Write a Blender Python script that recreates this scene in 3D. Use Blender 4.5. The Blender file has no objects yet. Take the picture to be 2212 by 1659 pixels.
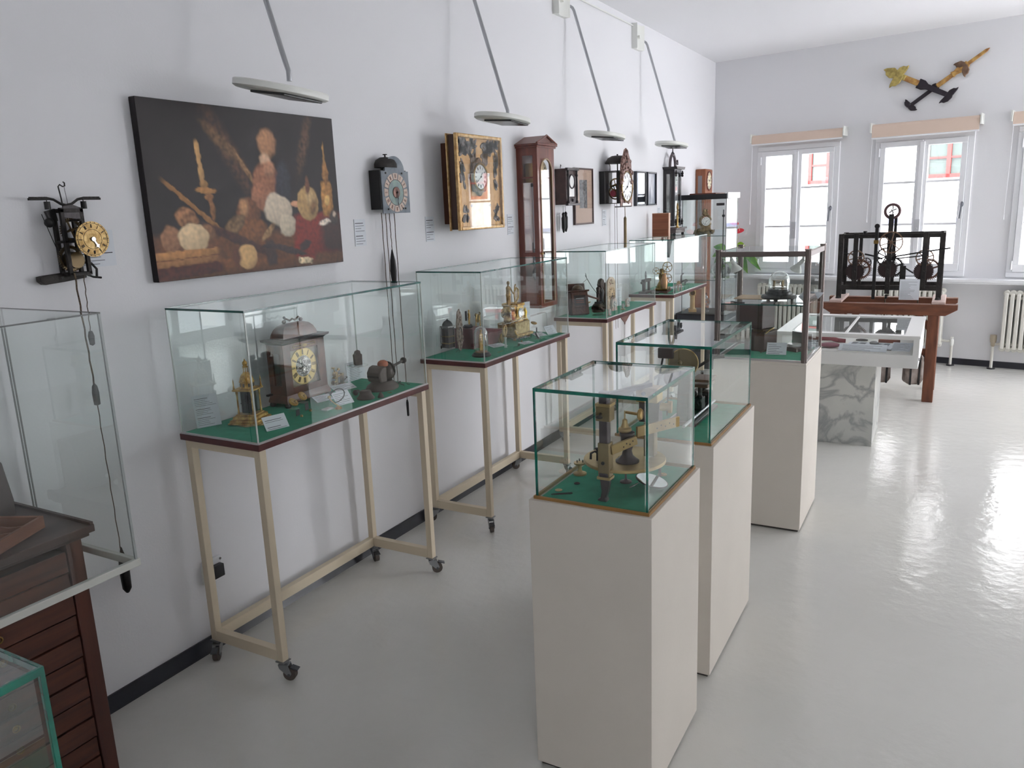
import bpy, bmesh, math, random
from mathutils import Vector, Matrix, noise
from math import pi, sin, cos, radians as R
random.seed(7)
SC = bpy.context.scene
COL = SC.collection

# ---------- colours and materials ----------
def lin(c):
    c = c / 255.0
    return c / 12.92 if c <= 0.04045 else ((c + 0.055) / 1.055) ** 2.4
def rgb(t):
    return (lin(t[0]), lin(t[1]), lin(t[2]), 1.0)
MATS = {}
def mat(name, c, rough=0.5, metal=0.0, c2=None, scale=8.0, stretch=(1, 1, 1), bump=0.0, bscale=60.0, detail=4.0, spec=0.5, lo=0.35, hi=0.65, kind='noise', coat=0.0, emit=0.0):
    if name in MATS: return MATS[name]
    m = bpy.data.materials.new(name); m.use_nodes = True
    nt = m.node_tree; N = nt.nodes; L = nt.links
    b = N['Principled BSDF']
    b.inputs['Base Color'].default_value = rgb(c)
    b.inputs['Roughness'].default_value = rough
    b.inputs['Metallic'].default_value = metal
    b.inputs['Specular IOR Level'].default_value = spec
    b.inputs['Coat Weight'].default_value = coat
    tc = N.new('ShaderNodeTexCoord'); mp = N.new('ShaderNodeMapping')
    mp.inputs['Scale'].default_value = stretch
    L.new(tc.outputs['Object'], mp.inputs['Vector'])
    if c2 is not None:
        if kind == 'wave':
            t = N.new('ShaderNodeTexWave'); t.inputs['Scale'].default_value = scale
            t.inputs['Distortion'].default_value = 9.0; t.inputs['Detail'].default_value = detail
            t.inputs['Detail Scale'].default_value = 1.4
        elif kind == 'voronoi':
            t = N.new('ShaderNodeTexVoronoi'); t.inputs['Scale'].default_value = scale
        else:
            t = N.new('ShaderNodeTexNoise'); t.inputs['Scale'].default_value = scale; t.inputs['Detail'].default_value = detail
        L.new(mp.outputs['Vector'], t.inputs['Vector'])
        cr = N.new('ShaderNodeValToRGB')
        cr.color_ramp.elements[0].position = lo; cr.color_ramp.elements[0].color = rgb(c)
        cr.color_ramp.elements[1].position = hi; cr.color_ramp.elements[1].color = rgb(c2)
        src = t.outputs['Distance'] if kind == 'voronoi' else (t.outputs['Color'] if kind == 'wave' else t.outputs['Fac'])
        L.new(src, cr.inputs['Fac']); L.new(cr.outputs['Color'], b.inputs['Base Color'])
    if bump > 0:
        t2 = N.new('ShaderNodeTexNoise'); t2.inputs['Scale'].default_value = bscale; t2.inputs['Detail'].default_value = 3
        L.new(mp.outputs['Vector'], t2.inputs['Vector'])
        bp = N.new('ShaderNodeBump'); bp.inputs['Strength'].default_value = bump; bp.inputs['Distance'].default_value = 0.01
        L.new(t2.outputs['Fac'], bp.inputs['Height']); L.new(bp.outputs['Normal'], b.inputs['Normal'])
    MATS[name] = m
    return m
def glass(name, tint=(0.93, 0.97, 0.955), ior=1.5, boost=1.0):
    if name in MATS: return MATS[name]
    m = bpy.data.materials.new(name); m.use_nodes = True
    nt = m.node_tree; N = nt.nodes; L = nt.links
    for n in list(N): N.remove(n)
    o = N.new('ShaderNodeOutputMaterial'); mx = N.new('ShaderNodeMixShader')
    tr = N.new('ShaderNodeBsdfTransparent'); tr.inputs['Color'].default_value = (*[math.sqrt(v) for v in tint], 1)
    gl = N.new('ShaderNodeBsdfGlossy'); gl.inputs['Roughness'].default_value = 0.0; gl.inputs['Color'].default_value = (0.96, 0.99, 0.98, 1)
    fr = N.new('ShaderNodeFresnel'); fr.inputs['IOR'].default_value = ior
    ge = N.new('ShaderNodeNewGeometry')
    # both faces of a thin pane reflect: R = 2r / (1 + r), taken once at the outer face
    a = N.new('ShaderNodeMath'); a.operation = 'ADD'; a.inputs[1].default_value = 1.0
    d = N.new('ShaderNodeMath'); d.operation = 'DIVIDE'
    k = N.new('ShaderNodeMath'); k.operation = 'MULTIPLY'; k.inputs[1].default_value = 1.7 * boost
    s = N.new('ShaderNodeMath'); s.operation = 'SUBTRACT'; s.inputs[0].default_value = 1.0
    f = N.new('ShaderNodeMath'); f.operation = 'MULTIPLY'; f.use_clamp = True
    L.new(fr.outputs[0], a.inputs[0]); L.new(fr.outputs[0], k.inputs[0])
    L.new(k.outputs[0], d.inputs[0]); L.new(a.outputs[0], d.inputs[1])
    L.new(ge.outputs['Backfacing'], s.inputs[1])
    L.new(d.outputs[0], f.inputs[0]); L.new(s.outputs[0], f.inputs[1])
    L.new(f.outputs[0], mx.inputs['Fac']); L.new(tr.outputs[0], mx.inputs[1]); L.new(gl.outputs[0], mx.inputs[2])
    L.new(mx.outputs[0], o.inputs['Surface'])
    MATS[name] = m
    return m

WHITE = mat('wall_paint', (232, 232, 235), 0.85, bump=0.05, bscale=120)
CEIL = mat('ceiling_paint', (244, 244, 246), 0.9)
BLACKB = mat('black_plastic', (28, 29, 33), 0.45)
CREAM = mat('cream_powder_coat', (214, 200, 176), 0.45)
MAROON = mat('maroon_edging', (74, 34, 34), 0.35, c2=(90, 44, 42), scale=20, stretch=(1, 1, 1))
FELT = mat('green_baize', (34, 140, 110), 0.9, c2=(44, 150, 120), scale=30, bump=0.1, bscale=400)
VGLASS = glass('showcase_glass', (0.955, 0.985, 0.975))
PGLASS = glass('pedestal_glass', (0.965, 0.988, 0.98))
CLEAR = glass('clear_acrylic', (0.95, 0.96, 0.96))
WINGLASS = glass('window_glass', (0.97, 0.985, 0.98))
TEAL = mat('green_glass_edge', (18, 120, 100), 0.12, c2=(8, 78, 70), scale=14, spec=0.8)
DTEAL = mat('dark_glass_edge', (22, 92, 84), 0.15, c2=(12, 70, 66), scale=14, spec=0.8)
GEDGE = mat('polished_glass_edge', (196, 202, 198), 0.15, spec=0.8)
PLINTH = mat('plinth_paint', (212, 205, 195), 0.6, c2=(217, 210, 200), scale=3, bump=0.03, bscale=90)
PLY = mat('plywood_edge', (150, 112, 62), 0.5)
BRASS = mat('brass', (196, 168, 112), 0.28, 1.0, c2=(150, 116, 62), scale=14, bump=0.05)
DBRASS = mat('aged_brass', (150, 122, 74), 0.38, 1.0, c2=(92, 74, 44), scale=20, bump=0.1)
GILT = mat('gilt_bronze', (208, 176, 108), 0.35, 1.0, c2=(150, 108, 46), scale=40, bump=0.5, bscale=140)
PGILT = mat('pale_gilt', (206, 180, 128), 0.5, 0.6, c2=(150, 120, 70), scale=45, bump=0.4, bscale=150)
STEEL = mat('steel', (150, 150, 152), 0.25, 1.0)
CHROME = mat('satin_aluminium', (186, 188, 192), 0.3, 1.0)
IRON = mat('forged_iron', (48, 44, 42), 0.6, 0.3, c2=(28, 26, 26), scale=20, bump=0.3, bscale=80)
DIRON = mat('dark_grey_iron', (84, 80, 82), 0.55, 0.4, c2=(62, 58, 60), scale=20, bump=0.2, bscale=80)
BLACKI = mat('black_iron', (20, 19, 20), 0.5, 0.2)
WALNUT = mat('walnut_burr', (64, 34, 24), 0.3, c2=(104, 56, 38), scale=16, detail=8, coat=0.4)
MAHOG = mat('mahogany', (96, 42, 30), 0.35, c2=(118, 58, 42), scale=12, stretch=(3, 3, .4), detail=6, coat=0.3)
DWOOD = mat('dark_stained_wood', (56, 40, 38), 0.5, c2=(80, 58, 54), scale=14, stretch=(1, .15, 1), detail=6)
CABW = mat('cabinet_wood', (92, 50, 34), 0.5, c2=(66, 36, 28), scale=10, stretch=(3, .35, 5), detail=7)
EBON = mat('ebonised_wood', (34, 30, 32), 0.35)
OAK = mat('red_brown_oak_beam', (122, 72, 48), 0.7, c2=(92, 52, 36), scale=9, stretch=(.6, 3, 3), detail=8, bump=0.25, bscale=30)
OAKV = mat('red_brown_oak_post', (122, 72, 48), 0.7, c2=(92, 52, 36), scale=9, stretch=(3, 3, .5), detail=8, bump=0.25, bscale=30)
CARVED = mat('carved_brown_wood', (58, 34, 28), 0.35, c2=(84, 50, 38), scale=30, bump=0.3, bscale=60)
PAPER = mat('label_paper', (224, 228, 234), 0.8)
INK = mat('printing_ink', (92, 96, 104), 0.8)
INKB = mat('bold_ink', (50, 52, 60), 0.8)
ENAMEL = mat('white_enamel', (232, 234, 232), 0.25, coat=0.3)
LAMPW = mat('lamp_enamel', (232, 233, 228), 0.35)
BLUED = mat('blued_hands', (24, 26, 34), 0.3, 0.5)
RUBBER = mat('castor_rubber', (92, 84, 78), 0.7)
ALU = mat('brown_anodised_aluminium', (122, 112, 108), 0.38, 0.7)
ALUL = mat('light_aluminium', (190, 188, 190), 0.3, 0.8)
RADW = mat('radiator_enamel', (216, 214, 206), 0.4)
BEIGE = mat('beige_blind_fabric', (224, 202, 186), 0.85, bump=0.1, bscale=300)
WINW = mat('window_frame_paint', (238, 239, 242), 0.35)
CORD = mat('twisted_cord', (110, 92, 74), 0.9, c2=(60, 50, 42), scale=200)
BRNWOOD = mat('orange_brown_wood', (150, 92, 58), 0.4, c2=(128, 72, 44), scale=10, stretch=(3, 3, .3), detail=6)
GREENL = mat('leaf_green', (58, 120, 56), 0.45, c2=(120, 170, 60), scale=14)
PINKRED = mat('anthurium_red', (214, 44, 60), 0.35)
GREYB = mat('black_lacquer', (40, 44, 52), 0.4)

# ---------- mesh builder ----------
class MB:
    def __init__(s):
        s.bm = bmesh.new(); s.mi = 0; s.M = Matrix.Identity(4)
    def _fin(s, vs, M=None):
        T = s.M @ M if M is not None else s.M
        fs = set()
        for v in vs:
            v.co = T @ v.co
            for f in v.link_faces: fs.add(f)
        for f in fs: f.material_index = s.mi
        return s
    def box(s, a, b, rot=None, taper=None):
        c = (Vector(a) + Vector(b)) / 2; d = Vector(b) - Vector(a)
        r = bmesh.ops.create_cube(s.bm, size=1.0)['verts']
        for v in r:
            v.co = Vector((v.co.x * d.x, v.co.y * d.y, v.co.z * d.z))
            if taper and v.co.z > 0: v.co.x *= taper; v.co.y *= taper
        M = Matrix.Translation(c)
        if rot: M = M @ rot
        return s._fin(r, M)
    def cbox(s, c, d, rot=None, taper=None):
        c = Vector(c); d = Vector(d) / 2
        return s.box(c - d, c + d, rot, taper)
    def cyl(s, p, q, r, r2=None, n=16, caps=True):
        p = Vector(p); q = Vector(q); d = q - p
        vs = bmesh.ops.create_cone(s.bm, cap_ends=caps, segments=n, radius1=r, radius2=r if r2 is None else r2, depth=d.length)['verts']
        M = Matrix.Translation((p + q) / 2) @ d.to_track_quat('Z', 'Y').to_matrix().to_4x4()
        return s._fin(vs, M)
    def sph(s, c, r, n=12, sc=(1, 1, 1), rot=None):
        vs = bmesh.ops.create_uvsphere(s.bm, u_segments=n, v_segments=max(6, n * 2 // 3), radius=r)['verts']
        M = Matrix.Translation(c)
        if rot: M = M @ rot
        return s._fin(vs, M @ Matrix.Diagonal((*sc, 1)))
    def lathe(s, prof, c=(0, 0, 0), n=24, ax='Z', sc=(1, 1, 1)):
        rings = []; vs = []
        for (r, z) in prof:
            if r < 1e-6:
                v = s.bm.verts.new((0, 0, z)); rings.append([v]); vs.append(v)
            else:
                ring = [s.bm.verts.new((r * cos(2 * pi * i / n), r * sin(2 * pi * i / n), z)) for i in range(n)]
                rings.append(ring); vs += ring
        for a, b in zip(rings, rings[1:]):
            for i in range(n):
                j = (i + 1) % n
                if len(a) == 1 and len(b) == 1: continue
                if len(a) == 1: s.bm.faces.new((a[0], b[i], b[j]))
                elif len(b) == 1: s.bm.faces.new((a[i], a[j], b[0]))
                else: s.bm.faces.new((a[i], a[j], b[j], b[i]))
        for ring, fl in ((rings[0], True), (rings[-1], False)):
            if len(ring) > 1: s.bm.faces.new(ring[::-1] if fl else ring)
        M = Matrix.Translation(c)
        if ax == 'X': M = M @ Matrix.Rotation(pi / 2, 4, 'Y')
        if ax == 'Y': M = M @ Matrix.Rotation(-pi / 2, 4, 'X')
        return s._fin(vs, M @ Matrix.Diagonal((*sc, 1)))
    def prism(s, pts, axis, a, b):
        # pts 2D polygon; axis 'X': pts=(y,z) extruded x a..b ; 'Y': (x,z) ; 'Z': (x,y)
        def co(p, t):
            return {'X': (t, p[0], p[1]), 'Y': (p[0], t, p[1]), 'Z': (p[0], p[1], t)}[axis]
        A = [s.bm.verts.new(co(p, a)) for p in pts]; B = [s.bm.verts.new(co(p, b)) for p in pts]
        fs = [s.bm.faces.new(A), s.bm.faces.new(B[::-1])]
        n = len(pts)
        for i in range(n):
            j = (i + 1) % n; fs.append(s.bm.faces.new((A[i], B[i], B[j], A[j])))
        bmesh.ops.recalc_face_normals(s.bm, faces=fs)
        return s._fin(A + B)
    def tube(s, pts, r, n=8, closed=False, r2=None):
        P = [Vector(p) for p in pts]; rings = []; vs = []; m = len(P); ref = None
        for i, p in enumerate(P):
            if closed: d = P[(i + 1) % m] - P[i - 1]
            else: d = P[min(i + 1, m - 1)] - P[max(i - 1, 0)]
            d.normalize()
            if ref is None:
                ref = Vector((0, 0, 1)) if abs(d.z) < .9 else Vector((1, 0, 0))
            u = d.cross(ref).normalized(); w = d.cross(u).normalized(); ref = -w if abs(w.length) > 0 else ref
            ref = w.cross(d).cross(d) if False else ref
            rr = r if r2 is None else r + (r2 - r) * i / (m - 1)
            ring = [s.bm.verts.new(p + (u * cos(2 * pi * k / n) + w * sin(2 * pi * k / n)) * rr) for k in range(n)]
            ref = -w
            rings.append(ring); vs += ring
        pr = list(zip(rings, rings[1:])) + ([(rings[-1], rings[0])] if closed else [])
        for a, b in pr:
            off = 0
            if closed and a is rings[-1]:
                off = min(range(n), key=lambda o: sum((a[i].co - b[(i + o) % n].co).length for i in range(n)))
            for i in range(n):
                j = (i + 1) % n; s.bm.faces.new((a[i], a[j], b[(j + off) % n], b[(i + off) % n]))
        if not closed:
            s.bm.faces.new(rings[0][::-1]); s.bm.faces.new(rings[-1])
        return s._fin(vs)
    def ring(s, c, Rr, r, ax='Z', n=28, m=8, sc=(1, 1)):
        pts = []
        for i in range(n):
            t = 2 * pi * i / n; a = Rr * cos(t) * sc[0]; b = Rr * sin(t) * sc[1]
            pts.append(Vector(c) + Vector({'Z': (a, b, 0), 'X': (0, a, b), 'Y': (a, 0, b)}[ax]))
        return s.tube(pts, r, m, True)
    def gear(s, c, ro, ri, th, teeth, ax='Y', spokes=0, rim=None, hub=None):
        # toothed wheel; rim given => open wheel with spokes
        pts = []
        for i in range(teeth * 4):
            t = 2 * pi * (i - .5) / (teeth * 4); q = i % 4; r = ro if q in (1, 2) else ri
            pts.append((r * cos(t), r * sin(t)))
        n = len(pts)
        def co(p, h): return Vector(c) + Vector({'Z': (p[0], p[1], h), 'X': (h, p[0], p[1]), 'Y': (p[0], h, p[1])}[ax])
        vs = []; fs = []
        A = [s.bm.verts.new(co(p, -th / 2)) for p in pts]; B = [s.bm.verts.new(co(p, th / 2)) for p in pts]; vs += A + B
        for i in range(n):
            j = (i + 1) % n; fs.append(s.bm.faces.new((A[i], B[i], B[j], A[j])))
        if rim is None:
            fs.append(s.bm.faces.new(A)); fs.append(s.bm.faces.new(B))
        else:
            ip = [(rim * cos(2 * pi * (i - .5) / n), rim * sin(2 * pi * (i - .5) / n)) for i in range(n)]
            A2 = [s.bm.verts.new(co(p, -th / 2)) for p in ip]; B2 = [s.bm.verts.new(co(p, th / 2)) for p in ip]; vs += A2 + B2
            for i in range(n):
                j = (i + 1) % n
                fs.append(s.bm.faces.new((A[i], A[j], A2[j], A2[i]))); fs.append(s.bm.faces.new((B[i], B[j], B2[j], B2[i])))
                fs.append(s.bm.faces.new((A2[i], B2[i], B2[j], A2[j])))
        bmesh.ops.recalc_face_normals(s.bm, faces=fs)
        s._fin(vs)
        if rim is not None:
            for k in range(spokes):
                t = 2 * pi * k / spokes + .3
                e = Vector(c) + Vector({'Z': (cos(t), sin(t), 0), 'X': (0, cos(t), sin(t)), 'Y': (cos(t), 0, sin(t))}[ax]) * (rim * 1.02)
                s.cyl(c, e, th * .55, n=6)
            h = Vector({'Z': (0, 0, 1), 'X': (1, 0, 0), 'Y': (0, 1, 0)}[ax]) * th
            s.cyl(Vector(c) - h, Vector(c) + h, hub or rim * .18, n=12)
        return s
    def build(s, name, m, parent=None, bevel=0.0, remesh=0.0, disp=0.0, dscale=30.0, smooth=35, sub=0):
        if disp > 0:
            pass
        me = bpy.data.meshes.new(name); s.bm.normal_update(); s.bm.to_mesh(me); s.bm.free()
        ms = m if isinstance(m, (list, tuple)) else [m]
        for q in ms: me.materials.append(q)
        me.polygons.foreach_set('use_smooth', [True] * len(me.polygons))
        if not remesh: me.set_sharp_from_angle(angle=R(smooth))
        o = bpy.data.objects.new(name, me); COL.objects.link(o)
        if parent is not None: o.parent = parent
        if bevel:
            b = o.modifiers.new('bevel', 'BEVEL'); b.width = bevel; b.segments = 2; b.limit_method = 'ANGLE'; b.angle_limit = R(40); b.harden_normals = False
        if remesh:
            r = o.modifiers.new('remesh', 'REMESH'); r.mode = 'VOXEL'; r.voxel_size = remesh; r.use_smooth_shade = True
        if disp:
            key = 'clouds%g' % dscale
            tx = bpy.data.textures.get(key)
            if tx is None:
                tx = bpy.data.textures.new(key, 'CLOUDS'); tx.noise_scale = 1.0 / dscale
            d = o.modifiers.new('relief', 'DISPLACE'); d.texture = tx; d.strength = disp; d.texture_coords = 'GLOBAL'; d.mid_level = .5
        if sub:
            o.modifiers.new('sub', 'SUBSURF').levels = sub; o.modifiers['sub'].render_levels = sub
        return o

def tag(o, label, cat, group=None, kind=None):
    o['label'] = label; o['category'] = cat
    if group: o['group'] = group
    if kind: o['kind'] = kind
    return o
def thing(name, label, cat, loc=(0, 0, 0), rz=0.0, group=None):
    o = bpy.data.objects.new(name, None); COL.objects.link(o); o.empty_display_size = .05
    o.location = loc; o.rotation_euler = (0, 0, rz)
    return tag(o, label, cat, group)
def single(name, mb, m, label, cat, loc=(0, 0, 0), rot=(0, 0, 0), group=None, **kw):
    o = mb.build(name, m, None, **kw); o.location = loc; o.rotation_euler = rot
    return tag(o, label, cat, group)
def struct(name, mb, m, parent=None, **kw):
    o = mb.build(name, m, parent, **kw)
    if parent is None: o['kind'] = 'structure'
    return o
def copy_tree(o, parent=None):
    c = o.copy(); COL.objects.link(c); c.parent = parent
    for ch in list(o.children): copy_tree(ch, c)
    return c
def rotm(ax, deg): return Matrix.Rotation(R(deg), 4, ax)
# ---------- the room ----------
WA = math.atan(-0.1801)          # the window wall stands a little askew
CA, SA = cos(WA), sin(WA)
H = 3.24
XR, YB = 7.0, -2.6
WY = lambda x: 9.478 - 0.1801 * x
def wframe(name, label=None, cat=None, u=0, off=0, z=0, group=None):
    # an empty standing on the window wall: local x runs along it, local -y points into the room
    o = bpy.data.objects.new(name, None); COL.objects.link(o)
    o.location = (u * CA + off * SA, 9.478 + u * SA - off * CA, z); o.rotation_euler = (0, 0, WA)
    if label: tag(o, label, cat, group)
    return o

floorm = mat('epoxy_floor', (214, 213, 208), 0.2, c2=(219, 218, 213), scale=1.2, spec=0.5)
nt = floorm.node_tree; N = nt.nodes; L = nt.links; B = N['Principled BSDF']
t1 = N.new('ShaderNodeTexNoise'); t1.inputs['Scale'].default_value = 14; t1.inputs['Detail'].default_value = 5
t2 = N.new('ShaderNodeTexNoise'); t2.inputs['Scale'].default_value = 1.1
tc = N.new('ShaderNodeTexCoord'); L.new(tc.outputs['Object'], t1.inputs['Vector']); L.new(tc.outputs['Object'], t2.inputs['Vector'])
bp = N.new('ShaderNodeBump'); bp.inputs['Strength'].default_value = 0.14; bp.inputs['Distance'].default_value = 0.02
L.new(t1.outputs['Fac'], bp.inputs['Height']); L.new(bp.outputs['Normal'], B.inputs['Normal'])
cr = N.new('ShaderNodeMapRange'); cr.inputs['From Min'].default_value = .15; cr.inputs['From Max'].default_value = .85; cr.inputs['To Min'].default_value = .08; cr.inputs['To Max'].default_value = .2
L.new(t2.outputs['Fac'], cr.inputs['Value']); L.new(cr.outputs['Result'], B.inputs['Roughness'])

T = .3
poly = [(-T, YB - T), (XR + T, YB - T), (XR + T, WY(XR + T) + T), (-T, WY(-T) + T)]
m = MB(); m.prism(poly, 'Z', -.2, 0); struct('floor', m, floorm)
m = MB(); m.prism(poly, 'Z', H, H + .2); struct('ceiling', m, CEIL)
m = MB(); m.prism([(-T, YB - T), (0, YB - T), (0, WY(0)), (-T, WY(-T))], 'Z', 0, H); struct('wall_left', m, WHITE)
m = MB(); FILL_BW = [(4.4, 5.4)]; xs = [0]  # back window added behind the camera as front fill light
for a, b in FILL_BW: xs += [a, b]
xs.append(XR)
for i in range(0, len(xs), 2): m.box((xs[i], YB - T, 0), (xs[i + 1], YB, H))
for a, b in FILL_BW: m.box((a, YB - T, 0), (b, YB, .93)); m.box((a, YB - T, 2.6), (b, YB, H))
struct('wall_back', m, WHITE)
# right wall with a tall window added out of view to light the far end
m = MB(); x0, x1 = XR, XR + T
ys = [YB - T]
FILL_RW = [(6.3, 8.15)]
for a, b in FILL_RW: ys += [a, b]
ys.append(WY(XR))
for i in range(0, len(ys), 2): m.box((x0, ys[i], 0), (x1, ys[i + 1], H))
for a, b in FILL_RW: m.box((x0, a, 0), (x1, b, .12)); m.box((x0, a, 2.8), (x1, b, H))
struct('wall_right', m, WHITE)
WINU = [(.565, 1.394), (1.805, 2.637), (3.05, 3.88), (4.29, 5.12), (5.53, 6.36)]
WZ0, WZ1 = .915, 2.25
fw = wframe('wall_frame_tmp')
MW = Matrix.Translation((0, 9.478, 0)) @ Matrix.Rotation(WA, 4, 'Z')
m = MB(); m.M = MW
us = [-.05]
for a, b in WINU: us += [a, b]
us.append(XR / CA + .3)
for i in range(0, len(us), 2): m.box((us[i], 0, 0), (us[i + 1], T, H))
for a, b in WINU: m.box((a, 0, 0), (b, T, WZ0)); m.box((a, 0, WZ1), (b, T, H))
struct('wall_far', m, WHITE)
bpy.data.objects.remove(fw)
# skirtings
SK = mat('black_skirting', (32, 34, 42), 0.35, c2=(44, 46, 54), scale=6)
m = MB(); m.prism([(0, 0), (.022, 0), (.018, .012), (.012, .045), (.008, .06), (0, .06)], 'Y', YB, WY(0) - .02); struct('baseboard_left', m, SK)
m = MB(); m.M = MW; m.prism([(0, 0), (-.022, 0), (-.012, .045), (-.008, .06), (0, .06)], 'X', .02, XR / CA); struct('baseboard_far', m, SK)
# sill shelf under all the windows
m = MB(); m.M = MW; m.box((0.02, -.16, .84), (XR / CA - .03, 0, .87)); m.box((0.02, -.15, .825), (XR / CA - .03, -.135, .84)); struct('trim_1', m, WINW, bevel=.003)

def window(k, a, b):
    r = wframe('window_%d' % k); r['kind'] = 'structure'
    mid = (a + b) / 2
    m = MB()   # outer casing and the little reveal border
    m.box((a - .03, -.02, WZ0 - .03), (b + .03, .06, WZ0 + .02)); m.box((a - .03, -.02, WZ1 - .03), (b + .03, .06, WZ1 + .02))
    m.box((a - .03, -.02, WZ0 + .02), (a + .02, .06, WZ1 - .03)); m.box((b - .02, -.02, WZ0 + .02), (b + .03, .06, WZ1 - .03))
    m.build('window_frame', WINW, r, bevel=.004)
    for (c, d, side) in ((a + .022, mid - .004, 0), (mid + .004, b - .022, 1)):
        s = MB(); w = .05
        s.box((c, -.035, WZ0 + .022), (d, .03, WZ0 + .095)); s.box((c, -.035, WZ1 - .085), (d, .03, WZ1 - .032))
        s.box((c, -.035, WZ0 + .095), (c + w, .03, WZ1 - .085)); s.box((d - w, -.035, WZ0 + .095), (d, .03, WZ1 - .085))
        for zz in (1.40, 1.815): s.box((c + w, -.02, zz - .011), (d - w, .02, zz + .011))
        sash = s.build('sash', WINW, r, bevel=.003)
        g = MB(); g.box((c + w - .005, -.004, WZ0 + .09), (d - w + .005, .004, WZ1 - .08)); g.build('pane', WINGLASS, sash)
    g = MB(); g.box((mid - .02, -.055, WZ0 + .05), (mid + .02, -.03, WZ1 - .05)); g.build('meeting_stile', WINW, r, bevel=.003)
    g = MB(); g.box((mid - .028, -.075, 1.27), (mid + .028, -.055, 1.45)); g.cyl((mid, -.08, 1.36), (mid, -.07, 1.36), .01); g.build('lock_box', mat('lock_grey', (190, 192, 196), .4), r, bevel=.003)
    h = MB(); hx = b - .03; h.sph((hx, -.05, 1.585), .02, sc=(.8, .6, 1.3)); h.cyl((hx, -.05, 1.585), (hx, -.085, 1.585), .012)
    h.tube([(hx, -.085, 1.60), (hx, -.092, 1.56), (hx - .008, -.09, 1.45)], .0085); h.build('window_handle', mat('handle_grey', (118, 120, 128), .35, .6), r)
    for zz in (1.0, 2.12):
        q = MB(); q.cyl((a + .015, -.045, zz - .04), (a + .015, -.045, zz + .04), .008); q.build('hinge', WINW, r)
    return r
for k, (a, b) in enumerate(WINU): window(k + 1, a, b)
def fill_rwindow(k, a, b):  # frame and pane of the added right-wall light opening
    r = bpy.data.objects.new('window_%d' % k, None); COL.objects.link(r); r['kind'] = 'structure'
    m = MB(); mid = (a + b) / 2
    for c, d in ((a, mid), (mid, b)):
        m.box((XR + .02, c, .12), (XR + .08, c + .06, 2.8)); m.box((XR + .02, d - .06, .12), (XR + .08, d, 2.8))
        for zz in (.12, 1.0, 1.9, 2.74): m.box((XR + .025, c + .06, zz), (XR + .075, d - .06, zz + (.06 if zz in (.12, 2.74) else .025)))
    f = m.build('window_frame', WINW, r)
    g = MB(); g.box((XR + .045, a + .02, .14), (XR + .053, b - .02, 2.78)); g.build('pane', WINGLASS, f)
for k, (a, b) in enumerate(FILL_RW): fill_rwindow(6 + k, a, b)
for k, (a, b) in enumerate(FILL_BW):
    r = bpy.data.objects.new('window_%d' % (8 + k), None); COL.objects.link(r); r['kind'] = 'structure'  # glazes the added fill opening in the back wall
    m = MB()
    for c, d in ((a, (a + b) / 2), ((a + b) / 2, b)):
        m.box((c, YB - .08, .93), (c + .06, YB - .02, 2.6)); m.box((d - .06, YB - .08, .93), (d, YB - .02, 2.6))
        for zz in (.93, 1.45, 1.98, 2.54): m.box((c + .06, YB - .075, zz), (d - .06, YB - .025, zz + (.06 if zz in (.93, 2.54) else .025)))
    f = m.build('window_frame', WINW, r)
    g = MB(); g.box((a + .02, YB - .053, .95), (b - .02, YB - .045, 2.58)); g.build('pane', WINGLASS, f)

# roller blinds above the windows
def blind(a, b, zt, drop, label, cordx):
    r = wframe('roller_blind', label, 'blind', 0, 0, 0, 'roller blinds rolled up over the windows')
    m = MB(); m.cyl((a, -.085, zt - .035), (b, -.085, zt - .035), .032, n=24); m.box((a, -.118, zt - drop), (b, -.112, zt - .035)); m.build('fabric', BEIGE, r)
    m = MB(); m.cyl((a, -.115, zt - drop), (b, -.115, zt - drop), .008); m.build('bottom_bar', WINW, r)
    for x in (a - .012, b + .012):
        m = MB(); m.box((x - .008, -.13, zt - .085), (x + .008, 0, zt + .012)); m.cyl((x - .012, -.085, zt - .035), (x + .012, -.085, zt - .035), .026); m.build('bracket', LAMPW, r, bevel=.003)
    m = MB(); m.tube([(cordx, -.11, zt - .05), (cordx - .004, -.105, zt - .5), (cordx - .012, -.1, 1.47)], .0022, 6); m.cyl((cordx - .012, -.1, 1.43), (cordx - .012, -.1, 1.475), .004); m.build('pull_cord', WINW, r)
blind(.50, 1.47, 2.40, .105, 'beige fabric roller blind above the window nearest the room corner', .505)
blind(1.76, 2.71, 2.40, .14, 'beige fabric roller blind with long pull cord above the middle window', 1.765)
blind(2.98, 3.95, 2.40, .12, 'beige roller blind above the window cut by the right picture edge', 2.985)

# ---------- the street outside ----------
m = MB(); m.box((-12, 9.9, -.9), (22, 40, -.8)); single('street', m, mat('asphalt', (150, 150, 156), .8), 'pale sunlit street outside the windows', 'street')['kind'] = 'structure'
r = thing('town_house', 'white plastered house with red framed windows seen through the panes', 'building', (0, 15.6, -.8), WA)
FACH = 9.0
REDW = [(-1.55, -.75), (.10, .80), (2.02, 2.74), (4.3, 5.1), (6.5, 7.3)]
RZ = (2.74, 3.4)
m = MB()
m.box((-9, 0, 0), (14, .3, RZ[0])); m.box((-9, 0, RZ[1]), (14, .3, FACH))
xs = [-9]
for a, b in REDW: xs += [a, b]
xs.append(14)
for i in range(0, len(xs), 2): m.box((xs[i], 0, RZ[0]), (xs[i + 1], .3, RZ[1]))
m.box((-9, .3, 0), (14, 4, FACH))
m.build('wall', mat('white_render', (224, 222, 220), .9, bump=.1), r)
m = MB(); m.box((-9, -.06, 2.02), (14, 0, 2.1)); m.build('cornice', mat('blue_grey_band', (92, 94, 118), .8), r)
REDP = mat('red_window_paint', (122, 34, 30), .5)
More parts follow.
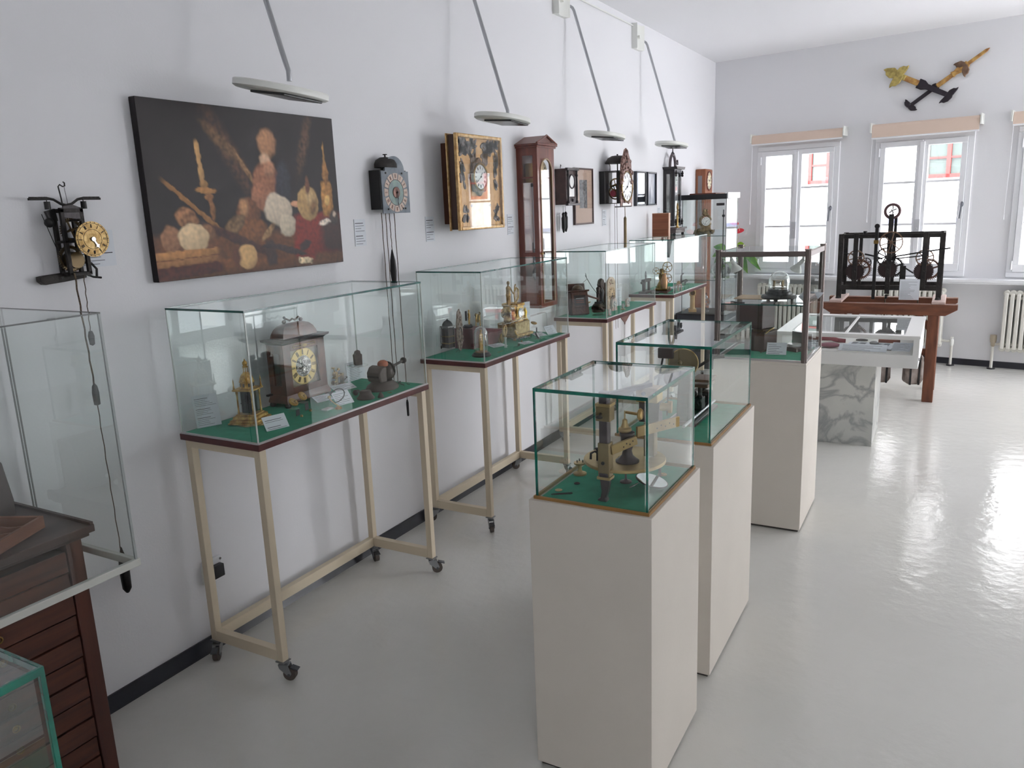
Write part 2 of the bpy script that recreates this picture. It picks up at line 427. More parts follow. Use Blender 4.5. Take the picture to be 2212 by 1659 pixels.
for a, b in REDW:
    m = MB(); w = .06
    m.box((a, -.03, RZ[0]), (b, .05, RZ[0] + w)); m.box((a, -.03, RZ[1] - w), (b, .05, RZ[1])); m.box((a, -.03, RZ[0]), (a + w, .05, RZ[1])); m.box((b - w, -.03, RZ[0]), (b, .05, RZ[1]))
    m.box(((a + b) / 2 - w / 2, -.03, RZ[0]), ((a + b) / 2 + w / 2, .05, RZ[1])); m.box((a, -.02, 3.05), (b, .05, 3.08))
    f = m.build('window', REDP, r)
    m = MB(); m.box((a + .02, .02, RZ[0] + .02), (b - .02, .03, RZ[1] - .02)); m.build('pane', mat('dark_house_pane', (70, 80, 76), .1), f)
# a parked car
r = thing('car', 'pale parked car seen low through the windows', 'car', (.1, 13.3, -.8), WA)
m = MB(); m.M = Matrix.Identity(4)
m.prism([(-2.1, .35), (2.1, .35), (2.15, .75), (1.6, .92), (.95, 1.0), (.4, 1.42), (-1.3, 1.46), (-1.9, 1.0), (-2.1, .9)], 'Y', -.85, .85)
m.build('body', mat('pale_car_paint', (170, 172, 190), .3), r, bevel=.06)
m = MB(); m.prism([(.86, 1.0), (.35, 1.36), (-1.2, 1.38), (-1.7, 1.0)], 'Y', -.87, .87); m.build('side_window', mat('car_glass', (60, 80, 84), .1), r)
for x in (-1.3, 1.35):
    for y in (-.8, .8):
        m = MB(); m.cyl((x, y - .1, .33), (x, y + .1, .33), .33, n=24); m.build('wheel', BLACKB, r)

# ---------- radiators ----------
def radiator(a, b, label, valve_u, thermo):
    r = wframe('radiator', label, 'radiator', 0, 0, 0, 'white ribbed radiators under the windows')
    n = int((b - a) / .05)
    for k in range(n):
        x = a + (k + .5) * (b - a) / n
        m = MB(); w = .017
        for y in (-.135, -.075): m.box((x - w, y - .022, .21), (x + w, y + .022, .745))
        m.cyl((x, -.135, .745), (x, -.075, .745), .03, n=10); m.cyl((x, -.135, .21), (x, -.075, .21), .03, n=10)
        m.build('rib', RADW, r, bevel=.006)
    for zz in (.70, .25):
        m = MB(); m.cyl((a, -.105, zz), (b, -.105, zz), .02); m.build('header_pipe', RADW, r)
    v = valve_u; e = a if v < a else b
    m = MB(); m.tube([(e, -.105, .25), ((e + v) / 2, -.105, .245), (v, -.105, .25)], .011); m.cyl((v, -.105, 0), (v, -.105, .24), .013); m.build('feed_pipe', RADW, r)
    m = MB(); m.cyl((v, -.105, 0), (v, -.105, .012), .035, n=20); m.build('floor_collar', BLACKB, r)
    m = MB()
    if thermo: m.lathe([(0.012, .22), (.02, .235), (.02, .26), (.026, .262), (.03, .30), (.028, .335), (0, .34)], (v, -.105, 0)); mm = mat('beige_valve', (176, 164, 144), .5)
    else: m.lathe([(0.012, .2), (.018, .22), (.018, .26), (.012, .27), (.014, .29), (0, .29)], (v, -.105, 0)); mm = LAMPW
    m.build('valve', mm, r)
radiator(.62, 1.28, 'white ribbed radiator below the window nearest the corner', 1.36, False)
radiator(1.86, 2.54, 'white ribbed radiator behind the timber clock stand', 2.63, False)
radiator(3.04, 3.74, 'white ribbed radiator with beige thermostat valve at right edge', 2.985, True)

# ---------- camera ----------
cam = bpy.data.cameras.new('camera'); co = bpy.data.objects.new('camera', cam); COL.objects.link(co)
cam.sensor_width = 36; cam.lens = 1698.95 / 2212 * 36; cam.clip_start = .02
y_, p_, r_ = R(-29.4543), R(12.4947), R(-2.2467)
fwd = Vector((sin(y_) * cos(p_), cos(y_) * cos(p_), -sin(p_))); rt = Vector((cos(y_), -sin(y_), 0)); up = rt.cross(fwd)
rt, up = rt * cos(r_) + up * sin(r_), -rt * sin(r_) + up * cos(r_)
Mx = Matrix((( rt.x, up.x, -fwd.x, 2.5307), (rt.y, up.y, -fwd.y, 0), (rt.z, up.z, -fwd.z, 1.7), (0, 0, 0, 1)))
co.matrix_world = Mx
SC.camera = co
SC.view_settings.view_transform = 'Standard'; SC.view_settings.look = 'None'; SC.view_settings.gamma = 1; SC.view_settings.use_curve_mapping = False
SC.view_settings.exposure = EXPO = 0.52
SC.cycles.transparent_max_bounces = 48; SC.cycles.max_bounces = 10; SC.cycles.diffuse_bounces = 5; SC.cycles.glossy_bounces = 6
SC.cycles.sample_clamp_indirect = 6.0
SC.cycles.caustics_reflective = False; SC.cycles.caustics_refractive = False

# ---------- daylight ----------
w = bpy.data.worlds.new('sky'); SC.world = w; w.use_nodes = True
bg = w.node_tree.nodes['Background']; bg.inputs[0].default_value = (.965, .96, .99, 1); bg.inputs[1].default_value = 12.0
def portal(loc, rot, sx, sy):
    l = bpy.data.lights.new('window_portal', 'AREA'); l.shape = 'RECTANGLE'; l.size = sx; l.size_y = sy; l.cycles.is_portal = True
    o = bpy.data.objects.new('window_portal', l); COL.objects.link(o); o.location = loc; o.rotation_euler = rot
for a, b in WINU:
    u = (a + b) / 2; loc = MW @ Vector((u, .2, (WZ0 + WZ1) / 2))
    portal(loc, (R(90), 0, WA + pi), b - a, WZ1 - WZ0)   # faces into the room
for a, b in FILL_RW:
    portal((XR + .2, (a + b) / 2, 1.46), (R(90), 0, R(90)), b - a, 2.68)
for a, b in FILL_BW:
    portal(((a + b) / 2, YB - .2, 1.765), (R(90), 0, 0), b - a, 1.67)
# ---------- showcases ----------
def textlines(m, x0, x1, zs, put, seed=0, ragged=.3):
    rn = random.Random(seed)
    for i, z in enumerate(zs):
        e = x1 - (x1 - x0) * ragged * rn.random()
        put(m, x0, e, z)
def card(name, label, w, h, loc, rz, tilt=0, cat='label', group=None, t=.0015, lines=8, seed=0, holder=False, head=(0,), frac=.02, gap=None):
    """a paper label: lies in local x (width) and z (height), face towards local -y, tilted back by tilt degrees"""
    m = MB(); m.M = rotm('X', -tilt)
    m.box((-w / 2, 0, 0), (w / 2, t, h)); rn = random.Random(seed + 5)
    z = h * .93; dz = h * .86 / lines
    for i in range(lines):
        z -= dz
        if gap and i in gap: continue
        m.mi = 2 if i in head else 1
        e = w / 2 * .85 - w * .5 * rn.random() * (1 if i not in head else .8)
        hh = dz * (.26 if i in head else .17)
        m.box((-w / 2 * .85, -.0006, z), (max(e, -w * .1), .0004, z + hh))
    m.mi = 0
    o = single(name, m, [PAPER, INK, INKB], label, cat, loc, (0, 0, rz), group)
    return o
def case(par, x0, x1, y0, y1, z0, z1, t, g, etop, evert, bottom=None, k=1.0):
    def pane(a, b):
        m = MB(); m.box(a, b); m.build('glass_pane', g, par)
    pane((x0 + t, y0, z0), (x1 - t, y0 + t, z1 - t)); pane((x0 + t, y1 - t, z0), (x1 - t, y1, z1 - t))
    pane((x0, y0, z0), (x0 + t, y1, z1 - t)); pane((x1 - t, y0, z0), (x1, y1, z1 - t))
    pane((x0, y0, z1 - t), (x1, y1, z1))
    e = .0009 * k
    for a, b in (((x0 - e, y0 - e, z1 - t - e), (x1 + e, y0 + t * .35, z1 + e)), ((x0 - e, y1 - t * .35, z1 - t - e), (x1 + e, y1 + e, z1 + e)),
                 ((x0 - e, y0 + t * .35, z1 - t - e), (x0 + t * .35, y1 - t * .35, z1 + e)), ((x1 - t * .35, y0 + t * .35, z1 - t - e), (x1 + e, y1 - t * .35, z1 + e))):
        m = MB(); m.box(a, b); m.build('top_edge', etop, par)
    for x in (x0, x1):
        for y in (y0, y1):
            m = MB(); ax = (x - e, x + t * .6) if x == x0 else (x - t * .6, x + e); ay = (y - e, y + t * .6) if y == y0 else (y - t * .6, y + e)
            m.box((ax[0], ay[0], z0), (ax[1], ay[1], z1 - t - e)); m.build('corner_edge', evert, par)

def castor(par, x, y, ztop, face, sgn):
    m = MB(); m.box((x - .02, y - .02, ztop - .004), (x + .02, y + .02, ztop)); m.cyl((x, y, ztop - .02), (x, y, ztop), .011)
    M = Matrix.Translation((x, y, 0)) @ rotm('Z', face); m.M = M
    for s in (-1, 1):
        m.prism([(-.016, .066), (.022, .066), (.034, .03), (.026, .018), (.014, .026), (-.012, .05)], 'Y', s * .014 - .0012, s * .014 + .0012)
    m.box((-.016, -.014, .06), (.022, .014, .066))
    f = m.build('castor', mat('zinc_fork', (150, 152, 154), .35, .8), par)
    w = MB(); w.M = M; w.cyl((.024, -.010, .025), (.024, .010, .025), .025, n=20); w.build('castor_wheel', RUBBER, f)
    w = MB(); w.M = M; w.box((.03, -.012, .048), (.06, .012, .052), rot=rotm('Y', 18)); w.cyl((.024, -.016, .025), (.024, .016, .025), .006); w.build('castor_brake', mat('brake_lever', (96, 98, 102), .4, .7), f)

VX0, VX1 = .0478, .4577
VB, VG = .9313, 1.4008
VY = [1.8577, 3.3978, 5.0454, 6.5468]
VL = 1.0342
VLBL = ['wheeled showcase on cream legs, nearest the camera, with the large walnut bracket clock',
        'wheeled showcase on cream legs holding the gilt figure mantel clock and glass dome',
        'wheeled showcase on cream legs holding the carved clock and painted dial',
        'wheeled showcase on cream legs farthest away, holding brass wheel machines']
FACES = [[(-60), (20), (-30), (40)], [(-150), (-50), (-140), (-20)], [30, -60, 20, -100], [0, 60, -40, 100]]
for k, y0 in enumerate(VY):
    y1 = y0 + VL
    r = thing('display_case', VLBL[k], 'display case', (0, 0, 0), 0, 'wheeled glass showcases along the left wall')
    m = MB(); m.box((VX0, y0, VB - .024), (VX1, y1, VB)); m.build('board', MAROON, r, bevel=.002)
    m = MB(); m.box((VX0 + .008, y0 + .008, VB), (VX1 - .008, y1 - .008, VB + .0012)); m.build('baize_lining', FELT, r)
    case(r, VX0 + .006, VX1 - .006, y0 + .006, y1 - .006, VB + .0012, VG, .006, VGLASS, DTEAL, GEDGE)
    for (a, b) in (((VX1 - .009, y0 + .004, VB), (VX1 - .001, y1 - .004, VB + .006)), ((VX0 + .004, y0 + .001, VB), (VX1 - .004, y0 + .009, VB + .006))):
        m = MB(); m.box(a, b); m.build('rail', ALUL, r)
    i = .012; w = .03; zb, zt = .079, VB - .024
    for x in (VX0 + i, VX1 - i - w):
        for y in (y0 + i, y1 - i - w):
            m = MB(); m.box((x, y, zb), (x + w, y + w, zt)); m.build('leg', CREAM, r, bevel=.002)
    for y in (y0 + i, y1 - i - w):
        m = MB(); m.box((VX0 + i + w, y, zb), (VX1 - i - w, y + w, zb + .045)); m.build('side_rail', CREAM, r, bevel=.002)
        m = MB(); m.box((VX0 + i + w, y, zt - .03), (VX1 - i - w, y + w, zt)); m.build('top_rail', CREAM, r, bevel=.002)
    m = MB(); m.box((VX0 + i, y0 + i + w, zb), (VX0 + i + w, y1 - i - w, zb + .045)); m.build('back_rail', CREAM, r, bevel=.002)
    for q, (x, y) in enumerate(((VX0 + i + w / 2, y0 + i + w / 2), (VX1 - i - w / 2, y0 + i + w / 2), (VX0 + i + w / 2, y1 - i - w / 2), (VX1 - i - w / 2, y1 - i - w / 2))):
        castor(r, x, y, zb, FACES[k][q], 1)

# ---------- pedestals ----------
def plinth(label, x0, x1, y0, y1, h, name='pedestal'):
    r = thing(name, label, 'pedestal', (0, 0, 0), 0, 'off-white box pedestals down the middle of the room')
    m = MB(); m.box((x0, y0, .012), (x1, y1, h)); m.build('body', PLINTH, r, bevel=.0015)
    m = MB(); m.box((x0 + .01, y0 + .01, 0), (x1 - .01, y1 - .01, .012)); m.build('recessed_foot', mat('plinth_shadow_gap', (70, 66, 62), .8), r)
    return r
def glasscase(label, x0, x1, y0, y1, h, z1):
    r = thing('glass_hood', label, 'glass case', (0, 0, 0), 0, 'frameless green-edged glass hoods on pedestals')
    for a, b in (((x0 - .004, y0 - .004, h), (x1 + .004, y0 + .002, h + .009)), ((x0 - .004, y1 - .002, h), (x1 + .004, y1 + .004, h + .009)),
                 ((x0 - .004, y0 + .002, h), (x0 + .002, y1 - .002, h + .009)), ((x1 - .002, y0 + .002, h), (x1 + .004, y1 - .002, h + .009))):
        m = MB(); m.box(a, b); m.build('plywood_trim', PLY, r)
    case(r, x0 + .002, x1 - .002, y0 + .002, y1 - .002, h + .002, z1, .008, PGLASS, TEAL, TEAL)
    m = MB(); m.box((x0 + .012, y0 + .012, h), (x1 - .012, y1 - .012, h + .003)); m.build('baize_lining', FELT, r)
    return r
P1 = (1.5026, 1.8745, 1.8918, 2.3522, .8791, 1.2066)
P2 = (1.4842, 1.8595, 2.5691, 3.1949, .8813, 1.2255)
P3 = (1.4637, 1.9275, 4.0454, 4.5526, .8861, 1.4591)
plinth('tall off-white box pedestal nearest the camera, under the brass wheel-cutting machine', *P1[:5])
plinth('tall off-white box pedestal, middle of the row, under the black lathe', *P2[:5])
plinth('wider off-white pedestal third in the row, under the aluminium-post case', *P3[:5])
glasscase('green-edged glass hood over the brass wheel-cutting machine', P1[0] + .015, P1[1] - .015, P1[2] + .015, P1[3] - .015, P1[4], P1[5])
glasscase('green-edged glass hood over the black lathe with bronze disc', P2[0] + .015, P2[1] - .015, P2[2] + .015, P2[3] - .015, P2[4], P2[5])
# near glass case cut by the lower left corner of the picture
r = thing('pedestal', 'off-white pedestal at the lower left corner under the cropped glass hood', 'pedestal', (0, 0, 0), 0)
m = MB(); m.box((1.15, .0, .012), (1.66, .455, .8)); m.build('body', PLINTH, r)
glasscase('green-edged glass hood cropped by the lower left corner of the picture', 1.17, 1.648, .02, .443, .8, 1.2066)
# aluminium post case on the third pedestal
r = thing('display_case', 'glass showcase with grey aluminium corner posts and two small spotlights', 'display case')
x0, x1, y0, y1, h, zt = P3
m = MB(); m.box((x0 + .002, y0 + .002, h), (x1 - .002, y1 - .002, h + .012)); m.build('base_board', PLINTH, r)
m = MB(); m.box((x0 + .03, y0 + .03, h + .012), (x1 - .03, y1 - .03, h + .014)); m.build('baize_lining', FELT, r)
pr = .015
for x in (x0 + pr, x1 - pr):
    for y in (y0 + pr, y1 - pr):
        pts = []
        for q in range(48):
            t = 2 * pi * q / 48; rr = pr * (.86 if q % 6 < 2 else 1)
            pts.append((x + rr * cos(t), y + rr * sin(t)))
        m = MB(); m.prism(pts, 'Z', h + .012, zt - .006); p = m.build('post', ALU, r)
        m = MB(); m.cyl((x, y, zt - .006), (x, y, zt), pr * 1.15, n=24); m.build('post_cap', ALU, p)
for a, b in (((x0 + .028, y0 + .004, zt - .036), (x1 - .028, y0 + .02, zt - .01)), ((x0 + .028, y1 - .02, zt - .036), (x1 - .028, y1 - .004, zt - .01)),
             ((x0 + .004, y0 + .028, zt - .036), (x0 + .02, y1 - .028, zt - .01)), ((x1 - .02, y0 + .028, zt - .036), (x1 - .004, y1 - .028, zt - .01))):
    m = MB(); m.box(a, b); m.build('top_rail', ALU, r, bevel=.001)
for a, b in (((x0 + .028, y0 + .006, h + .012), (x1 - .028, y0 + .016, h + .022)), ((x1 - .016, y0 + .028, h + .012), (x1 - .006, y1 - .028, h + .022)), ((x0 + .006, y0 + .028, h + .012), (x0 + .016, y1 - .028, h + .022))):
    m = MB(); m.box(a, b); m.build('bottom_rail', ALUL, r)
for a, b in (((x0 + .03, y0 + .008, h + .02), (x1 - .03, y0 + .013, zt - .034)), ((x0 + .03, y1 - .013, h + .02), (x1 - .03, y1 - .008, zt - .034)),
             ((x0 + .008, y0 + .03, h + .02), (x0 + .013, y1 - .03, zt - .034)), ((x1 - .013, y0 + .03, h + .02), (x1 - .008, y1 - .03, zt - .034)), ((x0 + .02, y0 + .02, zt - .014), (x1 - .02, y1 - .02, zt - .010))):
    m = MB(); m.box(a, b); m.build('glass_pane', VGLASS, r)
SHZ = 1.182
m = MB(); m.box((x0 + .014, y0 + .05, SHZ - .006), (x1 - .014, y1 - .02, SHZ)); s = m.build('shelf', CLEAR, r)
m = MB(); m.box((x0 + .014, y0 + .0485, SHZ - .0062), (x1 - .014, y0 + .05, SHZ + .0002)); m.build('shelf_edge', DTEAL, s)
for (x, y, dx) in ((x0 + .075, y0 + .03, .6), (x1 - .04, y0 + .03, -1.0)):
    m = MB(); m.cyl((x, y, zt - .036), (x, y, zt - .055), .006); m.cyl((x, y, zt - .052), (x + dx * .022, y + .01, zt - .075), .010)
    m.M = Matrix.Translation((x + dx * .022, y + .01, zt - .075)) @ Vector((dx * .5, .3, -1)).to_track_quat('Z', 'Y').to_matrix().to_4x4()
    m.lathe([(.008, -.004), (.012, .004), (.022, .018), (.03, .034), (.027, .034), (.018, .018), (0, .012)], n=20); m.build('spotlight', LAMPW, r)

# ---------- wall lamps ----------
LY = [2.33, 4.0, 5.47, 7.0]
HZ = [2.165, 2.19, 2.187, 2.2]; HT = [10, 5, 6, 4]
LN = ['white wall lamp on a long steel arm above the dark painting', 'white wall lamp on steel arm above the gilded picture clock',
      'white wall lamp on steel arm above the oval-dial comtoise clock', 'white wall lamp on steel arm above the black regulator, farthest away']
for k, y in enumerate(LY):
    r = thing('wall_lamp', LN[k], 'lamp', (0, y, 0), 0, 'white picture lamps on long arms')
    m = MB(); pts = [(-.09, 3.04), (-.09, 3.20), (.09, 3.20), (.09, 3.04)]
    pf = []
    for q in range(11): t = -1 + q / 5; pf.append((.012 + .028 * t * t, t))
    for q in range(10):
        (xa, ta), (xb, tb) = pf[q], pf[q + 1]
        m.prism([(0, -.13 + ta * .09), (xa + .01, -.13 + ta * .09), (xb + .01, -.13 + tb * .09), (0, -.13 + tb * .09)], 'Z', 3.0, 3.2)
    m.cyl((.02, -.13, 3.1), (.045, -.13, 3.1), .014)
    m.build('wall_mount', LAMPW, r)
    m = MB(); m.tube([(0, 0, 3.085), (.035, 0, 3.083), (.05, 0, 3.072), (.062, 0, 3.05), (.30, 0, 2.27), (.312, 0, 2.235), (.312, 0, 2.2)], .010, 10); m.build('arm', CHROME, r)
    m = MB(); n = 40; rows = []
    m.M = Matrix.Translation((.29, -.02, HZ[k])) @ rotm('Y', HT[k]) @ rotm('X', -3)
    m.lathe([(.0, .010), (.6, .010), (.9, .013), (1.0, .016), (1.02, .012), (1.02, -.006), (.96, -.012), (.7, -.014), (0, -.015)], n=n, sc=(.135, .20, 1)); hd = m.build('lamp_head', LAMPW, r)
    m = MB(); m.M = Matrix.Translation((.29, -.02, HZ[k])) @ rotm('Y', HT[k]) @ rotm('X', -3); m.box((-.06, -.10, -.023), (.11, .10, -.0145)); m.build('lamp_lens', mat('dark_lamp_lens', (66, 66, 68), .25), hd, bevel=.003)
m = MB(); m.tube([(.012, LY[2] - .05, 3.175), (.012, LY[3] - .18, 3.18)], .006, 8); single('cable_conduit', m, LAMPW, 'thin white cable conduit on the wall between two lamp mounts', 'conduit')

# ---------- labels on the left wall ----------
LG = 'white text labels on the wall beside the clocks'
def wall_label(label, y0, y1, z0, z1, seed, lines=9, gap=(4,), head=(0, 5), two=False):
    w, h = y1 - y0, z1 - z0
    card('wall_label', label, w, h, (.001 + .002, (y0 + y1) / 2, z0), R(90), 0, 'label', LG, .002, lines, seed, head=head, gap=gap)
wall_label('white text label on the wall partly behind the brass dial of the iron clock', 1.60, 1.735, 1.565, 1.685, 1)
wall_label('white text label on the wall just right of the dark painting', 2.999, 3.081, 1.556, 1.683, 2)
wall_label('white text label on the wall left of the gilded picture clock', 3.590, 3.672, 1.547, 1.680, 3)
wall_label('white text label on the wall left of the tall mahogany wall clock', 4.500, 4.582, 1.542, 1.672, 4)
wall_label('white text label on the wall below the comtoise clock', 6.08, 6.165, 1.542, 1.672, 5)
wall_label('white text label on the wall left of the black regulator clock', 7.45, 7.535, 1.545, 1.672, 6)

# ---------- painting ----------
PY0, PY1, PZ0, PZ1 = 1.8673, 2.8649, 1.4919, 2.1304
r = thing('painting', 'unframed dark canvas still life with ochre, white and red passages', 'painting', (.002, 0, 0))
m = MB(); m.box((0, PY0, PZ0), (.032, PY1, PZ1)); m.build('canvas_stretcher', mat('canvas_edge', (26, 20, 22), .8), r, bevel=.003)
def smooth(a, b, x): x = max(0, min(1, (x - a) / (b - a))); return x * x * (3 - 2 * x)
# generic still life: (cx, cy, rx, ry, angle, colour, softness, texture)
B_ = []
def blob(cx, cy, rx, ry, ang, c, soft=.12, tex=.25, sq=2.0): B_.append((cx, cy, rx, ry, R(ang), c, soft, tex, sq))
blob(.5, .88, .7, .13, 0, (98, 60, 36), .3, .5, 4); blob(.3, .93, .35, .03, 2, (120, 74, 42), .3, .5)
blob(.40, .30, .20, .06, 58, (74, 48, 36), .6, .9); blob(.36, .22, .10, .035, 40, (110, 80, 52), .6, 1.0); blob(.80, .20, .12, .04, 110, (78, 54, 40), .7, 1.0); blob(.46, .36, .09, .015, 55, (140, 104, 70), .5, 1.0)
blob(.86, .78, .16, .14, 0, (118, 34, 26), .12, .4, 5); blob(.97, .80, .10, .12, 0, (52, 30, 28), .3, .3, 4); blob(.76, .88, .07, .09, 15, (122, 36, 28), .2, .4, 3)
blob(.59, .20, .05, .09, 10, (176, 128, 92), .2, .4); blob(.575, .33, .03, .07, -8, (206, 166, 134), .25, .3)
blob(.57, .45, .075, .13, -4, (150, 98, 70), .14, .5); blob(.535, .53, .055, .09, 20, (158, 104, 76), .15, .5); blob(.66, .46, .045, .15, 6, (44, 44, 54), .25, .4); blob(.59, .36, .03, .05, 20, (170, 120, 90), .3, .5)

blob(.62, .62, .075, .10, 24, (204, 188, 166), .1, .25, 3); blob(.665, .72, .045, .07, 8, (196, 182, 160), .12, .25, 3); blob(.735, .585, .04, .02, 5, (202, 150, 116), .15, .2)
blob(.80, .58, .066, .115, 0, (176, 142, 92), .06, .35); blob(.82, .54, .03, .05, 20, (196, 164, 116), .5, .4); blob(.83, .61, .02, .05, 30, (120, 88, 56), .5, .5)
blob(.805, .46, .012, .06, 0, (110, 70, 50), .3, .3)
blob(.925, .55, .036, .12, 0, (168, 118, 60), .1, .6, 6); blob(.925, .38, .022, .10, 0, (150, 104, 56), .2, .7, 1.2); blob(.925, .25, .006, .08, 0, (160, 118, 66), .3, .3); blob(.925, .56, .016, .034, 0, (212, 172, 104), .2, .3)
blob(.90, .71, .04, .02, -10, (220, 206, 190), .3, 1.2, 2); blob(.96, .68, .03, .05, 0, (60, 50, 48), .3, .5); blob(.965, .66, .012, .02, 0, (190, 170, 150), .3, .5)
blob(.24, .33, .011, .12, -4, (196, 152, 98), .12, .2, 6); blob(.25, .46, .018, .025, 0, (160, 118, 70), .2, .5); blob(.257, .495, .05, .016, 3, (176, 124, 70), .15, .4); blob(.265, .53, .022, .02, 0, (156, 106, 62), .2, .4); blob(.275, .60, .013, .07, -4, (144, 96, 56), .25, .6)
blob(.20, .60, .16, .014, 38, (150, 104, 60), .2, .3, 6)
blob(.455, .64, .06, .10, 5, (112, 70, 44), .14, .5); blob(.47, .74, .075, .07, -10, (124, 78, 44), .16, .5); blob(.435, .60, .022, .05, 10, (190, 140, 96), .6, .4); blob(.38, .70, .06, .045, -30, (120, 92, 62), .2, .7); blob(.55, .76, .05, .022, -40, (150, 116, 78), .25, .8); blob(.40, .80, .2, .03, 22, (64, 36, 30), .25, .5)
blob(.155, .655, .052, .062, 25, (150, 104, 70), .12, .9); blob(.075, .77, .042, .078, 0, (150, 106, 76), .12, .5); blob(.24, .74, .036, .05, 0, (132, 92, 62), .2, .5); blob(.175, .765, .070, .082, 0, (214, 186, 146), .07, .3)
blob(.14, .855, .145, .022, -2, (176, 124, 74), .12, .4, 8); blob(.14, .90, .14, .018, -2, (150, 104, 64), .15, .4, 8); blob(.14, .955, .16, .035, -2, (76, 34, 26), .12, .6, 8)
blob(.425, .90, .052, .078, 0, (206, 166, 112), .08, .25); blob(.37, .90, .02, .06, 0, (90, 50, 34), .5, .4)
blob(.555, .89, .028, .085, -3, (58, 40, 36), .2, .5, 5); blob(.54, .845, .032, .012, 0, (44, 30, 30), .2, .3); blob(.66, .88, .11, .022, 14, (54, 38, 36), .2, .7); blob(.76, .86, .04, .03, -20, (58, 36, 36), .2, .5)
blob(.755, .962, .045, .02, 4, (204, 184, 150), .12, 1.2, 6)
NX, NY = 220, 140
verts = []; cols = []
def paint(u, v):
    n0 = noise.noise(Vector((u * 9, v * 6, 3))) ; c = [lin(30), lin(21), lin(23)]
    g = .8 + .35 * n0; c = [q * g for q in c]
    wu = u + .006 * noise.noise(Vector((u * 40, v * 26, 0))); wv = v + .008 * noise.noise(Vector((u * 40, v * 26, 9)))
    for cx, cy, rx, ry, an, col, soft, tex, sq in B_:
        dx, dy = (wu - cx) * 1.56, wv - cy
        a = (dx * cos(an) + dy * sin(an)) / (rx * 1.56); b = (-dx * sin(an) + dy * cos(an)) / ry
        d = (abs(a) ** sq + abs(b) ** sq) ** (1 / sq)
        if d > 1 + soft: continue
        k = 1 - smooth(1 - soft, 1 + soft, d)
        sh = 1.06 - .34 * (a * .5 + b * .5) - .25 * max(0, d - .5)      # painted modelling of the form
        tx = 1 + tex * noise.noise(Vector((u * 70, v * 45, cx * 9)))
        for i in range(3): c[i] = c[i] * (1 - k) + lin(col[i]) * max(.1, sh * tx) * k
    return c
for j in range(NY + 1):
    for i in range(NX + 1):
        u, v = i / NX, j / NY
        verts.append((.0326, PY0 + .001 + u * (PY1 - PY0 - .002), PZ1 - .001 - v * (PZ1 - PZ0 - .002))); cols.append(paint(u, v))
faces = [(j * (NX + 1) + i, (j + 1) * (NX + 1) + i, (j + 1) * (NX + 1) + i + 1, j * (NX + 1) + i + 1) for j in range(NY) for i in range(NX)]
me = bpy.data.meshes.new('painted_surface'); me.from_pydata(verts, [], faces)
ca = me.color_attributes.new('paint', 'FLOAT_COLOR', 'POINT')
ca.data.foreach_set('color', [q for c in cols for q in (*c, 1.0)])
pm = bpy.data.materials.new('oil_paint'); pm.use_nodes = True; b = pm.node_tree.nodes['Principled BSDF']; b.inputs['Roughness'].default_value = .55
an = pm.node_tree.nodes.new('ShaderNodeAttribute'); an.attribute_name = 'paint'; pm.node_tree.links.new(an.outputs['Color'], b.inputs['Base Color'])
me.materials.append(pm); o = bpy.data.objects.new('painted_surface', me); COL.objects.link(o); o.parent = r
# ---------- clock helpers: dials face local +x, y runs to the right as seen, z up ----------
def numerals(m, r0, r1, w, x0, x1, n=12, ysc=1.0, zsc=1.0, c=(0, 0, 0), strokes=(2, 1, 2, 3, 3, 2, 3, 3, 4, 2, 2, 3)):
    c = Vector(c)
    for k in range(n):
        t = pi / 2 - 2 * pi * k / n; q = strokes[k % 12]
        for j in range(q):
            off = (j - (q - 1) / 2) * w * 2.0
            a = Vector((0, cos(t) * r0 * ysc, sin(t) * r0 * zsc)); b = Vector((0, cos(t) * r1 * ysc, sin(t) * r1 * zsc))
            d = (b - a); mid = (a + b) / 2 + Vector((0, -sin(t), cos(t))) * off
            M = Matrix.Translation(c + mid) @ Matrix.Rotation(t, 4, 'X')
            m.box((x0, -d.length / 2, -w / 2), (x1, d.length / 2, w / 2), None) if False else m._fin([v for v in _boxv(m, (x0, -d.length / 2, -w / 2), (x1, d.length / 2, w / 2))], M)
def _boxv(m, a, b):
    c = (Vector(a) + Vector(b)) / 2; d = Vector(b) - Vector(a)
    r = bmesh.ops.create_cube(m.bm, size=1.0)['verts']
    for v in r: v.co = Vector((v.co.x * d.x, v.co.y * d.y, v.co.z * d.z)) + c
    return r
def hand(m, c, ang, L, w, x, tail=.2):
    # ang in degrees clockwise from twelve
    t = R(90 - ang); M = Matrix.Translation(Vector(c) + Vector((x, 0, 0))) @ Matrix.Rotation(t, 4, 'X')
    old = m.M; m.M = old @ M
    m.prism([(-L * tail, -w * .3), (-L * tail, w * .3), (L * .6, w * .35), (L * .72, w * .9), (L * .82, w * .35), (L, 0), (L * .82, -w * .35), (L * .72, -w * .9), (L * .6, -w * .35)], 'X', 0, .0012)
    m.cyl((-.001, 0, 0), (.003, 0, 0), w * .9, n=12); m.M = old
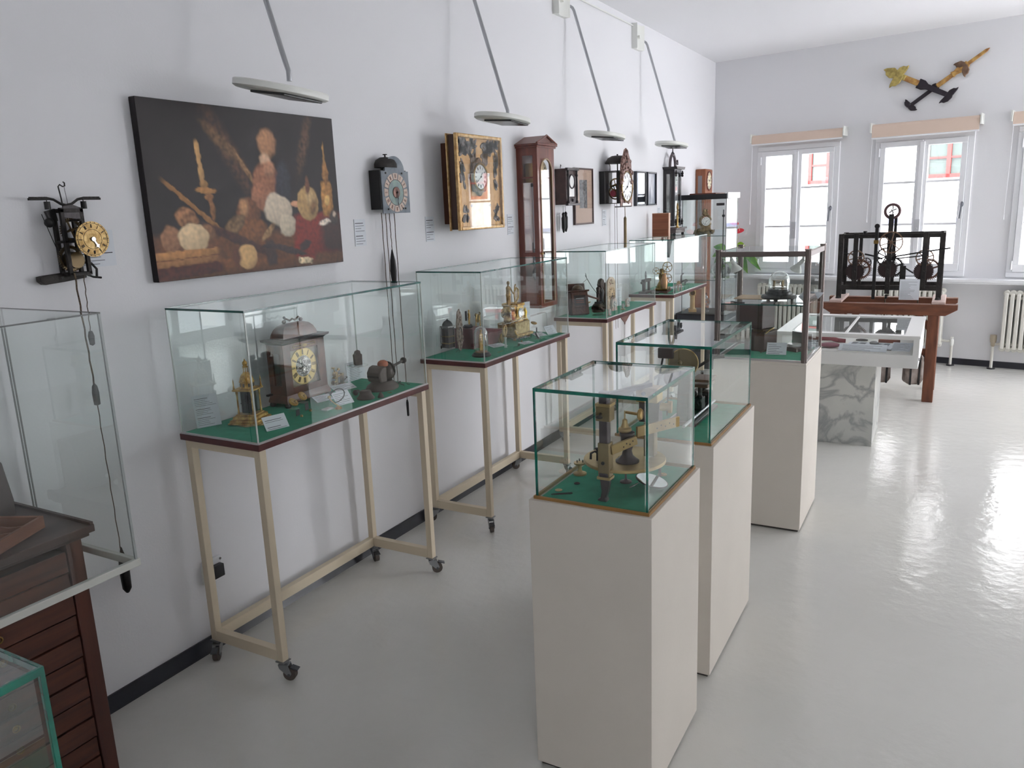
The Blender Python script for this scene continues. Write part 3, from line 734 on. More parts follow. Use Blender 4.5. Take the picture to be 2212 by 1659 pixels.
def dial(par, c, r, face, inkm, hh=None, mm=None, num=(.62, .86), w=.02, ysc=1, zsc=1, name='dial', handm=None, extra=None, th=.003):
    m = MB(); m.M = Matrix.Translation(c)
    m.lathe([(r, 0), (r, th), (0, th * 1.15)], n=40, ax='X', sc=(zsc, ysc, 1))
    m.mi = 1
    numerals(m, r * num[0], r * num[1], r * w, th * .9, th * 1.15 + .0006, ysc=ysc, zsc=zsc)
    for k in range(60):
        t = 2 * pi * k / 60; rr = r * .93
        if r > .04:
            M = Matrix.Translation((0, cos(t) * rr * ysc, sin(t) * rr * zsc)) @ Matrix.Rotation(t, 4, 'X')
            m._fin(_boxv(m, (th * .9, -r * .02, -r * .005), (th * 1.1 + .0004, r * .02, r * .005)), M)
    d = m.build(name, [face, inkm], par)
    if hh is not None:
        for ang, L in ((hh, r * .5), (mm, r * .78)):
            m = MB(); hand(m, c, ang, L, r * .06, th * 1.2 + .002 + (.002 if L > r * .6 else 0)); m.build('hand', handm or BLUED, d)
    return d

# ---------- iron wall clock with foliot, left ----------
r = thing('foliot_clock', 'small black iron wall clock with engraved brass dial and toothed foliot bar', 'clock', (.0, 1.565, 1.66))
m = MB()   # back bar and frame posts
for y in (-.034, .030): m.box((.055, y - .006, -.11), (.067, y + .006, .10)); m.box((.012, y - .006, -.11), (.024, y + .006, .095))
m.box((.012, -.040, .085), (.067, .036, .097)); m.box((.012, -.040, -.115), (.067, .036, -.104)); m.box((.012, -.040, -.01), (.067, .036, -.002))
m.cyl((.012, 0, .06), (.1, 0, .06), .004); m.cyl((.012, 0, 0), (.10, 0, 0), .005)
m.build('frame', IRON, r, bevel=.001)
m = MB(); m.prism([(-.04, -.132), (-.105, -.136), (-.118, -.125), (-.118, -.110), (-.105, -.108), (-.04, -.104), (.036, -.104), (.036, -.125)], 'X', .008, .034); m.build('foot_bracket', IRON, r, bevel=.002)
m = MB(); m.tube([(.03, .03, -.075), (.03, .06, -.08), (.03, .076, -.10), (.03, .072, -.13)], .004); m.tube([(.03, .035, -.113), (.03, .06, -.125), (.03, .088, -.13)], .0035); m.build('wall_spike', IRON, r)
m = MB()
for s in (-1, 1):
    m.tube([(.04, 0, .108), (.04, s * .018, .112), (.04, s * .04, .126), (.04, s * .06, .130)], .0042)
    m.box((.036, min(s * .055, s * .118), .124), (.044, max(s * .055, s * .118), .131))
    for k in range(11): m.box((.037, s * (.062 + k * .0052) - .0012, .131), (.043, s * (.062 + k * .0052) + .0012, .1345))
fb = m.build('foliot_bar', IRON, r)
for s, y in ((-1, -.062), (1, .058)):
    m = MB(); m.cyl((.04, y, .120), (.04, y, .124), .0015); m.cyl((.04, y, .096), (.04, y, .120), .009, n=14); m.build('foliot_weight', BLACKI, r)
m = MB(); m.tube([(.04, -.012, .085), (.04, -.014, .13), (.04, -.018, .166), (.04, -.012, .172), (.04, -.004, .166), (.04, .004, .168), (.04, .004, .178), (.04, 0, .180)], .0022); m.tube([(.04, .001, .165), (.04, .005, .112)], .0008, 5); m.build('suspension_hook', IRON, r)
m = MB(); m.prism([(-.028, .105), (.006, .108), (.028, .10), (.032, .062), (-.028, .07)], 'X', .060, .066); m.build('cock_plate', DIRON, r)
m = MB(); m.gear((.045, .0, .03), .038, .034, .006, 30, ax='X', spokes=4, rim=.028); m.gear((.035, -.01, -.06), .042, .037, .008, 36, ax='X', spokes=4, rim=.032); m.cyl((.02, -.005, -.065), (.06, -.005, -.065), .026, n=20); m.build('wheel_train', mat('dark_brass_wheels', (96, 82, 60), .4, .8), r)
m = MB(); m.sph((.035, -.062, .055), .015, sc=(.9, 1, 1)); m.prism([(-.07, .09), (-.04, .098), (-.035, .06), (-.06, .06)], 'X', .028, .04); m.tube([(.04, -.085, .082), (.04, -.062, .0), (.04, -.04, -.07)], .0012, 5); m.build('release_lever', BLACKI, r)
c = (.105, .027, -.001)
m = MB(); m.M = Matrix.Translation(c); m.lathe([(.056, 0), (.056, .003), (0, .0035)], n=48, ax='X')
m.mi = 1; m.ring((.0035, 0, 0), .031, .0006, 'X', 40, 5); m.ring((.0035, 0, 0), .050, .0006, 'X', 44, 5); numerals(m, .036, .047, .0011, .003, .0042)
for k in range(24): t = 2 * pi * k / 24; m.cyl((.003, .053 * cos(t), .053 * sin(t)), (.0043, .053 * cos(t), .053 * sin(t)), .0013, n=6)
d = m.build('dial', [mat('engraved_brass', (184, 158, 108), .45, .7, c2=(146, 118, 72), scale=60, bump=.2), INKB], r)
m = MB(); hand(m, c, 150, .034, .008, .006); m.build('hand', STEEL, d)
CORDM = CORD
def wcord(p, q, name='cord', rr=.0022, par=None, wob=.0015):
    m = MB(); P = Vector(p); Q = Vector(q); n = 14
    m.tube([P.lerp(Q, i / n) + Vector((0, wob * sin(i * 2.1), 0)) for i in range(n + 1)], rr, 6); return m.build(name, CORDM, par or r)
wcord((.07, -.028, -.105), (.07, -.020, -.47), rr=.003); wcord((.055, .012, -.105), (.05, .008, -.30), rr=.0016)
m = MB(); m.lathe([(0, -.545), (.010, -.54), (.011, -.50), (.008, -.478), (.003, -.470), (0, -.465)], (.07, -.020, 0)); m.build('counterweight', DIRON, r)
m = MB(); m.lathe([(0, -.348), (.008, -.343), (.010, -.315), (.006, -.30), (0, -.296)], (.05, .008, 0)); m.build('small_weight', DIRON, r)
wcord((.07, -.020, -.545), (.06, -.012, -1.06), rr=.0018)
m = MB(); m.lathe([(0, -1.232), (.006, -1.228), (.015, -1.212), (.017, -1.15), (.014, -1.105), (.006, -1.075), (.003, -1.06), (0, -1.055)], (.06, -.010, 0)); m.build('driving_weight', BLACKI, r)

# ---------- painted-dial wall clock with bell ----------
r = thing('wall_clock', 'small wall clock with blue-grey painted arched dial and iron bell on top', 'clock', (0, 3.25, 1.8))
m = MB(); m.box((.006, -.118, -.075), (.07, .10, .112)); m.build('iron_case', BLACKI, r, bevel=.002)
pts = [(-.110, -.095), (.110, -.095), (.110, .108), (.078, .108)] + [(.078 * cos(R(a)), .108 + .072 * sin(R(a))) for a in range(10, 180, 10)] + [(-.078, .108), (-.110, .108)]
m = MB(); m.prism(pts, 'X', .07, .075)
DB = mat('blue_grey_dial_paint', (132, 140, 148), .6, c2=(96, 104, 114), scale=18, detail=6)
m.build('dial_plate', DB, r)
m = MB()
for k in range(12):   # cream numeral cartouches
    t0 = R(90 - k * 30 + 12.5); t1 = R(90 - k * 30 - 12.5)
    P = []
    for q in range(5): t = t0 + (t1 - t0) * q / 4; P.append((.094 * cos(t), .094 * sin(t)))
    for q in range(5): t = t1 + (t0 - t1) * q / 4; P.append((.064 * cos(t), .064 * sin(t)))
    m.prism([(y, z + .005) for y, z in P], 'X', .075, .0765)
m.mi = 1; numerals(m, .070, .088, .0018, .0762, .0772, c=(0, 0, .005))
m.ring((.076, 0, .005), .062, .0008, 'X', 40, 5)
m.build('numeral_ring', [mat('pale_pink_paint', (208, 190, 178), .6, c2=(190, 170, 158), scale=30), mat('brown_ink', (110, 74, 66), .7)], r)
m = MB(); m.lathe([(.061, 0), (.061, .0008), (0, .001)], (.075, 0, .005), n=36, ax='X'); m.build('green_centre', mat('pale_green_paint', (150, 172, 164), .6, c2=(126, 142, 144), scale=24), r)
m = MB(); m.lathe([(.027, 0), (.027, .004), (.02, .006), (0, .006)], (.076, 0, .005), n=28, ax='X'); m.build('alarm_disc', mat('copper_disc', (110, 82, 74), .4, .6), r)
m = MB(); hand(m, (.08, 0, .005), 178, .075, .004, .004); hand(m, (.08, 0, .005), 182, .04, .005, .007); m.build('hand', BLUED, r)
for y, z in ((-.075, .098), (.055, .098), (-.07, -.075), (.05, -.073), (.07, -.073)):
    m = MB(); m.cyl((.075, y, z), (.079, y, z), .0045, n=10); m.build('stud', BLACKI, r)
m = MB(); m.lathe([(.072, 0), (.071, .018), (.060, .036), (.035, .048), (0, .052), ], (.045, -.03, .125), n=32, sc=(.62, 1, 1)); m.cyl((.045, -.03, .17), (.045, -.03, .188), .004); m.cyl((.045, -.03, .186), (.045, -.03, .190), .011); m.build('bell', IRON, r)
m = MB(); m.cyl((.045, -.06, .10), (.045, -.06, .13), .006); m.build('bell_post', BLACKI, r)
for y in (-.09, -.058, -.028, .012): wcord((.045, y, -.09), (.045, y + .004, -.98 if y != -.028 else -.30), rr=.0020)
m = MB(); m.lathe([(0, -.445), (.012, -.435), (.017, -.38), (.014, -.33), (.006, -.29), (.003, -.275), (0, -.27)], (.045, -.026, 0)); m.build('driving_weight', BLACKI, r)
m = MB(); m.lathe([(0, -1.155), (.006, -1.15), (.007, -1.08), (.004, -1.065), (0, -1.06)], (.045, .014, 0)); m.tube([(.045, .014, -1.06), (.045, .016, -1.0)], .0014, 6); m.build('small_weight', BLACKI, r)

# ---------- gilded picture clock ----------
r = thing('picture_clock', 'gilt framed picture clock with round enamel dial on brown backbox', 'clock', (0, 3.95, 1.85))
y0, y1, z0, z1 = -.268, .225, -.252, .262
m = MB(); m.box((0, -.169, -.217), (.105, .20, .222)); m.build('backbox', mat('brown_box_wood', (96, 54, 34), .5, c2=(80, 44, 28), scale=8), r, bevel=.002)
m = MB(); m.box((.105, y0 + .012, z0 + .006), (.150, y1 - .006, z1 - .006)); m.build('frame_side', mat('dark_frame_wood', (66, 44, 36), .45), r)
FRG = mat('gilded_frame', (216, 184, 132), .4, .5, c2=(180, 140, 88), scale=40, bump=.25, bscale=160)
f = None
w = .020
for a, b in (((.150, y0, z0), (.168, y0 + w, z1)), ((.150, y1 - w, z0), (.168, y1, z1)), ((.150, y0 + w, z0), (.168, y1 - w, z0 + w)), ((.150, y0 + w, z1 - w), (.168, y1 - w, z1))):
    m = MB(); m.box(a, b); m.build('frame_moulding', FRG, r, bevel=.004)
for a, b in (((.098, y0, z0), (.106, y0 + .012, z1)), ((.098, y0 + .012, z1 - .01), (.106, y1, z1))):
    m = MB(); m.box(a, b); m.build('frame_edge', FRG, r)
m = MB(); m.box((.150, y0 + w, z0 + w), (.154, y1 - w, z1 - w)); m.build('picture_ground', mat('embossed_ochre', (206, 164, 108), .45, .3, c2=(184, 140, 86), scale=22, bump=.3, bscale=60), r)
m = MB()
def leaf(y, z, L, wd, a):
    P = []
    for q in range(12): t = 2 * pi * q / 12; P.append((L * .5 * cos(t) * (1 if cos(t) > 0 else .8), wd * sin(t) * (1 - .4 * cos(t))))
    ca_, sa_ = cos(R(a)), sin(R(a)); m.prism([(y + p * ca_ - s * sa_, z + p * sa_ + s * ca_) for p, s in P], 'X', .154, .1575)
rn = random.Random(3)
for sy in (-1, 1):
    for q in range(34): leaf(sy * (.04 + .17 * rn.random()) - .02, .15 + .08 * rn.random(), .065, .011, rn.random() * 180)
    for q in range(14): leaf(-.02 + sy * (.165 + .04 * rn.random()), -.02 + .18 * rn.random(), .06, .010, 70 + 60 * rn.random())
    leaf(-.02 + sy * .06, .13, .09, .028, 90 + sy * 20); leaf(-.02 + sy * .055, .07, .04, .008, 90); 
    for q in range(9): leaf(-.02 + sy * (.14 + .06 * rn.random()), -.20 + .07 * rn.random(), .05, .010, rn.random() * 180)
    for zz in (.05, -.12): leaf(-.02 + sy * .10, zz, .02, .008, 30)
m.build('grey_relief', mat('grey_relief', (120, 108, 104), .5, c2=(90, 80, 78), scale=40, bump=.3), r)
m = MB(); P = [((.098 + .008 * cos(8 * R(a))) * cos(R(a)), (.098 + .008 * cos(8 * R(a))) * sin(R(a))) for a in range(0, 360, 5)]
cy, cz = -.045, .035
m.prism([(y * .85 + cy, z + cz) for y, z in P], 'X', .154, .172); m.build('dial_surround', mat('bronze_surround', (98, 70, 50), .4, .5, c2=(60, 42, 30), scale=30, bump=.5), r, bevel=.004)
m = MB(); m.ring((.176, cy, cz), .072, .006, 'X', 40); m.build('bezel', DBRASS, r)
dial(r, (.172, cy, cz), .068, ENAMEL, INKB, 38, 237, w=.03)
m = MB(); m.box((.160, y0 + w, z0 + w), (.163, y1 - w, z1 - w)); 
m.bm.free(); m = MB(); m.box((.1795, y0 + w * .5, z0 + w * .5), (.1815, y1 - w * .5, z1 - w * .5)); m.build('front_glass', glass('flat_front_glass', (.97, .98, .98), boost=1.0), r)

# ---------- tall mahogany wall clock ----------
r = thing('longcase_wall_clock', 'tall mahogany wall clock with pediment roof and arched glass door', 'clock', (0, 4.78, 1.6))
W0, W1, X1 = -.128, .118, .152; ZB, ZT = -.55, .495
m = MB(); m.box((0, W0, ZB), (.012, W1, ZT)); m.build('back_board', MAHOG, r)
# side frames with glazed panels (both sides)
for y in (W0, W1 - .012):
    for a, b in (((.012, y, ZB), (.040, y + .012, ZT)), ((X1 - .034, y, ZB), (X1 - .010, y + .012, ZT)), ((.040, y, ZT - .06), (X1 - .034, y + .012, ZT)),
                 ((.040, y, ZB), (X1 - .034, y + .012, ZB + .03)), ((.040, y, -.208), (X1 - .034, y + .012, -.182)), ((.040, y, .292), (X1 - .034, y + .012, .302))):
        m = MB(); m.box(a, b); m.build('side_frame', MAHOG, r)
    m = MB(); m.box((.040, y + .004, ZB + .03), (X1 - .034, y + .007, ZT - .06)); m.build('side_glass', CLEAR, r)
# arched front door
AW = .084; AC = .33; cy = -.005
pts_out = [(W0, ZB), (W1, ZB), (W1, ZT), (W0, ZT)]
m = MB()
for a, b in (((X1 - .010, W0, ZB), (X1, cy - AW, ZT)), ((X1 - .010, cy + AW, ZB), (X1, W1, ZT)), ((X1 - .010, cy - AW, ZB), (X1, cy + AW, ZB + .03)), ((X1 - .010, cy - AW, AC + AW), (X1, cy + AW, ZT))): m.box(a, b)
for s in (-1, 1):
    A = [(cy + s * AW * cos(R(a)), AC + AW * sin(R(a))) for a in range(0, 91, 9)]
    m.prism(A + [(cy + s * AW, AC + AW)], 'X', X1 - .010, X1)
m.build('door', MAHOG, r, bevel=.001)
m = MB(); pts = [(X1 + .002, cy - AW, ZB + .03), (X1 + .002, cy - AW, AC)] + [(X1 + .002, cy - AW * cos(R(a)), AC + AW * sin(R(a))) for a in range(9, 180, 9)] + [(X1 + .002, cy + AW, AC), (X1 + .002, cy + AW, ZB + .03)]
m.tube(pts, .005, 8); m.build('door_bead', mat('pale_bead', (176, 150, 122), .4), r)
m = MB(); pts = [(cy - AW, ZB + .03), (cy + AW, ZB + .03), (cy + AW, AC)] + [(cy + AW * cos(R(a)), AC + AW * sin(R(a))) for a in range(9, 180, 9)] + [(cy - AW, AC)]
m.prism(pts, 'X', X1 - .005, X1 - .003); m.build('door_glass', CLEAR, r)
m = MB(); m.box((0, W0 - .022, ZT), (X1 + .018, W1 + .022, ZT + .012)); m.box((0, W0 - .014, ZT - .012), (X1 + .010, W1 + .014, ZT)); m.build('cornice', MAHOG, r, bevel=.002)
m = MB(); m.prism([(W0 - .024, ZT + .012), (W1 + .024, ZT + .012), (cy, ZT + .066)], 'X', 0, X1 + .004)
m.build('roof', mat('red_brown_roof', (104, 60, 50), .4), r)
for s in (-1, 1):
    m = MB(); m.tube([(X1 + .012, cy, ZT + .066), (X1 + .012, cy + s * .146, ZT + .015)], .006, 6); m.build('pediment_moulding', MAHOG, r)
m = MB(); m.tube([(X1 + .012, W0 - .02, ZT + .015), (X1 + .012, W1 + .02, ZT + .015)], .006, 6); m.build('pediment_moulding', MAHOG, r)
dial(r, (.118, cy, .33), .076, mat('gold_dial', (206, 176, 122), .4, .4), INKB, 300, 48, w=.025)
m = MB(); m.box((.03, cy - .06, .27), (.10, cy + .05, .39)); m.build('movement', mat('movement_plates', (168, 128, 70), .35, .8), r)
m = MB(); m.cyl((.06, cy, .27), (.06, cy, -.30), .004); m.lathe([(0, -.35), (.045, -.345), (.05, -.32), (.045, -.295), (0, -.29)], (.06, cy, 0), n=24) if False else m.cyl((.054, cy, -.33), (.068, cy, -.33), .048, n=32); m.build('pendulum', STEEL, r)
for k in range(5):
    m = MB(); yy = cy - .07 + k * .028; m.cyl((.09, yy, .24), (.09, yy, -.16 - .05 * (k % 2)), .0055 if k % 2 else .007); m.build('chime_rod', CHROME, r)
m = MB(); m.box((.075, cy - .075, .24), (.105, cy + .065, .262)); m.build('chime_bracket', BLACKI, r)
m = MB(); m.cyl((.08, cy - .05, -.12), (.08, cy - .05, -.27), .018, n=20); m.build('weight', STEEL, r)
m = MB(); m.cyl((X1, W0 + .02, -.19), (X1 + .014, W0 + .02, -.19), .006); m.build('door_knob', BRASS, r)

# ---------- small black cuckoo-type box clock ----------
r = thing('wall_clock', 'small black box wall clock with arched mirror front and two black weights', 'clock', (0, 5.31, 1.85))
m = MB(); m.box((0, -.092, -.13), (.085, .092, .12)); m.build('case', DWOOD, r, bevel=.002)
m = MB(); m.box((.085, -.1, .106), (.105, .1, .124)); m.build('cornice', EBON, r, bevel=.002)
m = MB(); m.box((.085, -.104, -.138), (.108, .112, -.122)); m.build('plinth', EBON, r, bevel=.002)
for y in (-.074, .074):
    m = MB(); m.lathe([(.009, -.122), (.010, -.11), (.005, -.10), (.008, -.06), (.008, 0), (.006, .06), (.010, .075), (.006, .085), (.009, .106)], (.096, y, 0), n=12); m.build('column', EBON, r)
m = MB(); m.prism([(-.044, -.075), (.044, -.075), (.044, .03)] + [(.044 * cos(R(a)), .03 + .05 * sin(R(a))) for a in range(15, 180, 15)] + [(-.044, .03)], 'X', .085, .089); m.build('mirror_glare_arch', ENAMEL, r)  # bright window reflection in the arch, put in as white enamel
m = MB(); m.ring((.091, 0, .03), .047, .005, 'X', 24); m.prism([(-.06, -.122), (.06, -.122), (.055, -.085), (-.055, -.085)], 'X', .085, .092); m.sph((.094, 0, -.10), .012); m.build('carved_frame', mat('ebony_carving', (52, 44, 48), .4, bump=.3), r)
m = MB(); m.tube([(.03, -.06, .124), (.03, -.055, .15), (.03, -.045, .142), (.03, -.06, .135)], .002); m.build('hanger', IRON, r)
for y, zt in ((-.062, -.165), (-.022, -.16)):
    m = MB(); m.tube([(.045, y, -.138), (.045, y + .003, zt - .03)], .0018, 5); m.build('chain', STEEL, r)
    m = MB(); m.lathe([(0, zt - .165), (.006, zt - .16), (.014, zt - .13), (.015, zt - .06), (.010, zt - .045), (.012, zt - .03), (.005, zt - .02), (0, zt - .018)], (.045, y + .003, 0), n=14); m.build('pine_cone_weight', BLACKI, r)

# ---------- framed prints ----------
def framed(label, y0, y1, z0, z1, fw, fm, pm, th=.018, mount=None, img=None, tilt=0, name='framed_print', cat='picture', grp=None, glz=True):
    r = thing(name, label, cat, (0, 0, 0), 0, grp)
    for a, b in (((.001, y0, z0), (th, y0 + fw, z1)), ((.001, y1 - fw, z0), (th, y1, z1)), ((.001, y0 + fw, z0), (th, y1 - fw, z0 + fw)), ((.001, y0 + fw, z1 - fw), (th, y1 - fw, z1))):
        m = MB(); m.box(a, b); m.build('frame_rail', fm, r, bevel=.0015)
    m = MB(); m.box((.001, y0 + fw, z0 + fw), (th * .5, y1 - fw, z1 - fw)); m.build('mount', mount or pm, r)
    if img:
        m = MB(); m.box((th * .5, img[0], img[2]), (th * .5 + .001, img[1], img[3])); m.build('print', pm, r)
    if glz: m = MB(); m.box((th * .72, y0 + fw * .8, z0 + fw * .8), (th * .82, y1 - fw * .8, z1 - fw * .8)); m.build('picture_glass', CLEAR, r)
    return r
ETCH = mat('grey_engraving', (150, 150, 152), .7, c2=(84, 84, 88), scale=50, detail=8)
framed('framed grey engraving on a tan mount beside the small black clock', 5.515, 5.868, 1.567, 1.987, .012, DWOOD, ETCH, .02, mat('tan_mount', (206, 178, 160), .8), (5.62, 5.76, 1.69, 1.90))
framed('narrow dark framed picture with bright glass, next to the comtoise clock', 6.81, 7.06, 1.689, 1.989, .014, GREYB, mat('photo_mirror', (110, 116, 130), .05, .9), .03, grp=None)
framed('dark framed photograph of tall spires left of the black regulator', 7.11, 7.357, 1.689, 1.989, .014, GREYB, mat('photo_greys', (96, 104, 120), .3, c2=(180, 186, 196), scale=14, stretch=(1, 3, .5), detail=5), .03, glz=False)

# ---------- comtoise clock ----------
r = thing('comtoise_clock', 'wall clock with white oval-looking dial in embossed brass surround and open black movement box', 'clock', (0, 6.175, 1.845))
m = MB(); m.box((0, -.13, -.13), (.165, -.126, .125)) if False else None
m = MB(); m.box((0, -.145, -.13), (.045, -.14, .125)); m.box((0, -.14, -.13), (.005, .12, .125)); m.box((.005, -.14, .120), (.165, .12, .125)); m.box((.005, -.14, -.13), (.165, .12, -.125)); m.build('iron_case', BLACKI, r)
for a, b in (((.05, -.14, -.125), (.075, -.130, .12)), ((.145, -.14, -.125), (.165, -.130, .12)), ((.05, .11, -.125), (.075, .12, .12)), ((.145, .11, -.125), (.165, .12, .12))):
    m = MB(); m.box(a, b); m.build('case_pillar', IRON, r)
m = MB(); m.gear((.12, -.10, .02), .05, .045, .006, 32, 'Y', 4, .038); m.gear((.10, -.05, -.04), .06, .055, .008, 40, 'Y', 4, .048); m.cyl((.11, -.11, -.05), (.11, .02, -.05), .03, n=20); m.build('wheel_train', DBRASS, r)
m = MB(); m.gear((.115, -.139, -.05), .028, .022, .004, 14, 'Y'); m.build('red_fan', mat('red_painted_fan', (120, 32, 48), .5), r)
P = [(-.125, -.155), (.125, -.155), (.13, -.09), (.128, .08), (.118, .13), (.11, .19), (.085, .215), (.06, .25), (.03, .285), (0, .30), (-.035, .285), (-.06, .245), (-.10, .215), (-.112, .18), (-.12, .13), (-.128, .08), (-.13, -.09)]
m = MB(); m.prism(P, 'X', .168, .176); rn = random.Random(5)
for q in range(46):
    t = rn.random() * pi; rr = .12 + .02 * rn.random(); m.sph((.178, rr * cos(t) * (1 - .35 * rn.random()), .02 + rr * sin(t) * 1.1 + .11 * rn.random() * sin(t)), .012 + .010 * rn.random(), 6, (.7, 1, 1))
for q in range(16):
    t = pi + rn.random() * pi; m.sph((.178, .122 * cos(t), .0 + .135 * sin(t) * .95), .009 + .006 * rn.random(), 6, (.7, 1, 1))
m.sph((.18, 0, .19), .035, 10, (.6, 1, 1.2)); m.sph((.18, 0, .26), .022, 8, (.6, 1, 1.4))
m.build('embossed_surround', mat('pinkish_brass_relief', (146, 116, 108), .45, .6, c2=(90, 66, 60), scale=50, bump=.4), r)
m = MB(); m.ring((.182, 0, 0), .118, .006, 'X', 44); m.build('bezel', DBRASS, r)
dial(r, (.178, 0, 0), .114, ENAMEL, INKB, 240, 42, w=.016)
m = MB(); m.box((.176, -.09, -.150), (.179, .09, -.128)); m.build('name_plate', ENAMEL, r)
m = MB(); m.box((.120, -.118, -.160), (.176, .118, -.152)); m.build('plinth', BLACKI, r)
m = MB(); m.lathe([(.11, .185), (.108, .195), (.085, .228), (.05, .244), (0, .248)], (.10, 0, 0), n=32, sc=(.9, 1.0, 1)); m.cyl((.10, 0, .246), (.10, 0, .258), .006); m.build('bell', IRON, r)
m = MB(); m.cyl((.10, 0, .125), (.10, 0, .2), .005); m.tube([(.06, -.06, .125), (.06, -.06, .165), (.06, -.08, .185)], .003); m.build('bell_post', IRON, r)
for y in (-.07, -.02): 
    m = MB(); m.tube([(.10, y, -.13), (.10, y, -1.15)], .0016, 6); m.build('cord', CORD, r)
m = MB(); m.cyl((.13, .08, -.155), (.13, .084, -.235), .003); m.lathe([(.004, -.235), (.012, -.25), (.013, -.6), (.006, -.62)], (.13, .084, 0), n=14); m.build('pendulum_rod', mat('olive_brass', (120, 104, 78), .5, .6), r)

# ---------- ebonised regulator on console with brass instrument ----------
r = thing('regulator_clock', 'tall black wall regulator with openwork arched crest and long glass door', 'clock', (0, 7.745, 1.75))
ZB, ZT = -.27, .27; W0, W1, X1 = -.118, .10, .115
m = MB(); m.box((0, W0, ZB), (.012, W1, ZT)); m.build('back_board', EBON, r)
for y in (W0, W1 - .01):
    for a, b in (((.012, y, ZB), (.032, y + .01, ZT)), ((X1 - .03, y, ZB), (X1 - .008, y + .01, ZT)), ((.032, y, ZT - .04), (X1 - .03, y + .01, ZT)), ((.032, y, ZB), (X1 - .03, y + .01, ZB + .03))):
        m = MB(); m.box(a, b); m.build('side_frame', EBON, r)
    m = MB(); m.box((.032, y + .003, ZB + .03), (X1 - .03, y + .006, ZT - .04)); m.build('side_glass', CLEAR, r)
AC, AW, cy = .17, .078, -.01
m = MB()
for a, b in (((X1 - .008, W0, ZB), (X1, cy - AW, ZT)), ((X1 - .008, cy + AW, ZB), (X1, W1, ZT)), ((X1 - .008, cy - AW, ZB), (X1, cy + AW, ZB + .03)), ((X1 - .008, cy - AW, AC + AW), (X1, cy + AW, ZT))): m.box(a, b)
for s in (-1, 1): m.prism([(cy + s * AW * cos(R(a)), AC + AW * sin(R(a))) for a in range(0, 91, 9)] + [(cy + s * AW, AC + AW)], 'X', X1 - .008, X1)
m.build('door', GREYB, r)
m = MB(); m.prism([(cy - AW, ZB + .03), (cy + AW, ZB + .03), (cy + AW, AC)] + [(cy + AW * cos(R(a)), AC + AW * sin(R(a))) for a in range(9, 180, 9)] + [(cy - AW, AC)], 'X', X1 - .005, X1 - .003); m.build('door_glass', CLEAR, r)
m = MB(); m.prism([(W0 - .01, ZT), (W1 + .01, ZT), (W1 + .03, ZT + .024), (W0 - .03, ZT + .024)], 'X', 0, X1 + .03); m.build('cornice', EBON, r, bevel=.002)
for y in (W0 + .008, W1 - .008):
    for (a, b) in ((.20, .26), (-.26, -.20)):
        m = MB(); m.lathe([(.006, a), (.013, a + .012), (.008, a + .02), (.014, a + .035), (.008, a + .045), (.006, b)], (X1 + .012, y, 0), n=10); m.build('half_column', EBON, r)
m = MB(); m.tube([(.06, W0 + .02, ZT + .024)] + [(.06, cy - .085 * cos(R(a)), ZT + .024 + .12 * sin(R(a))) for a in range(0, 181, 15)] + [(.06, W1 - .02, ZT + .024)], .014, 8)
m.tube([(.10, cy - .05, ZT + .03), (.10, cy - .02, ZT + .07), (.10, cy + .03, ZT + .05), (.10, cy + .02, ZT + .09)], .009); m.build('crest', mat('grey_brown_carving', (84, 74, 78), .4), r)
m = MB(); z = ZT + .14; m.lathe([(.012, z), (.02, z + .01), (.006, z + .03), (.005, z + .06), (.018, z + .075), (.012, z + .082), (.008, z + .1), (0, z + .115)], (.06, cy, 0), n=12); m.build('finial', EBON, r)
dial(r, (.09, cy, AC), .066, ENAMEL, INKB, 0, 90, w=.02)
m = MB(); m.cyl((.06, cy, .1), (.06, cy, -.19), .004); m.cyl((.052, cy, -.2), (.066, cy, -.2), .04, n=28); m.build('pendulum', STEEL, r)
m = MB(); m.box((0, -.17, -.30), (.155, .17, -.285)); m.box((.01, -.15, -.335), (.14, .15, -.30)); m.build('console_shelf', mat('grey_brown_shelf', (98, 88, 88), .45), r, bevel=.003)
for y in (-.135, .135):
    m = MB(); m.lathe([(.012, -.335), (.016, -.35), (.008, -.37), (.014, -.39), (.006, -.41), (0, -.42)], (.12, y, 0), n=10); m.build('drop_finial', EBON, r)
m = MB(); m.prism([(-.10, -.335), (.10, -.335), (.09, -.42), (.05, -.46), (.03, -.54), (0, -.58), (-.03, -.54), (-.05, -.46), (-.09, -.42)], 'X', .0, .03); m.build('back_bracket', DIRON, r)
r = thing('brass_instrument', 'slender brass pillar instrument standing at the black regulator on its console', 'instrument', (.14, 7.64, 1.465))
m = MB(); m.lathe([(.022, 0), (.022, .006), (.012, .012), (.009, .03), (.009, .11), (.011, .115), (.008, .12)], n=16); m.build('pillar', BRASS, r)
m = MB(); m.cyl((0, -.07, .155), (0, .05, .155), .003); m.build('cross_arm', STEEL, r)
m = MB(); m.lathe([(.007, .12), (.009, .14), (.007, .17), (.010, .19), (.008, .22), (.004, .235), (0, .24)], n=12); m.build('head', DBRASS, r)

# ---------- brown panel standing on the fourth showcase, red-brown clock in the corner ----------
r = thing('wooden_cabinet', 'small red-brown wooden box with three bands standing on the farthest showcase by the black regulator', 'box', (.13, 7.15, VG))
m = MB(); m.box((-.078, .004, 0), (.082, .05, .215)); m.build('case', mat('box_edge_wood', (206, 168, 146), .5), r, bevel=.0015)
m = MB(); m.box((-.073, 0, .005), (.077, .004, .210)); m.build('front', mat('red_brown_panel', (132, 72, 46), .5, c2=(150, 88, 58), scale=10, stretch=(.3, 1, 5), detail=5), r)
for z in (.065, .135):
    m = MB(); m.box((-.072, -.001, z - .0012), (.076, 0, z + .0012)); m.build('groove_strip', mat('groove_brown', (96, 52, 34), .6), r)

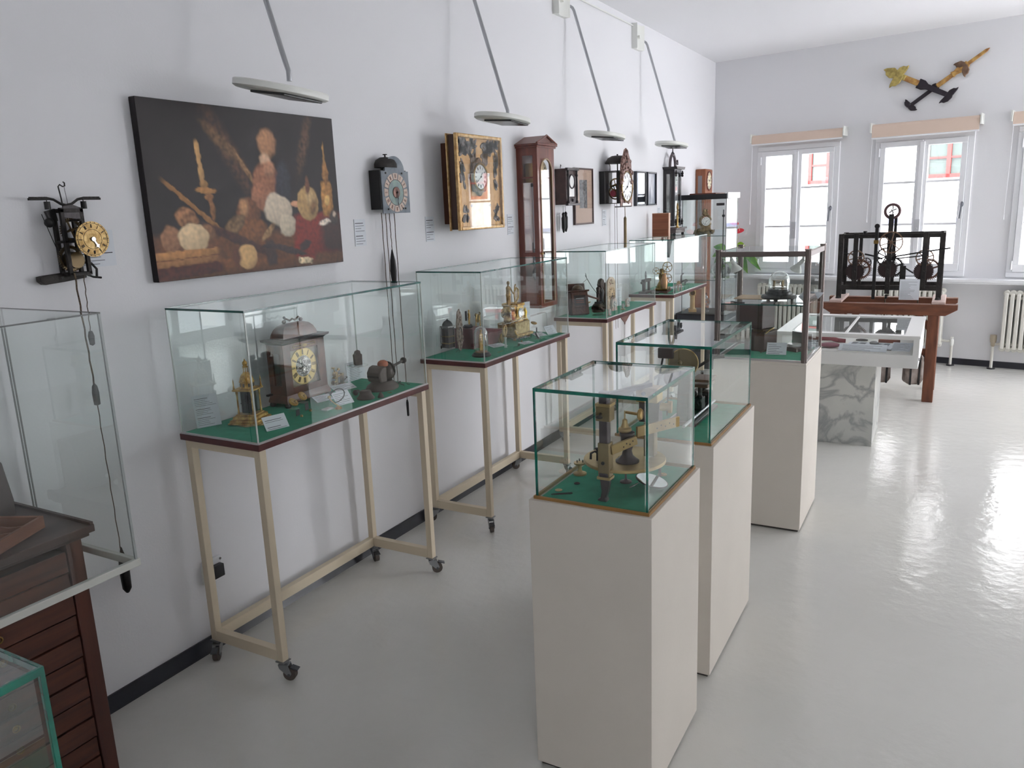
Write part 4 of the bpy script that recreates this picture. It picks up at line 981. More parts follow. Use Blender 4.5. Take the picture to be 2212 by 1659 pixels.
r = thing('longcase_clock', 'orange-brown longcase clock with round dial in the room corner behind the glass cabinet', 'clock', (0, 8.86, 0))
m = MB(); m.box((0.002, -.14, .02), (.17, .135, .5)); m.build('base', BRNWOOD, r, bevel=.004)
m = MB(); m.box((.002, -.13, .5), (.10, .125, 1.72)); m.build('trunk', BRNWOOD, r, bevel=.003)
m = MB(); m.box((.002, -.14, 1.72), (.115, .135, 2.05)); m.build('hood', BRNWOOD, r, bevel=.012)
for y in (-.10, -.05, .0, .05, .1):
    m = MB(); m.cyl((.104, y, .55), (.104, y, 1.74), .009, n=10); m.build('reeding', BRNWOOD, r)
m = MB(); m.box((.03, -.143, 1.0), (.075, -.14, 1.98)); m.build('side_glass', mat('clock_side_glass', (128, 122, 124), .15), r)
m = MB(); m.ring((.118, -.01, 1.925), .098, .008, 'X', 36); m.build('bezel', MAHOG, r)
dial(r, (.115, -.01, 1.925), .094, mat('cream_dial', (222, 212, 182), .4), INKB, 285, 60, w=.02)
# socket on the wall by the first showcase
r = thing('power_socket', 'white wall socket box with black plug low behind the first showcase leg', 'socket', (0, 1.955, .33))
m = MB(); m.box((0, -.045, -.05), (.018, .045, .05)); m.build('faceplate', WINW, r, bevel=.004)
m = MB(); m.box((.018, -.03, -.028), (.045, .03, .025)); m.build('plug', BLACKB, r, bevel=.004)
for y in (-.034, .034):
    m = MB(); m.cyl((.018, y, .038), (.021, y, .038), .005, n=10); m.build('screw', STEEL, r)
m = MB(); m.tube([(.002, .008, .04), (.010, -.004, .034), (.010, -.004, -.03), (.002, .0, -.04)], .003, 6); single('wall_hook', m, LAMPW, 'small bent metal bracket on the wall beside the low socket', 'bracket', (0, 1.908, .325))
# ================= contents of the nearest showcase =================
D = VB + .0012           # level of the baize
CG = 'white text cards inside the showcases'
card('text_card', 'tall white text card leaning at the near left end inside the nearest showcase', .092, .124, (.078, 1.972, D), R(66), 14, lines=16, seed=1, head=(0, 6, 11), gap=(5, 10), group=CG)
card('text_card', 'small white text card lying in front of the gilt turret clock in the nearest showcase', .094, .058, (.365, 2.045, D), R(75), 35, lines=7, seed=2, head=(1, 5), gap=(0, 3, 4), group=CG)
card('text_card', 'white text card behind the magnifier, at the right front of the nearest showcase', .085, .065, (.350, 2.445, D), R(78), 40, lines=7, seed=3, head=(), group=CG)
card('text_card', 'white text card lying under the small brass lathe in the nearest showcase', .115, .05, (.178, 2.65, D + .004), R(78), 68, lines=6, seed=4, head=(), group=CG)
card('text_card', 'white text card half hidden behind the round magnifier in the nearest showcase', .085, .045, (.235, 2.45, D + .004), R(78), 66, lines=5, seed=5, head=(), group=CG)
card('text_card', 'white text card standing at the back of the nearest showcase behind the grey vise', .130, .09, (.068, 2.972 - .12, D), R(90), 4, lines=10, seed=6, head=(0,), group=CG)

# large bracket clock
r = thing('bracket_clock', 'large dark walnut bracket clock with brass Roman dial and domed top', 'clock', (0, 0, D))
bx0, bx1, by0, by1 = .072, .165, 2.30, 2.545
def bb(a, b, nm, mt, bev=.002, **k):
    m = MB(); m.box(a, b); return m.build(nm, mt, r, bevel=bev, **k)
def loft(m, secs):
    # stacked rectangular sections (x0,x1,y0,y1,z) -> closed body
    R_ = []
    for (a, b, c, d, z) in secs: R_.append([m.bm.verts.new(p) for p in ((a, c, z), (b, c, z), (b, d, z), (a, d, z))])
    fs = [m.bm.faces.new(R_[0][::-1]), m.bm.faces.new(R_[-1])]
    for A, B in zip(R_, R_[1:]):
        for i in range(4): j = (i + 1) % 4; fs.append(m.bm.faces.new((A[i], A[j], B[j], B[i])))
    bmesh.ops.recalc_face_normals(m.bm, faces=fs)
    m._fin([v for q in R_ for v in q])
def sec(e, z, x0=bx0, x1=bx1, y0=by0, y1=by1): return (x0 - e * .7, x1 + e, y0 - e, y1 + e, z)
m = MB(); loft(m, [sec(.009, .018), sec(.009, .026), sec(.006, .034), sec(.002, .046), sec(0, .05)]); m.build('base_moulding', WALNUT, r)
for x in (bx0 + .006, bx1 - .002):
    for y in (by0 + .002, by1 - .002):
        m = MB(); m.lathe([(.010, 0), (.014, .008), (.012, .018), (0, .018)], (x, y, 0), n=14); m.build('foot', EBON, r)
# body as frames around openings
bb((bx0, by0, .05), (bx0 + .01, by1, .262), 'back_panel', WALNUT)
for y, yy in ((by0, by0 + .012), (by1 - .012, by1)):
    for a, b in (((bx0 + .01, y, .05), (bx0 + .03, yy, .262)), ((bx1 - .024, y, .05), (bx1 - .008, yy, .262)), ((bx0 + .03, y, .05), (bx1 - .024, yy, .09)), ((bx0 + .03, y, .225), (bx1 - .024, yy, .262))):
        bb(a, b, 'side_panel', WALNUT, .0008)
    m = MB(); m.box((bx0 + .03, y + .004, .09), (bx1 - .024, y + .007, .225)); m.build('side_glass', CLEAR, r)
for a, b in (((bx1 - .008, by0, .05), (bx1, by0 + .042, .262)), ((bx1 - .008, by1 - .042, .05), (bx1, by1, .262)), ((bx1 - .008, by0 + .042, .05), (bx1, by1 - .042, .078)), ((bx1 - .008, by0 + .042, .232), (bx1, by1 - .042, .262))):
    bb(a, b, 'door_rail', WALNUT, .0008)
bb((bx1 - .022, by0 + .03, .07), (bx1 - .014, by1 - .03, .24), 'dial_plate', mat('silvered_plate', (150, 142, 136), .4, .6, c2=(120, 106, 84), scale=30), .0)
cyc, czc = (by0 + by1) / 2, .155
m = MB(); m.M = Matrix.Translation((bx1 - .014, cyc, czc)); m.lathe([(.078, 0), (.078, .002), (.046, .002), (.046, 0)], n=48, ax='X'); m.mi = 1; numerals(m, .050, .072, .0022, .002, .0030)
for k in range(60):
    t = 2 * pi * k / 60; M = Matrix.Translation((0, cos(t) * .0755, sin(t) * .0755)) @ Matrix.Rotation(t, 4, 'X'); m._fin(_boxv(m, (.002, -.0015, -.0003), (.0027, .0015, .0003)), M)
cr_ = m.build('chapter_ring', [mat('chapter_brass', (206, 180, 122), .4, .6), INKB], r)
m = MB(); m.M = Matrix.Translation((bx1 - .013, cyc, czc)); m.lathe([(.045, 0), (.045, .0015), (0, .0015)], n=36, ax='X'); rn = random.Random(2)
for q in range(40):
    t = rn.random() * 6.28; rr = .04 * math.sqrt(rn.random()); m.sph((.002, rr * cos(t), rr * sin(t)), .0035, 6)
m.build('engraved_centre', mat('bright_engraved_steel', (130, 126, 128), .25, .8, c2=(200, 196, 190), scale=120, bump=.5), r)
m = MB(); hand(m, (bx1 - .009, cyc, czc), 250, .030, .004, 0); hand(m, (bx1 - .009, cyc, czc), 305, .055, .004, .002); m.build('hand', BLUED, r)
m = MB(); m.box((bx1 - .005, by0 + .042, .078), (bx1 - .003, by1 - .042, .232)); m.build('door_glass', CLEAR, r)
m = MB(); zc = .247
m.tube([(bx1 + .001, cyc - .06, zc - .005), (bx1 + .001, cyc + .06, zc - .005), (bx1 + .001, cyc + .066, zc), (bx1 + .001, cyc + .06, zc + .005), (bx1 + .001, cyc - .06, zc + .005), (bx1 + .001, cyc - .066, zc)], .0012, 6, True); m.build('inlay_line', PGILT, r)
m = MB(); m.prism([(cyc - .02, zc), (cyc, zc + .004), (cyc + .02, zc), (cyc, zc - .012)], 'X', bx1, bx1 + .002); m.build('escutcheon', DBRASS, r)
m = MB(); loft(m, [sec(0, .262), sec(.006, .268), sec(.016, .274), sec(.018, .282), sec(.004, .284)]); m.build('cornice', EBON, r)
tx0, tx1 = bx0 + .012, bx1 - .010
def tsec(e, z): return (tx0 + e * .55, tx1 - e * .55, by0 + .022 + e, by1 - .030 - e, z)
m = MB(); loft(m, [tsec(-.004, .284), tsec(0, .300), tsec(.010, .318), tsec(.026, .333), tsec(.050, .341)]); m.build('domed_top', WALNUT, r, smooth=50)
m = MB(); yc = cyc - .005; m.tube([(.118, yc - .045, .338), (.118, yc - .05, .352), (.118, yc - .036, .360), (.118, yc - .015, .350), (.118, yc, .356), (.118, yc + .015, .350), (.118, yc + .036, .360), (.118, yc + .05, .350), (.118, yc + .045, .338)], .0042, 8)
for s in (-1, 1): m.sph((.118, yc + s * .048, .348), .009, 8)
m.build('carrying_handle', mat('dark_bronze', (74, 56, 48), .35, .7), r)
m = MB(); m.sph((.118, yc - .045, .366), .006, 8); m.build('finial', EBON, r)
m = MB(); m.box((bx0 - .0, by0 - .026, .048), (bx0 + .012, by0, .056)); m.build('side_bolt', EBON, r)

# gilt turret clock with dome
def statuette(par, name, c, hgt, mt, seed=0, lean=0.0, rem=.0022, scl=1.0, base=True, arms=True):
    """a small standing draped figure, one remeshed surface"""
    rn = random.Random(seed); m = MB(); s = hgt; x, y, z = c
    def P(a, b, h): return (x + a * s, y + b * s + lean * h * s, z + h * s)
    m.cyl(P(0, -.05, 0), P(0, -.04, .45), .055 * s, .07 * s, 8); m.cyl(P(0, .06, 0), P(0, .04, .45), .05 * s, .07 * s, 8)
    m.sph(P(0, 0, .48), .105 * s, 8, (1, 1.1, .9)); m.cyl(P(0, 0, .45), P(0, 0, .75), .085 * s, .095 * s, 8); m.sph(P(0, 0, .75), .10 * s, 8, (.8, 1.25, .7))
    m.cyl(P(0, 0, .78), P(0, 0, .88), .035 * s, n=8); m.sph(P(.01, 0, .93), .065 * s, 8, (1, .9, 1.15))
    if arms:
        e1 = P(.08, -.17, .62); m.cyl(P(0, -.11, .77), e1, .035 * s, n=6); m.cyl(e1, P(.16, -.10, .70 + .1 * rn.random()), .028 * s, n=6)
        e2 = P(.05, .18, .62); m.cyl(P(0, .11, .77), e2, .035 * s, n=6); m.cyl(e2, P(.14, .16, .5), .028 * s, n=6)
    for q in range(7): m.cyl(P(-.02 + .08 * rn.random(), -.1 + .2 * rn.random(), .5), P(.03 * rn.random(), -.13 + .26 * rn.random(), .05), .022 * s, .034 * s, 6)
    return m.build(name, mt, par, remesh=rem, disp=.0012 * scl, dscale=120)
r = thing('turret_clock', 'gilt turret-shaped table clock with domed top, glass body and stepped base', 'clock', (.188, 2.078, D), R(18)); r.scale = (.70, .70, .94)
def rsec(e, z, a=.056): return (-a - e, a + e, -a - e, a + e, z)
m = MB(); m.prism([(-.12 * .62, -.06), (.02, -.105), (.105, -.06), (.075, .06), (-.06, .085)], 'Z', 0, .004); m.M = Matrix.Translation((.045, -.03, .0))
m.build('base_slab', PGILT, r)
m = MB(); loft(m, [rsec(.034, .004), rsec(.034, .010), rsec(.026, .012), rsec(.026, .020), rsec(.014, .024), rsec(.012, .034), rsec(.0, .038), rsec(0, .042)]); m.build('stepped_base', GILT, r, bevel=.002)
m = MB(); m.box((-.030, -.030, .045), (.030, .030, .135)); m.gear((.031, 0, .10), .022, .019, .003, 24, 'X', 5, .015); m.gear((.031, .008, .068), .014, .012, .003, 18, 'X', 4, .009); m.gear((0, -.031, .10), .022, .019, .003, 24, 'Y', 5, .015); m.box((-.032, -.034, .083), (.032, -.030, .088)); m.build('movement', mat('blackened_movement', (58, 58, 62), .35, .7, c2=(34, 34, 36), scale=60), r)
for sx in (-1, 1):
    for sy in (-1, 1):
        m = MB(); m.lathe([(.006, .042), (.007, .05), (.0045, .056), (.0045, .12), (.007, .13), (.006, .138)], (sx * .043, sy * .043, 0), n=10); m.build('corner_column', GILT, r)
for a, b in (((-.042, -.0425, .044), (.042, -.041, .137)), ((-.042, .041, .044), (.042, .0425, .137)), ((-.0425, -.04, .044), (-.041, .04, .137)), ((.041, -.04, .044), (.0425, .04, .137))):
    m = MB(); m.box(a, b); m.build('glass_side', CLEAR, r)
m = MB(); loft(m, [rsec(-.004, .137), rsec(.004, .140), rsec(.004, .146), rsec(-.008, .147)]); m.build('entablature', GILT, r)
m = MB(); m.lathe([(.040, .146), (.040, .150), (.037, .151), (.037, .170), (.041, .172), (.041, .176)], n=24); m.build('gallery', GILT, r)
for k in range(8):
    t = 2 * pi * k / 8; m = MB(); m.box((.034, -.005, .154), (.0385, .005, .168)); o = m.build('arch_opening', EBON, r); o.rotation_euler = (0, 0, t)
for sx in (-1, 1):
    for sy in (-1, 1):
        m = MB(); m.lathe([(.006, .147), (.005, .155), (.003, .162), (.003, .178), (.0015, .186), (0, .195)], (sx * .052, sy * .052, 0), n=8); m.build('pinnacle', GILT, r)
m = MB(); m.lathe([(.038, .176), (.036, .186), (.030, .198), (.020, .207), (.016, .208), (.016, .212)], n=24); m.build('dome', GILT, r)
for k in range(6):
    t = 2 * pi * k / 6; m = MB(); m.cyl((.012 * cos(t), .012 * sin(t), .212), (.012 * cos(t), .012 * sin(t), .232), .0022, n=8); m.build('lantern_column', GILT, r)
m = MB(); m.lathe([(.015, .232), (.016, .236), (.010, .238), (.014, .247), (.012, .254), (.004, .260), (.002, .266), (0, .268)], n=18); m.build('lantern_cap', GILT, r)

# watches on acrylic blocks
def watch_block(label, x, y, h, tilt, grp, rz=10):
    r = thing('pocket_watch', label, 'watch', (x, y, D), R(rz), grp)
    m = MB(); m.box((-.016, -.016, 0), (.016, .016, h)); m.build('acrylic_block', CLEAR, r, bevel=.001)
    m = MB(); m.box((.0165, -.012, .006), (.0172, .012, h - .004)); m.build('dark_tag', mat('dark_tag', (52, 54, 60), .5), r)
    m = MB(); m.cyl((0, 0, h), (0, 0, h + .01), .008, n=14); m.build('stand_pin', CLEAR, r)
    m = MB(); m.M = Matrix.Translation((0, 0, h + .024)) @ rotm('Y', tilt); m.lathe([(0, -.007), (.012, -.0065), (.019, -.002), (.020, 0), (.019, .003), (.013, .006), (0, .007)], n=28); m.ring((0, 0, .0035), .0185, .0015); w_ = m.build('watch_case', GILT, r)
    m = MB(); m.M = Matrix.Translation((0, 0, h + .024)) @ rotm('Y', tilt); m.lathe([(.015, .0062), (.015, .0072), (0, .0075)], n=28); m.mi = 1; m.box((-.001, 0, .0075), (.001, .011, .0085)); m.box((0, -.001, .0075), (.008, .001, .0085)); m.build('watch_face', [PGILT, BLUED], w_)
    m = MB(); m.box((.026, .0, 0), (.034, .008, .008), rotm('Y', 0)); m.build('number_tag', PGILT, r)
watch_block('gold cased watch on an acrylic block, the nearer of the pair before the bracket clock', .292, 2.205, .034, 40, 'pair of gold watches on acrylic blocks')
watch_block('gold cased watch on an acrylic block, the one nearer the bracket clock base', .262, 2.287, .038, 50, 'pair of gold watches on acrylic blocks')

# magnifier on brass stand with white card foot
r = thing('magnifier_stand', 'round lens magnifier on a small brass stand with gold weight', 'magnifier', (.345, 2.375, D), 0)
m = MB(); m.lathe([(.016, 0), (.015, .004), (.009, .010), (.003, .014), (0, .014)], (.028, -.005, 0), n=6); m.build('gold_foot', GILT, r)
m = MB(); m.box((-.02, -.055, 0), (.012, -.012, .006)); m.build('white_foot', ENAMEL, r, bevel=.001)
m = MB(); m.tube([(.028, -.005, .014), (.015, -.012, .024), (0, -.014, .036), (-.004, -.018, .046)], .0022); m.sph((-.004, -.018, .048), .007, 8); m.build('stem', BRASS, r)
m = MB(); m.ring((0, 0, 0), .034, .0022, 'X', 36); 
m2 = m.build('lens_rim', BLACKB, r); m2.matrix_local = Matrix.Translation((0, .024, .046)) @ rotm('Z', -20) @ rotm('Y', 25)
m = MB(); m.lathe([(.033, -.001), (.033, .001), (0, .003)], n=32, ax='X'); m3 = m.build('lens', glass('lens_glass', (.97, .98, .98), boost=2.0), r); m3.matrix_local = m2.matrix_local.copy()

# brass lathe
r = thing('watchmaker_lathe', 'small brass watchmaker tool with screws standing right of the bracket clock', 'tool', (.085, 2.70, D), R(15))
m = MB(); m.box((-.022, -.045, 0), (.022, .055, .007)); m.build('base', DBRASS, r, bevel=.003)
m = MB(); m.cyl((0, -.012, .006), (0, -.012, .05), .007, n=12); m.build('post', BRASS, r)
m = MB(); m.box((-.007, .034, .006), (.007, .05, .056)); m.build('upright', DBRASS, r, bevel=.001)
m = MB(); m.box((-.007, -.042, .046), (.007, .052, .053)); m.build('bridge', BRASS, r, bevel=.001)
m = MB(); m.cyl((-.008, -.02, .062), (.008, -.02, .062), .013, n=20); m.build('disc', BRASS, r)
m = MB(); m.tube([(0, -.02, .07), (0, -.032, .086), (0, -.036, .094)], .003); m.cyl((0, -.036, .093), (0, -.036, .097), .008, n=12); m.build('thumb_screw', BRASS, r)
m = MB(); m.cyl((0, -.01, .066), (0, .012, .078), .0028); m.sph((0, .014, .079), .007, 8); m.build('side_screw', BRASS, r)
m = MB(); m.cyl((0, -.005, .045), (0, -.005, .075), .003, n=8); m.cyl((0, .055, .014), (0, .085, .026), .003); m.sph((0, .088, .027), .006, 8); m.build('lever', BLACKI, r)
m = MB(); m.cyl((0, -.045, .028), (0, -.01, .028), .004); m.cyl((0, -.05, .028), (0, -.044, .028), .01, n=14); m.build('crank', BRASS, r)

# round glass shelf with small leather clock
r = thing('glass_bracket_shelf', 'small round clear shelf fixed at the far back corner of the nearest showcase', 'shelf', (0, 0, 0))
m = MB(); m.lathe([(.045, 1.006), (.045, 1.010), (0, 1.010)], (.10, 2.832, 0), n=36); m.build('disc', CLEAR, r)
m = MB(); m.ring((.10, 2.832, 1.008), .045, .0014); m.build('disc_edge', ENAMEL, r)
m = MB(); m.cyl((.10, 2.832, D), (.10, 2.832, 1.006), .006, n=14); m.build('support_rod', CLEAR, r)
r = thing('travel_clock', 'small brown leather cased travel clock standing on the round clear shelf', 'clock', (.10, 2.832, 1.0105), R(-25))
m = MB(); pts = [(-.017, 0), (.017, 0), (.019, .05), (.012, .055), (.010, .068), (0, .073), (-.010, .068), (-.012, .055), (-.019, .05)]
m.prism(pts, 'X', -.002, .012); m.build('case', mat('grey_brown_leather', (108, 94, 90), .6, c2=(86, 74, 70), scale=40), r, bevel=.0015)
m = MB(); m.prism([(-.016, .001), (.016, .001), (.018, .048), (.010, .055), (.008, .064), (0, .068), (-.008, .064), (-.010, .055), (-.018, .048)], 'X', -.014, -.002); m.build('carved_back', mat('olive_brown', (66, 56, 36), .6, bump=.4), r)

# big grey vise-like press
r = thing('bench_press', 'large grey iron bell-shaped press with long ball handle and orange leather pad', 'tool', (.310, 2.740, D), 0); r.scale = (1.1, 1.15, 1.05)
PRS = mat('grey_brown_iron', (98, 88, 86), .55, .35, c2=(80, 70, 68), scale=14, bump=.15)
m = MB(); m.lathe([(.072, 0), (.073, .006), (.066, .018), (.056, .024), (.046, .034), (0, .034)], n=36, sc=(.85, 1, 1)); m.build('foot', PRS, r)
m = MB(); m.prism([(-.048, .040), (-.052, .066), (-.052, .078), (-.036, .100), (-.018, .104), (-.004, .098), (-.004, .034), (-.036, .034)], 'X', -.034, .034); m.build('fixed_jaw', PRS, r, bevel=.006)
m = MB(); m.sph((0, .024, .066), .042, 20, (.9, .9, 1.0)); m.build('body', mat('dark_press_body', (66, 58, 56), .5, .4), r)
m = MB(); m.ring((0, .040, .072), .036, .004, 'Y', 28); m.build('collar_ring', BLACKI, r)
m = MB(); m.box((-.03, -.054, .056), (.03, -.006, .066)); m.build('jaw_gap_plate', BLACKI, r, bevel=.002)
m = MB(); m.cyl((0, .055, .078), (0, .078, .083), .011, n=16); m.cyl((0, .075, .083), (0, .14, .093), .0055, n=12); m.sph((0, .145, .094), .014, 14); m.build('handle', mat('dark_handle_iron', (60, 54, 54), .45, .5), r)
m = MB(); m.lathe([(.020, 0), (.022, .008), (.019, .018), (.010, .024), (0, .020)], (.012, -.002, .100), n=18); m.ring((.014, -.002, .120), .010, .003); m.build('orange_pad', mat('terracotta_leather', (168, 92, 68), .6, c2=(196, 120, 90), scale=40), r)
m = MB(); m.cyl((.045, .045, .018), (.055, .05, .022), .004); m.build('set_screw', STEEL, r)

def lathe_thing(name, label, cat, prof, loc, mt, n=24, grp=None, **k):
    m = MB(); m.lathe(prof, n=n, **k); return single(name, m, mt, label, cat, loc, group=grp)
lathe_thing('iron_stake', 'grey flared iron stake with domed top in front of the press', 'tool', [(.038, 0), (.039, .004), (.032, .012), (.026, .022), (.025, .032), (.020, .036), (.012, .034), (.0, .035)], (.365, 2.555, D), PRS)
lathe_thing('small_cone', 'small grey metal cone at the front edge beside the flared iron stake', 'tool', [(.014, 0), (.014, .003), (.008, .016), (.003, .022), (0, .023)], (.415, 2.595, D), PRS)
m = MB(); m.sph((0, 0, .013), .013, 12); m.sph((0, .012, .016), .010, 10, (1, 1.4, .8)); single('iron_ball', m, DIRON, 'dark round iron knob behind the flared iron stake', 'tool', (.285, 2.585, D))
FG = 'short dark files on the green baize'
for k, (x, y, a, L) in enumerate(((.350, 2.790, 60, .03), (.345, 2.838, 62, .045), (.372, 2.850, 60, .034))):
    m = MB(); m.prism([(-L / 2, -.0015), (L / 2, -.0012), (L / 2, .0012), (-L / 2, .0015)], 'Z', 0, .0025)
    single('small_file', m, BLACKI, ['shortest dark file, beside the foot of the grey press', 'longest dark file, middle of the three at the showcase end', 'dark file nearest the end corner of the nearest showcase'][k], 'file', (x, y, D), (0, 0, R(a - 90 + 180)), FG)
m = MB(); m.prism([(-.012, -.003), (.012, -.002), (.006, .004)], 'Z', 0, .0015); single('brass_scrap', m, GILT, 'tiny brass offcut lying under the grey press', 'scrap', (.398, 2.68, D))

# ================= second showcase =================
r = thing('lantern_clock', 'small dark iron lantern clock with domed cap leaning against an openwork oval plate', 'clock', (.118, 3.575, D), R(-8))
m = MB(); m.M = rotm('X', 2); m.lathe([(.018, 0), (.020, .004), (.018, .035), (0, .035)], n=24); m.build('clear_stand', CLEAR, r)
m = MB(); m.box((-.022, -.022, .036), (.022, .022, .14)); m.build('body', mat('dark_openwork_iron', (62, 50, 44), .55, .3, c2=(30, 26, 26), scale=60), r, bevel=.001)
for sx in (-1, 1):
    for sy in (-1, 1):
        m = MB(); m.cyl((sx * .023, sy * .023, .036), (sx * .023, sy * .023, .155), .003, n=8); m.build('pillar', IRON, r)
for z in (.06, .098, .14):
    m = MB(); m.box((-.027, -.027, z), (.027, .027, z + .004)); m.build('plate', DIRON if z > .1 else DBRASS, r)
m = MB(); m.lathe([(.030, .158), (.029, .166), (.020, .180), (.008, .188), (.003, .192), (0, .198)], n=24); m.build('bell_cap', BLACKI, r)
m = MB(); m.box((-.03, -.03, .150), (.03, .03, .157)); m.build('top_plate', mat('light_iron', (140, 136, 134), .4, .6), r)
m = MB(); m.tube([(-.028, -.030, .15), (-.028, -.032, .07), (-.026, -.031, .05)], .0012, 5); m.lathe([(0, .03), (.004, .035), (.003, .048), (0, .052)], (-.026, -.031, 0), n=8); m.build('side_weight', BLACKI, r)
r = thing('carved_plate', 'tall oval carved grey-brown plate on clear stand beside the small lantern clock', 'plate', (.150, 3.640, D), R(8))
m = MB(); P = [(.038 * cos(R(a)) * (1 + .05 * cos(R(a * 9))), .125 + .115 * sin(R(a)) * (1 + .03 * cos(R(a * 9)))) for a in range(0, 360, 6)]
m.prism(P, 'X', 0, .006); rn = random.Random(4)
for q in range(40):
    t = rn.random() * 6.28; k_ = .5 + .4 * rn.random(); m.sph((.006, .038 * k_ * cos(t), .125 + .115 * k_ * sin(t)), .006, 6)
m.build('plate', mat('carved_stone_wood', (158, 142, 132), .6, c2=(110, 84, 66), scale=50, bump=.5), r)
m = MB(); m.ring((.008, 0, .10), .020, .0022, 'X', sc=(1, 2.0)); m.build('oval_ring', IRON, r)
m = MB(); m.tube([(.0, -.012, .0), (.0, -.012, .02), (-.02, -.01, .0)], .0016, 6); m.build('wire_foot', STEEL, r)
m = MB(); m.box((0, 0, 0), (.125, .115, .116)); single('maroon_box', m, mat('maroon_leather', (116, 72, 74), .6, c2=(104, 62, 66), scale=40), 'maroon covered block supporting the small black-based figure clock', 'box', (.055, 3.735, D), bevel=.001)
m = MB(); m.box((0, 0, 0), (.15, .19, .075)); single('fabric_block', m, mat('rose_velvet', (150, 104, 104), .8, c2=(120, 82, 84), scale=14), 'rose velvet covered block under the brass column clock', 'box', (.055, 3.853, D), bevel=.008)
r = thing('figure_clock', 'small gold figure with black shaft on an oval black base on the maroon block', 'clock', (.115, 3.79, D + .116), R(20))
m = MB(); m.lathe([(.034, 0), (.036, .006), (.030, .010), (.028, .016), (0, .018)], n=28, sc=(.8, 1.1, 1)); m.build('base', EBON, r)
statuette(r, 'figure', (.008, 0, .017), .085, GILT, 3, arms=False, rem=.0016)
m = MB(); m.box((-.012, -.012, .04), (-.002, -.001, .095)); m.build('black_shaft', EBON, r)
m = MB(); m.cyl((0, .02, .018), (0, .02, .075), .0012); m.sph((0, .02, .045), .004, 6); m.build('thin_pillar', BLACKI, r)
r = thing('column_clock', 'brass portico clock on two columns behind the showcase corner post', 'clock', (.10, 3.915, D + .075), R(12))
m = MB(); m.box((-.018, -.028, 0), (.018, .060, .012)); m.build('base', mat('red_marble', (130, 50, 40), .3), r)
for y in (-.02, .052):
    m = MB(); m.lathe([(.005, .012), (.003, .016), (.0028, .08), (.005, .086)], (0, y, 0), n=10); m.build('column', BRASS, r)
m = MB(); m.ring((0, .016, .075), .024, .003, 'X', 28); m.cyl((-.006, .016, .075), (.002, .016, .075), .022, n=24); m.build('drum', BRASS, r)
m = MB(); m.tube([(0, -.02, .09), (0, -.028, .10), (0, -.014, .105)], .004); m.tube([(0, .052, .09), (0, .060, .10), (0, .046, .105)], .004); m.build('eagle_ornament', DBRASS, r)
# glass dome with gold figure
r = thing('glass_dome', 'clear glass dome on round black base with a gold figure inside', 'glass dome', (.330, 3.575, D), 0)
m = MB(); m.lathe([(.052, 0), (.053, .008), (.046, .014), (.042, .022), (0, .022)], n=36); m.build('base', EBON, r)
m = MB(); m.lathe([(.034, .022), (.034, .026), (0, .027)], n=30); m.build('wood_disc', mat('pale_wood_disc', (168, 120, 92), .6), r)
m = MB(); m.lathe([(.038, .022), (.038, .120), (.034, .138), (.024, .152), (.010, .159), (0, .160), (0, .1585), (.009, .1575), (.023, .1505), (.0325, .137), (.0365, .120), (.0365, .022)], n=40); m.build('dome', glass('dome_glass', (.98, .985, .98), boost=2.6), r)
statuette(r, 'gold_figure', (0, 0, .027), .118, mat('bright_gold', (226, 180, 96), .35, .8, c2=(190, 140, 66), scale=60), 9, rem=.0018)
# gilt mantel clock
r = thing('mantel_clock', 'gilt figure mantel clock with harpist on top and relief base, behind a clear inverted shelf', 'clock', (.20, 4.16, D), R(0))
m = MB(); m.box((-.075, -.095, .015), (.085, .115, .030)); m.build('plinth', PGILT, r, bevel=.003)
for y in (-.085, .095):
    for x in (-.065, .06):
        m = MB(); m.lathe([(.010, 0), (.012, .005), (.007, .012), (.010, .016)], (x, y, 0), n=10); m.build('foot', PGILT, r)
m = MB(); m.box((-.06, -.078, .030), (.068, .100, .10)); m.build('relief_base', mat('relief_gilt', (196, 178, 132), .5, .5, c2=(150, 126, 82), scale=36, bump=.7, bscale=60), r, bevel=.003)
m = MB(); m.box((-.050, -.02, .100), (.050, .062, .205)); m.box((-.055, -.026, .195), (.055, .068, .212)); m.build('clock_plinth', GILT, r, bevel=.003)
dial(r, (.051, .02, .155), .030, ENAMEL, INKB, 60, 180, w=.03)
m = MB(); rn = random.Random(6)
for q in range(26): m.sph((-.03 + .08 * rn.random(), -.075 + .05 * rn.random(), .105 + .09 * rn.random()), .012 + .012 * rn.random(), 8)
for q in range(12): m.sph((.04, -.07 + .08 * rn.random(), .07 + .05 * rn.random()), .010 + .008 * rn.random(), 8)
m.build('draped_trophy', GILT, r, remesh=.0028, disp=.002, dscale=90)
statuette(r, 'seated_figure', (.0, -.035, .19), .16, mat('dark_gilt_figure', (176, 148, 100), .45, .6, c2=(120, 94, 60), scale=40, bump=.4), 12, rem=.0026)
m = MB(); m.tube([(.02, .01, .21), (.02, .0, .27), (.02, .012, .315), (.02, .022, .325)], .004); m.tube([(.02, .01, .21), (.02, .05, .24), (.02, .055, .29), (.02, .03, .305), (.02, .012, .29)], .0045); 
for q in range(5): m.cyl((.02, .01 + q * .009, .225 + q * .003), (.02, .008 + q * .009, .295), .0012, n=5)
m.build('harp', PGILT, r)
m = MB(); m.lathe([(.016, .100), (.018, .105), (.006, .115), (.013, .150), (.004, .175), (0, .182)], (.045, .088, 0), n=10); m.build('gilt_urn', mat('yellow_gilt', (222, 184, 70), .35, .7), r)
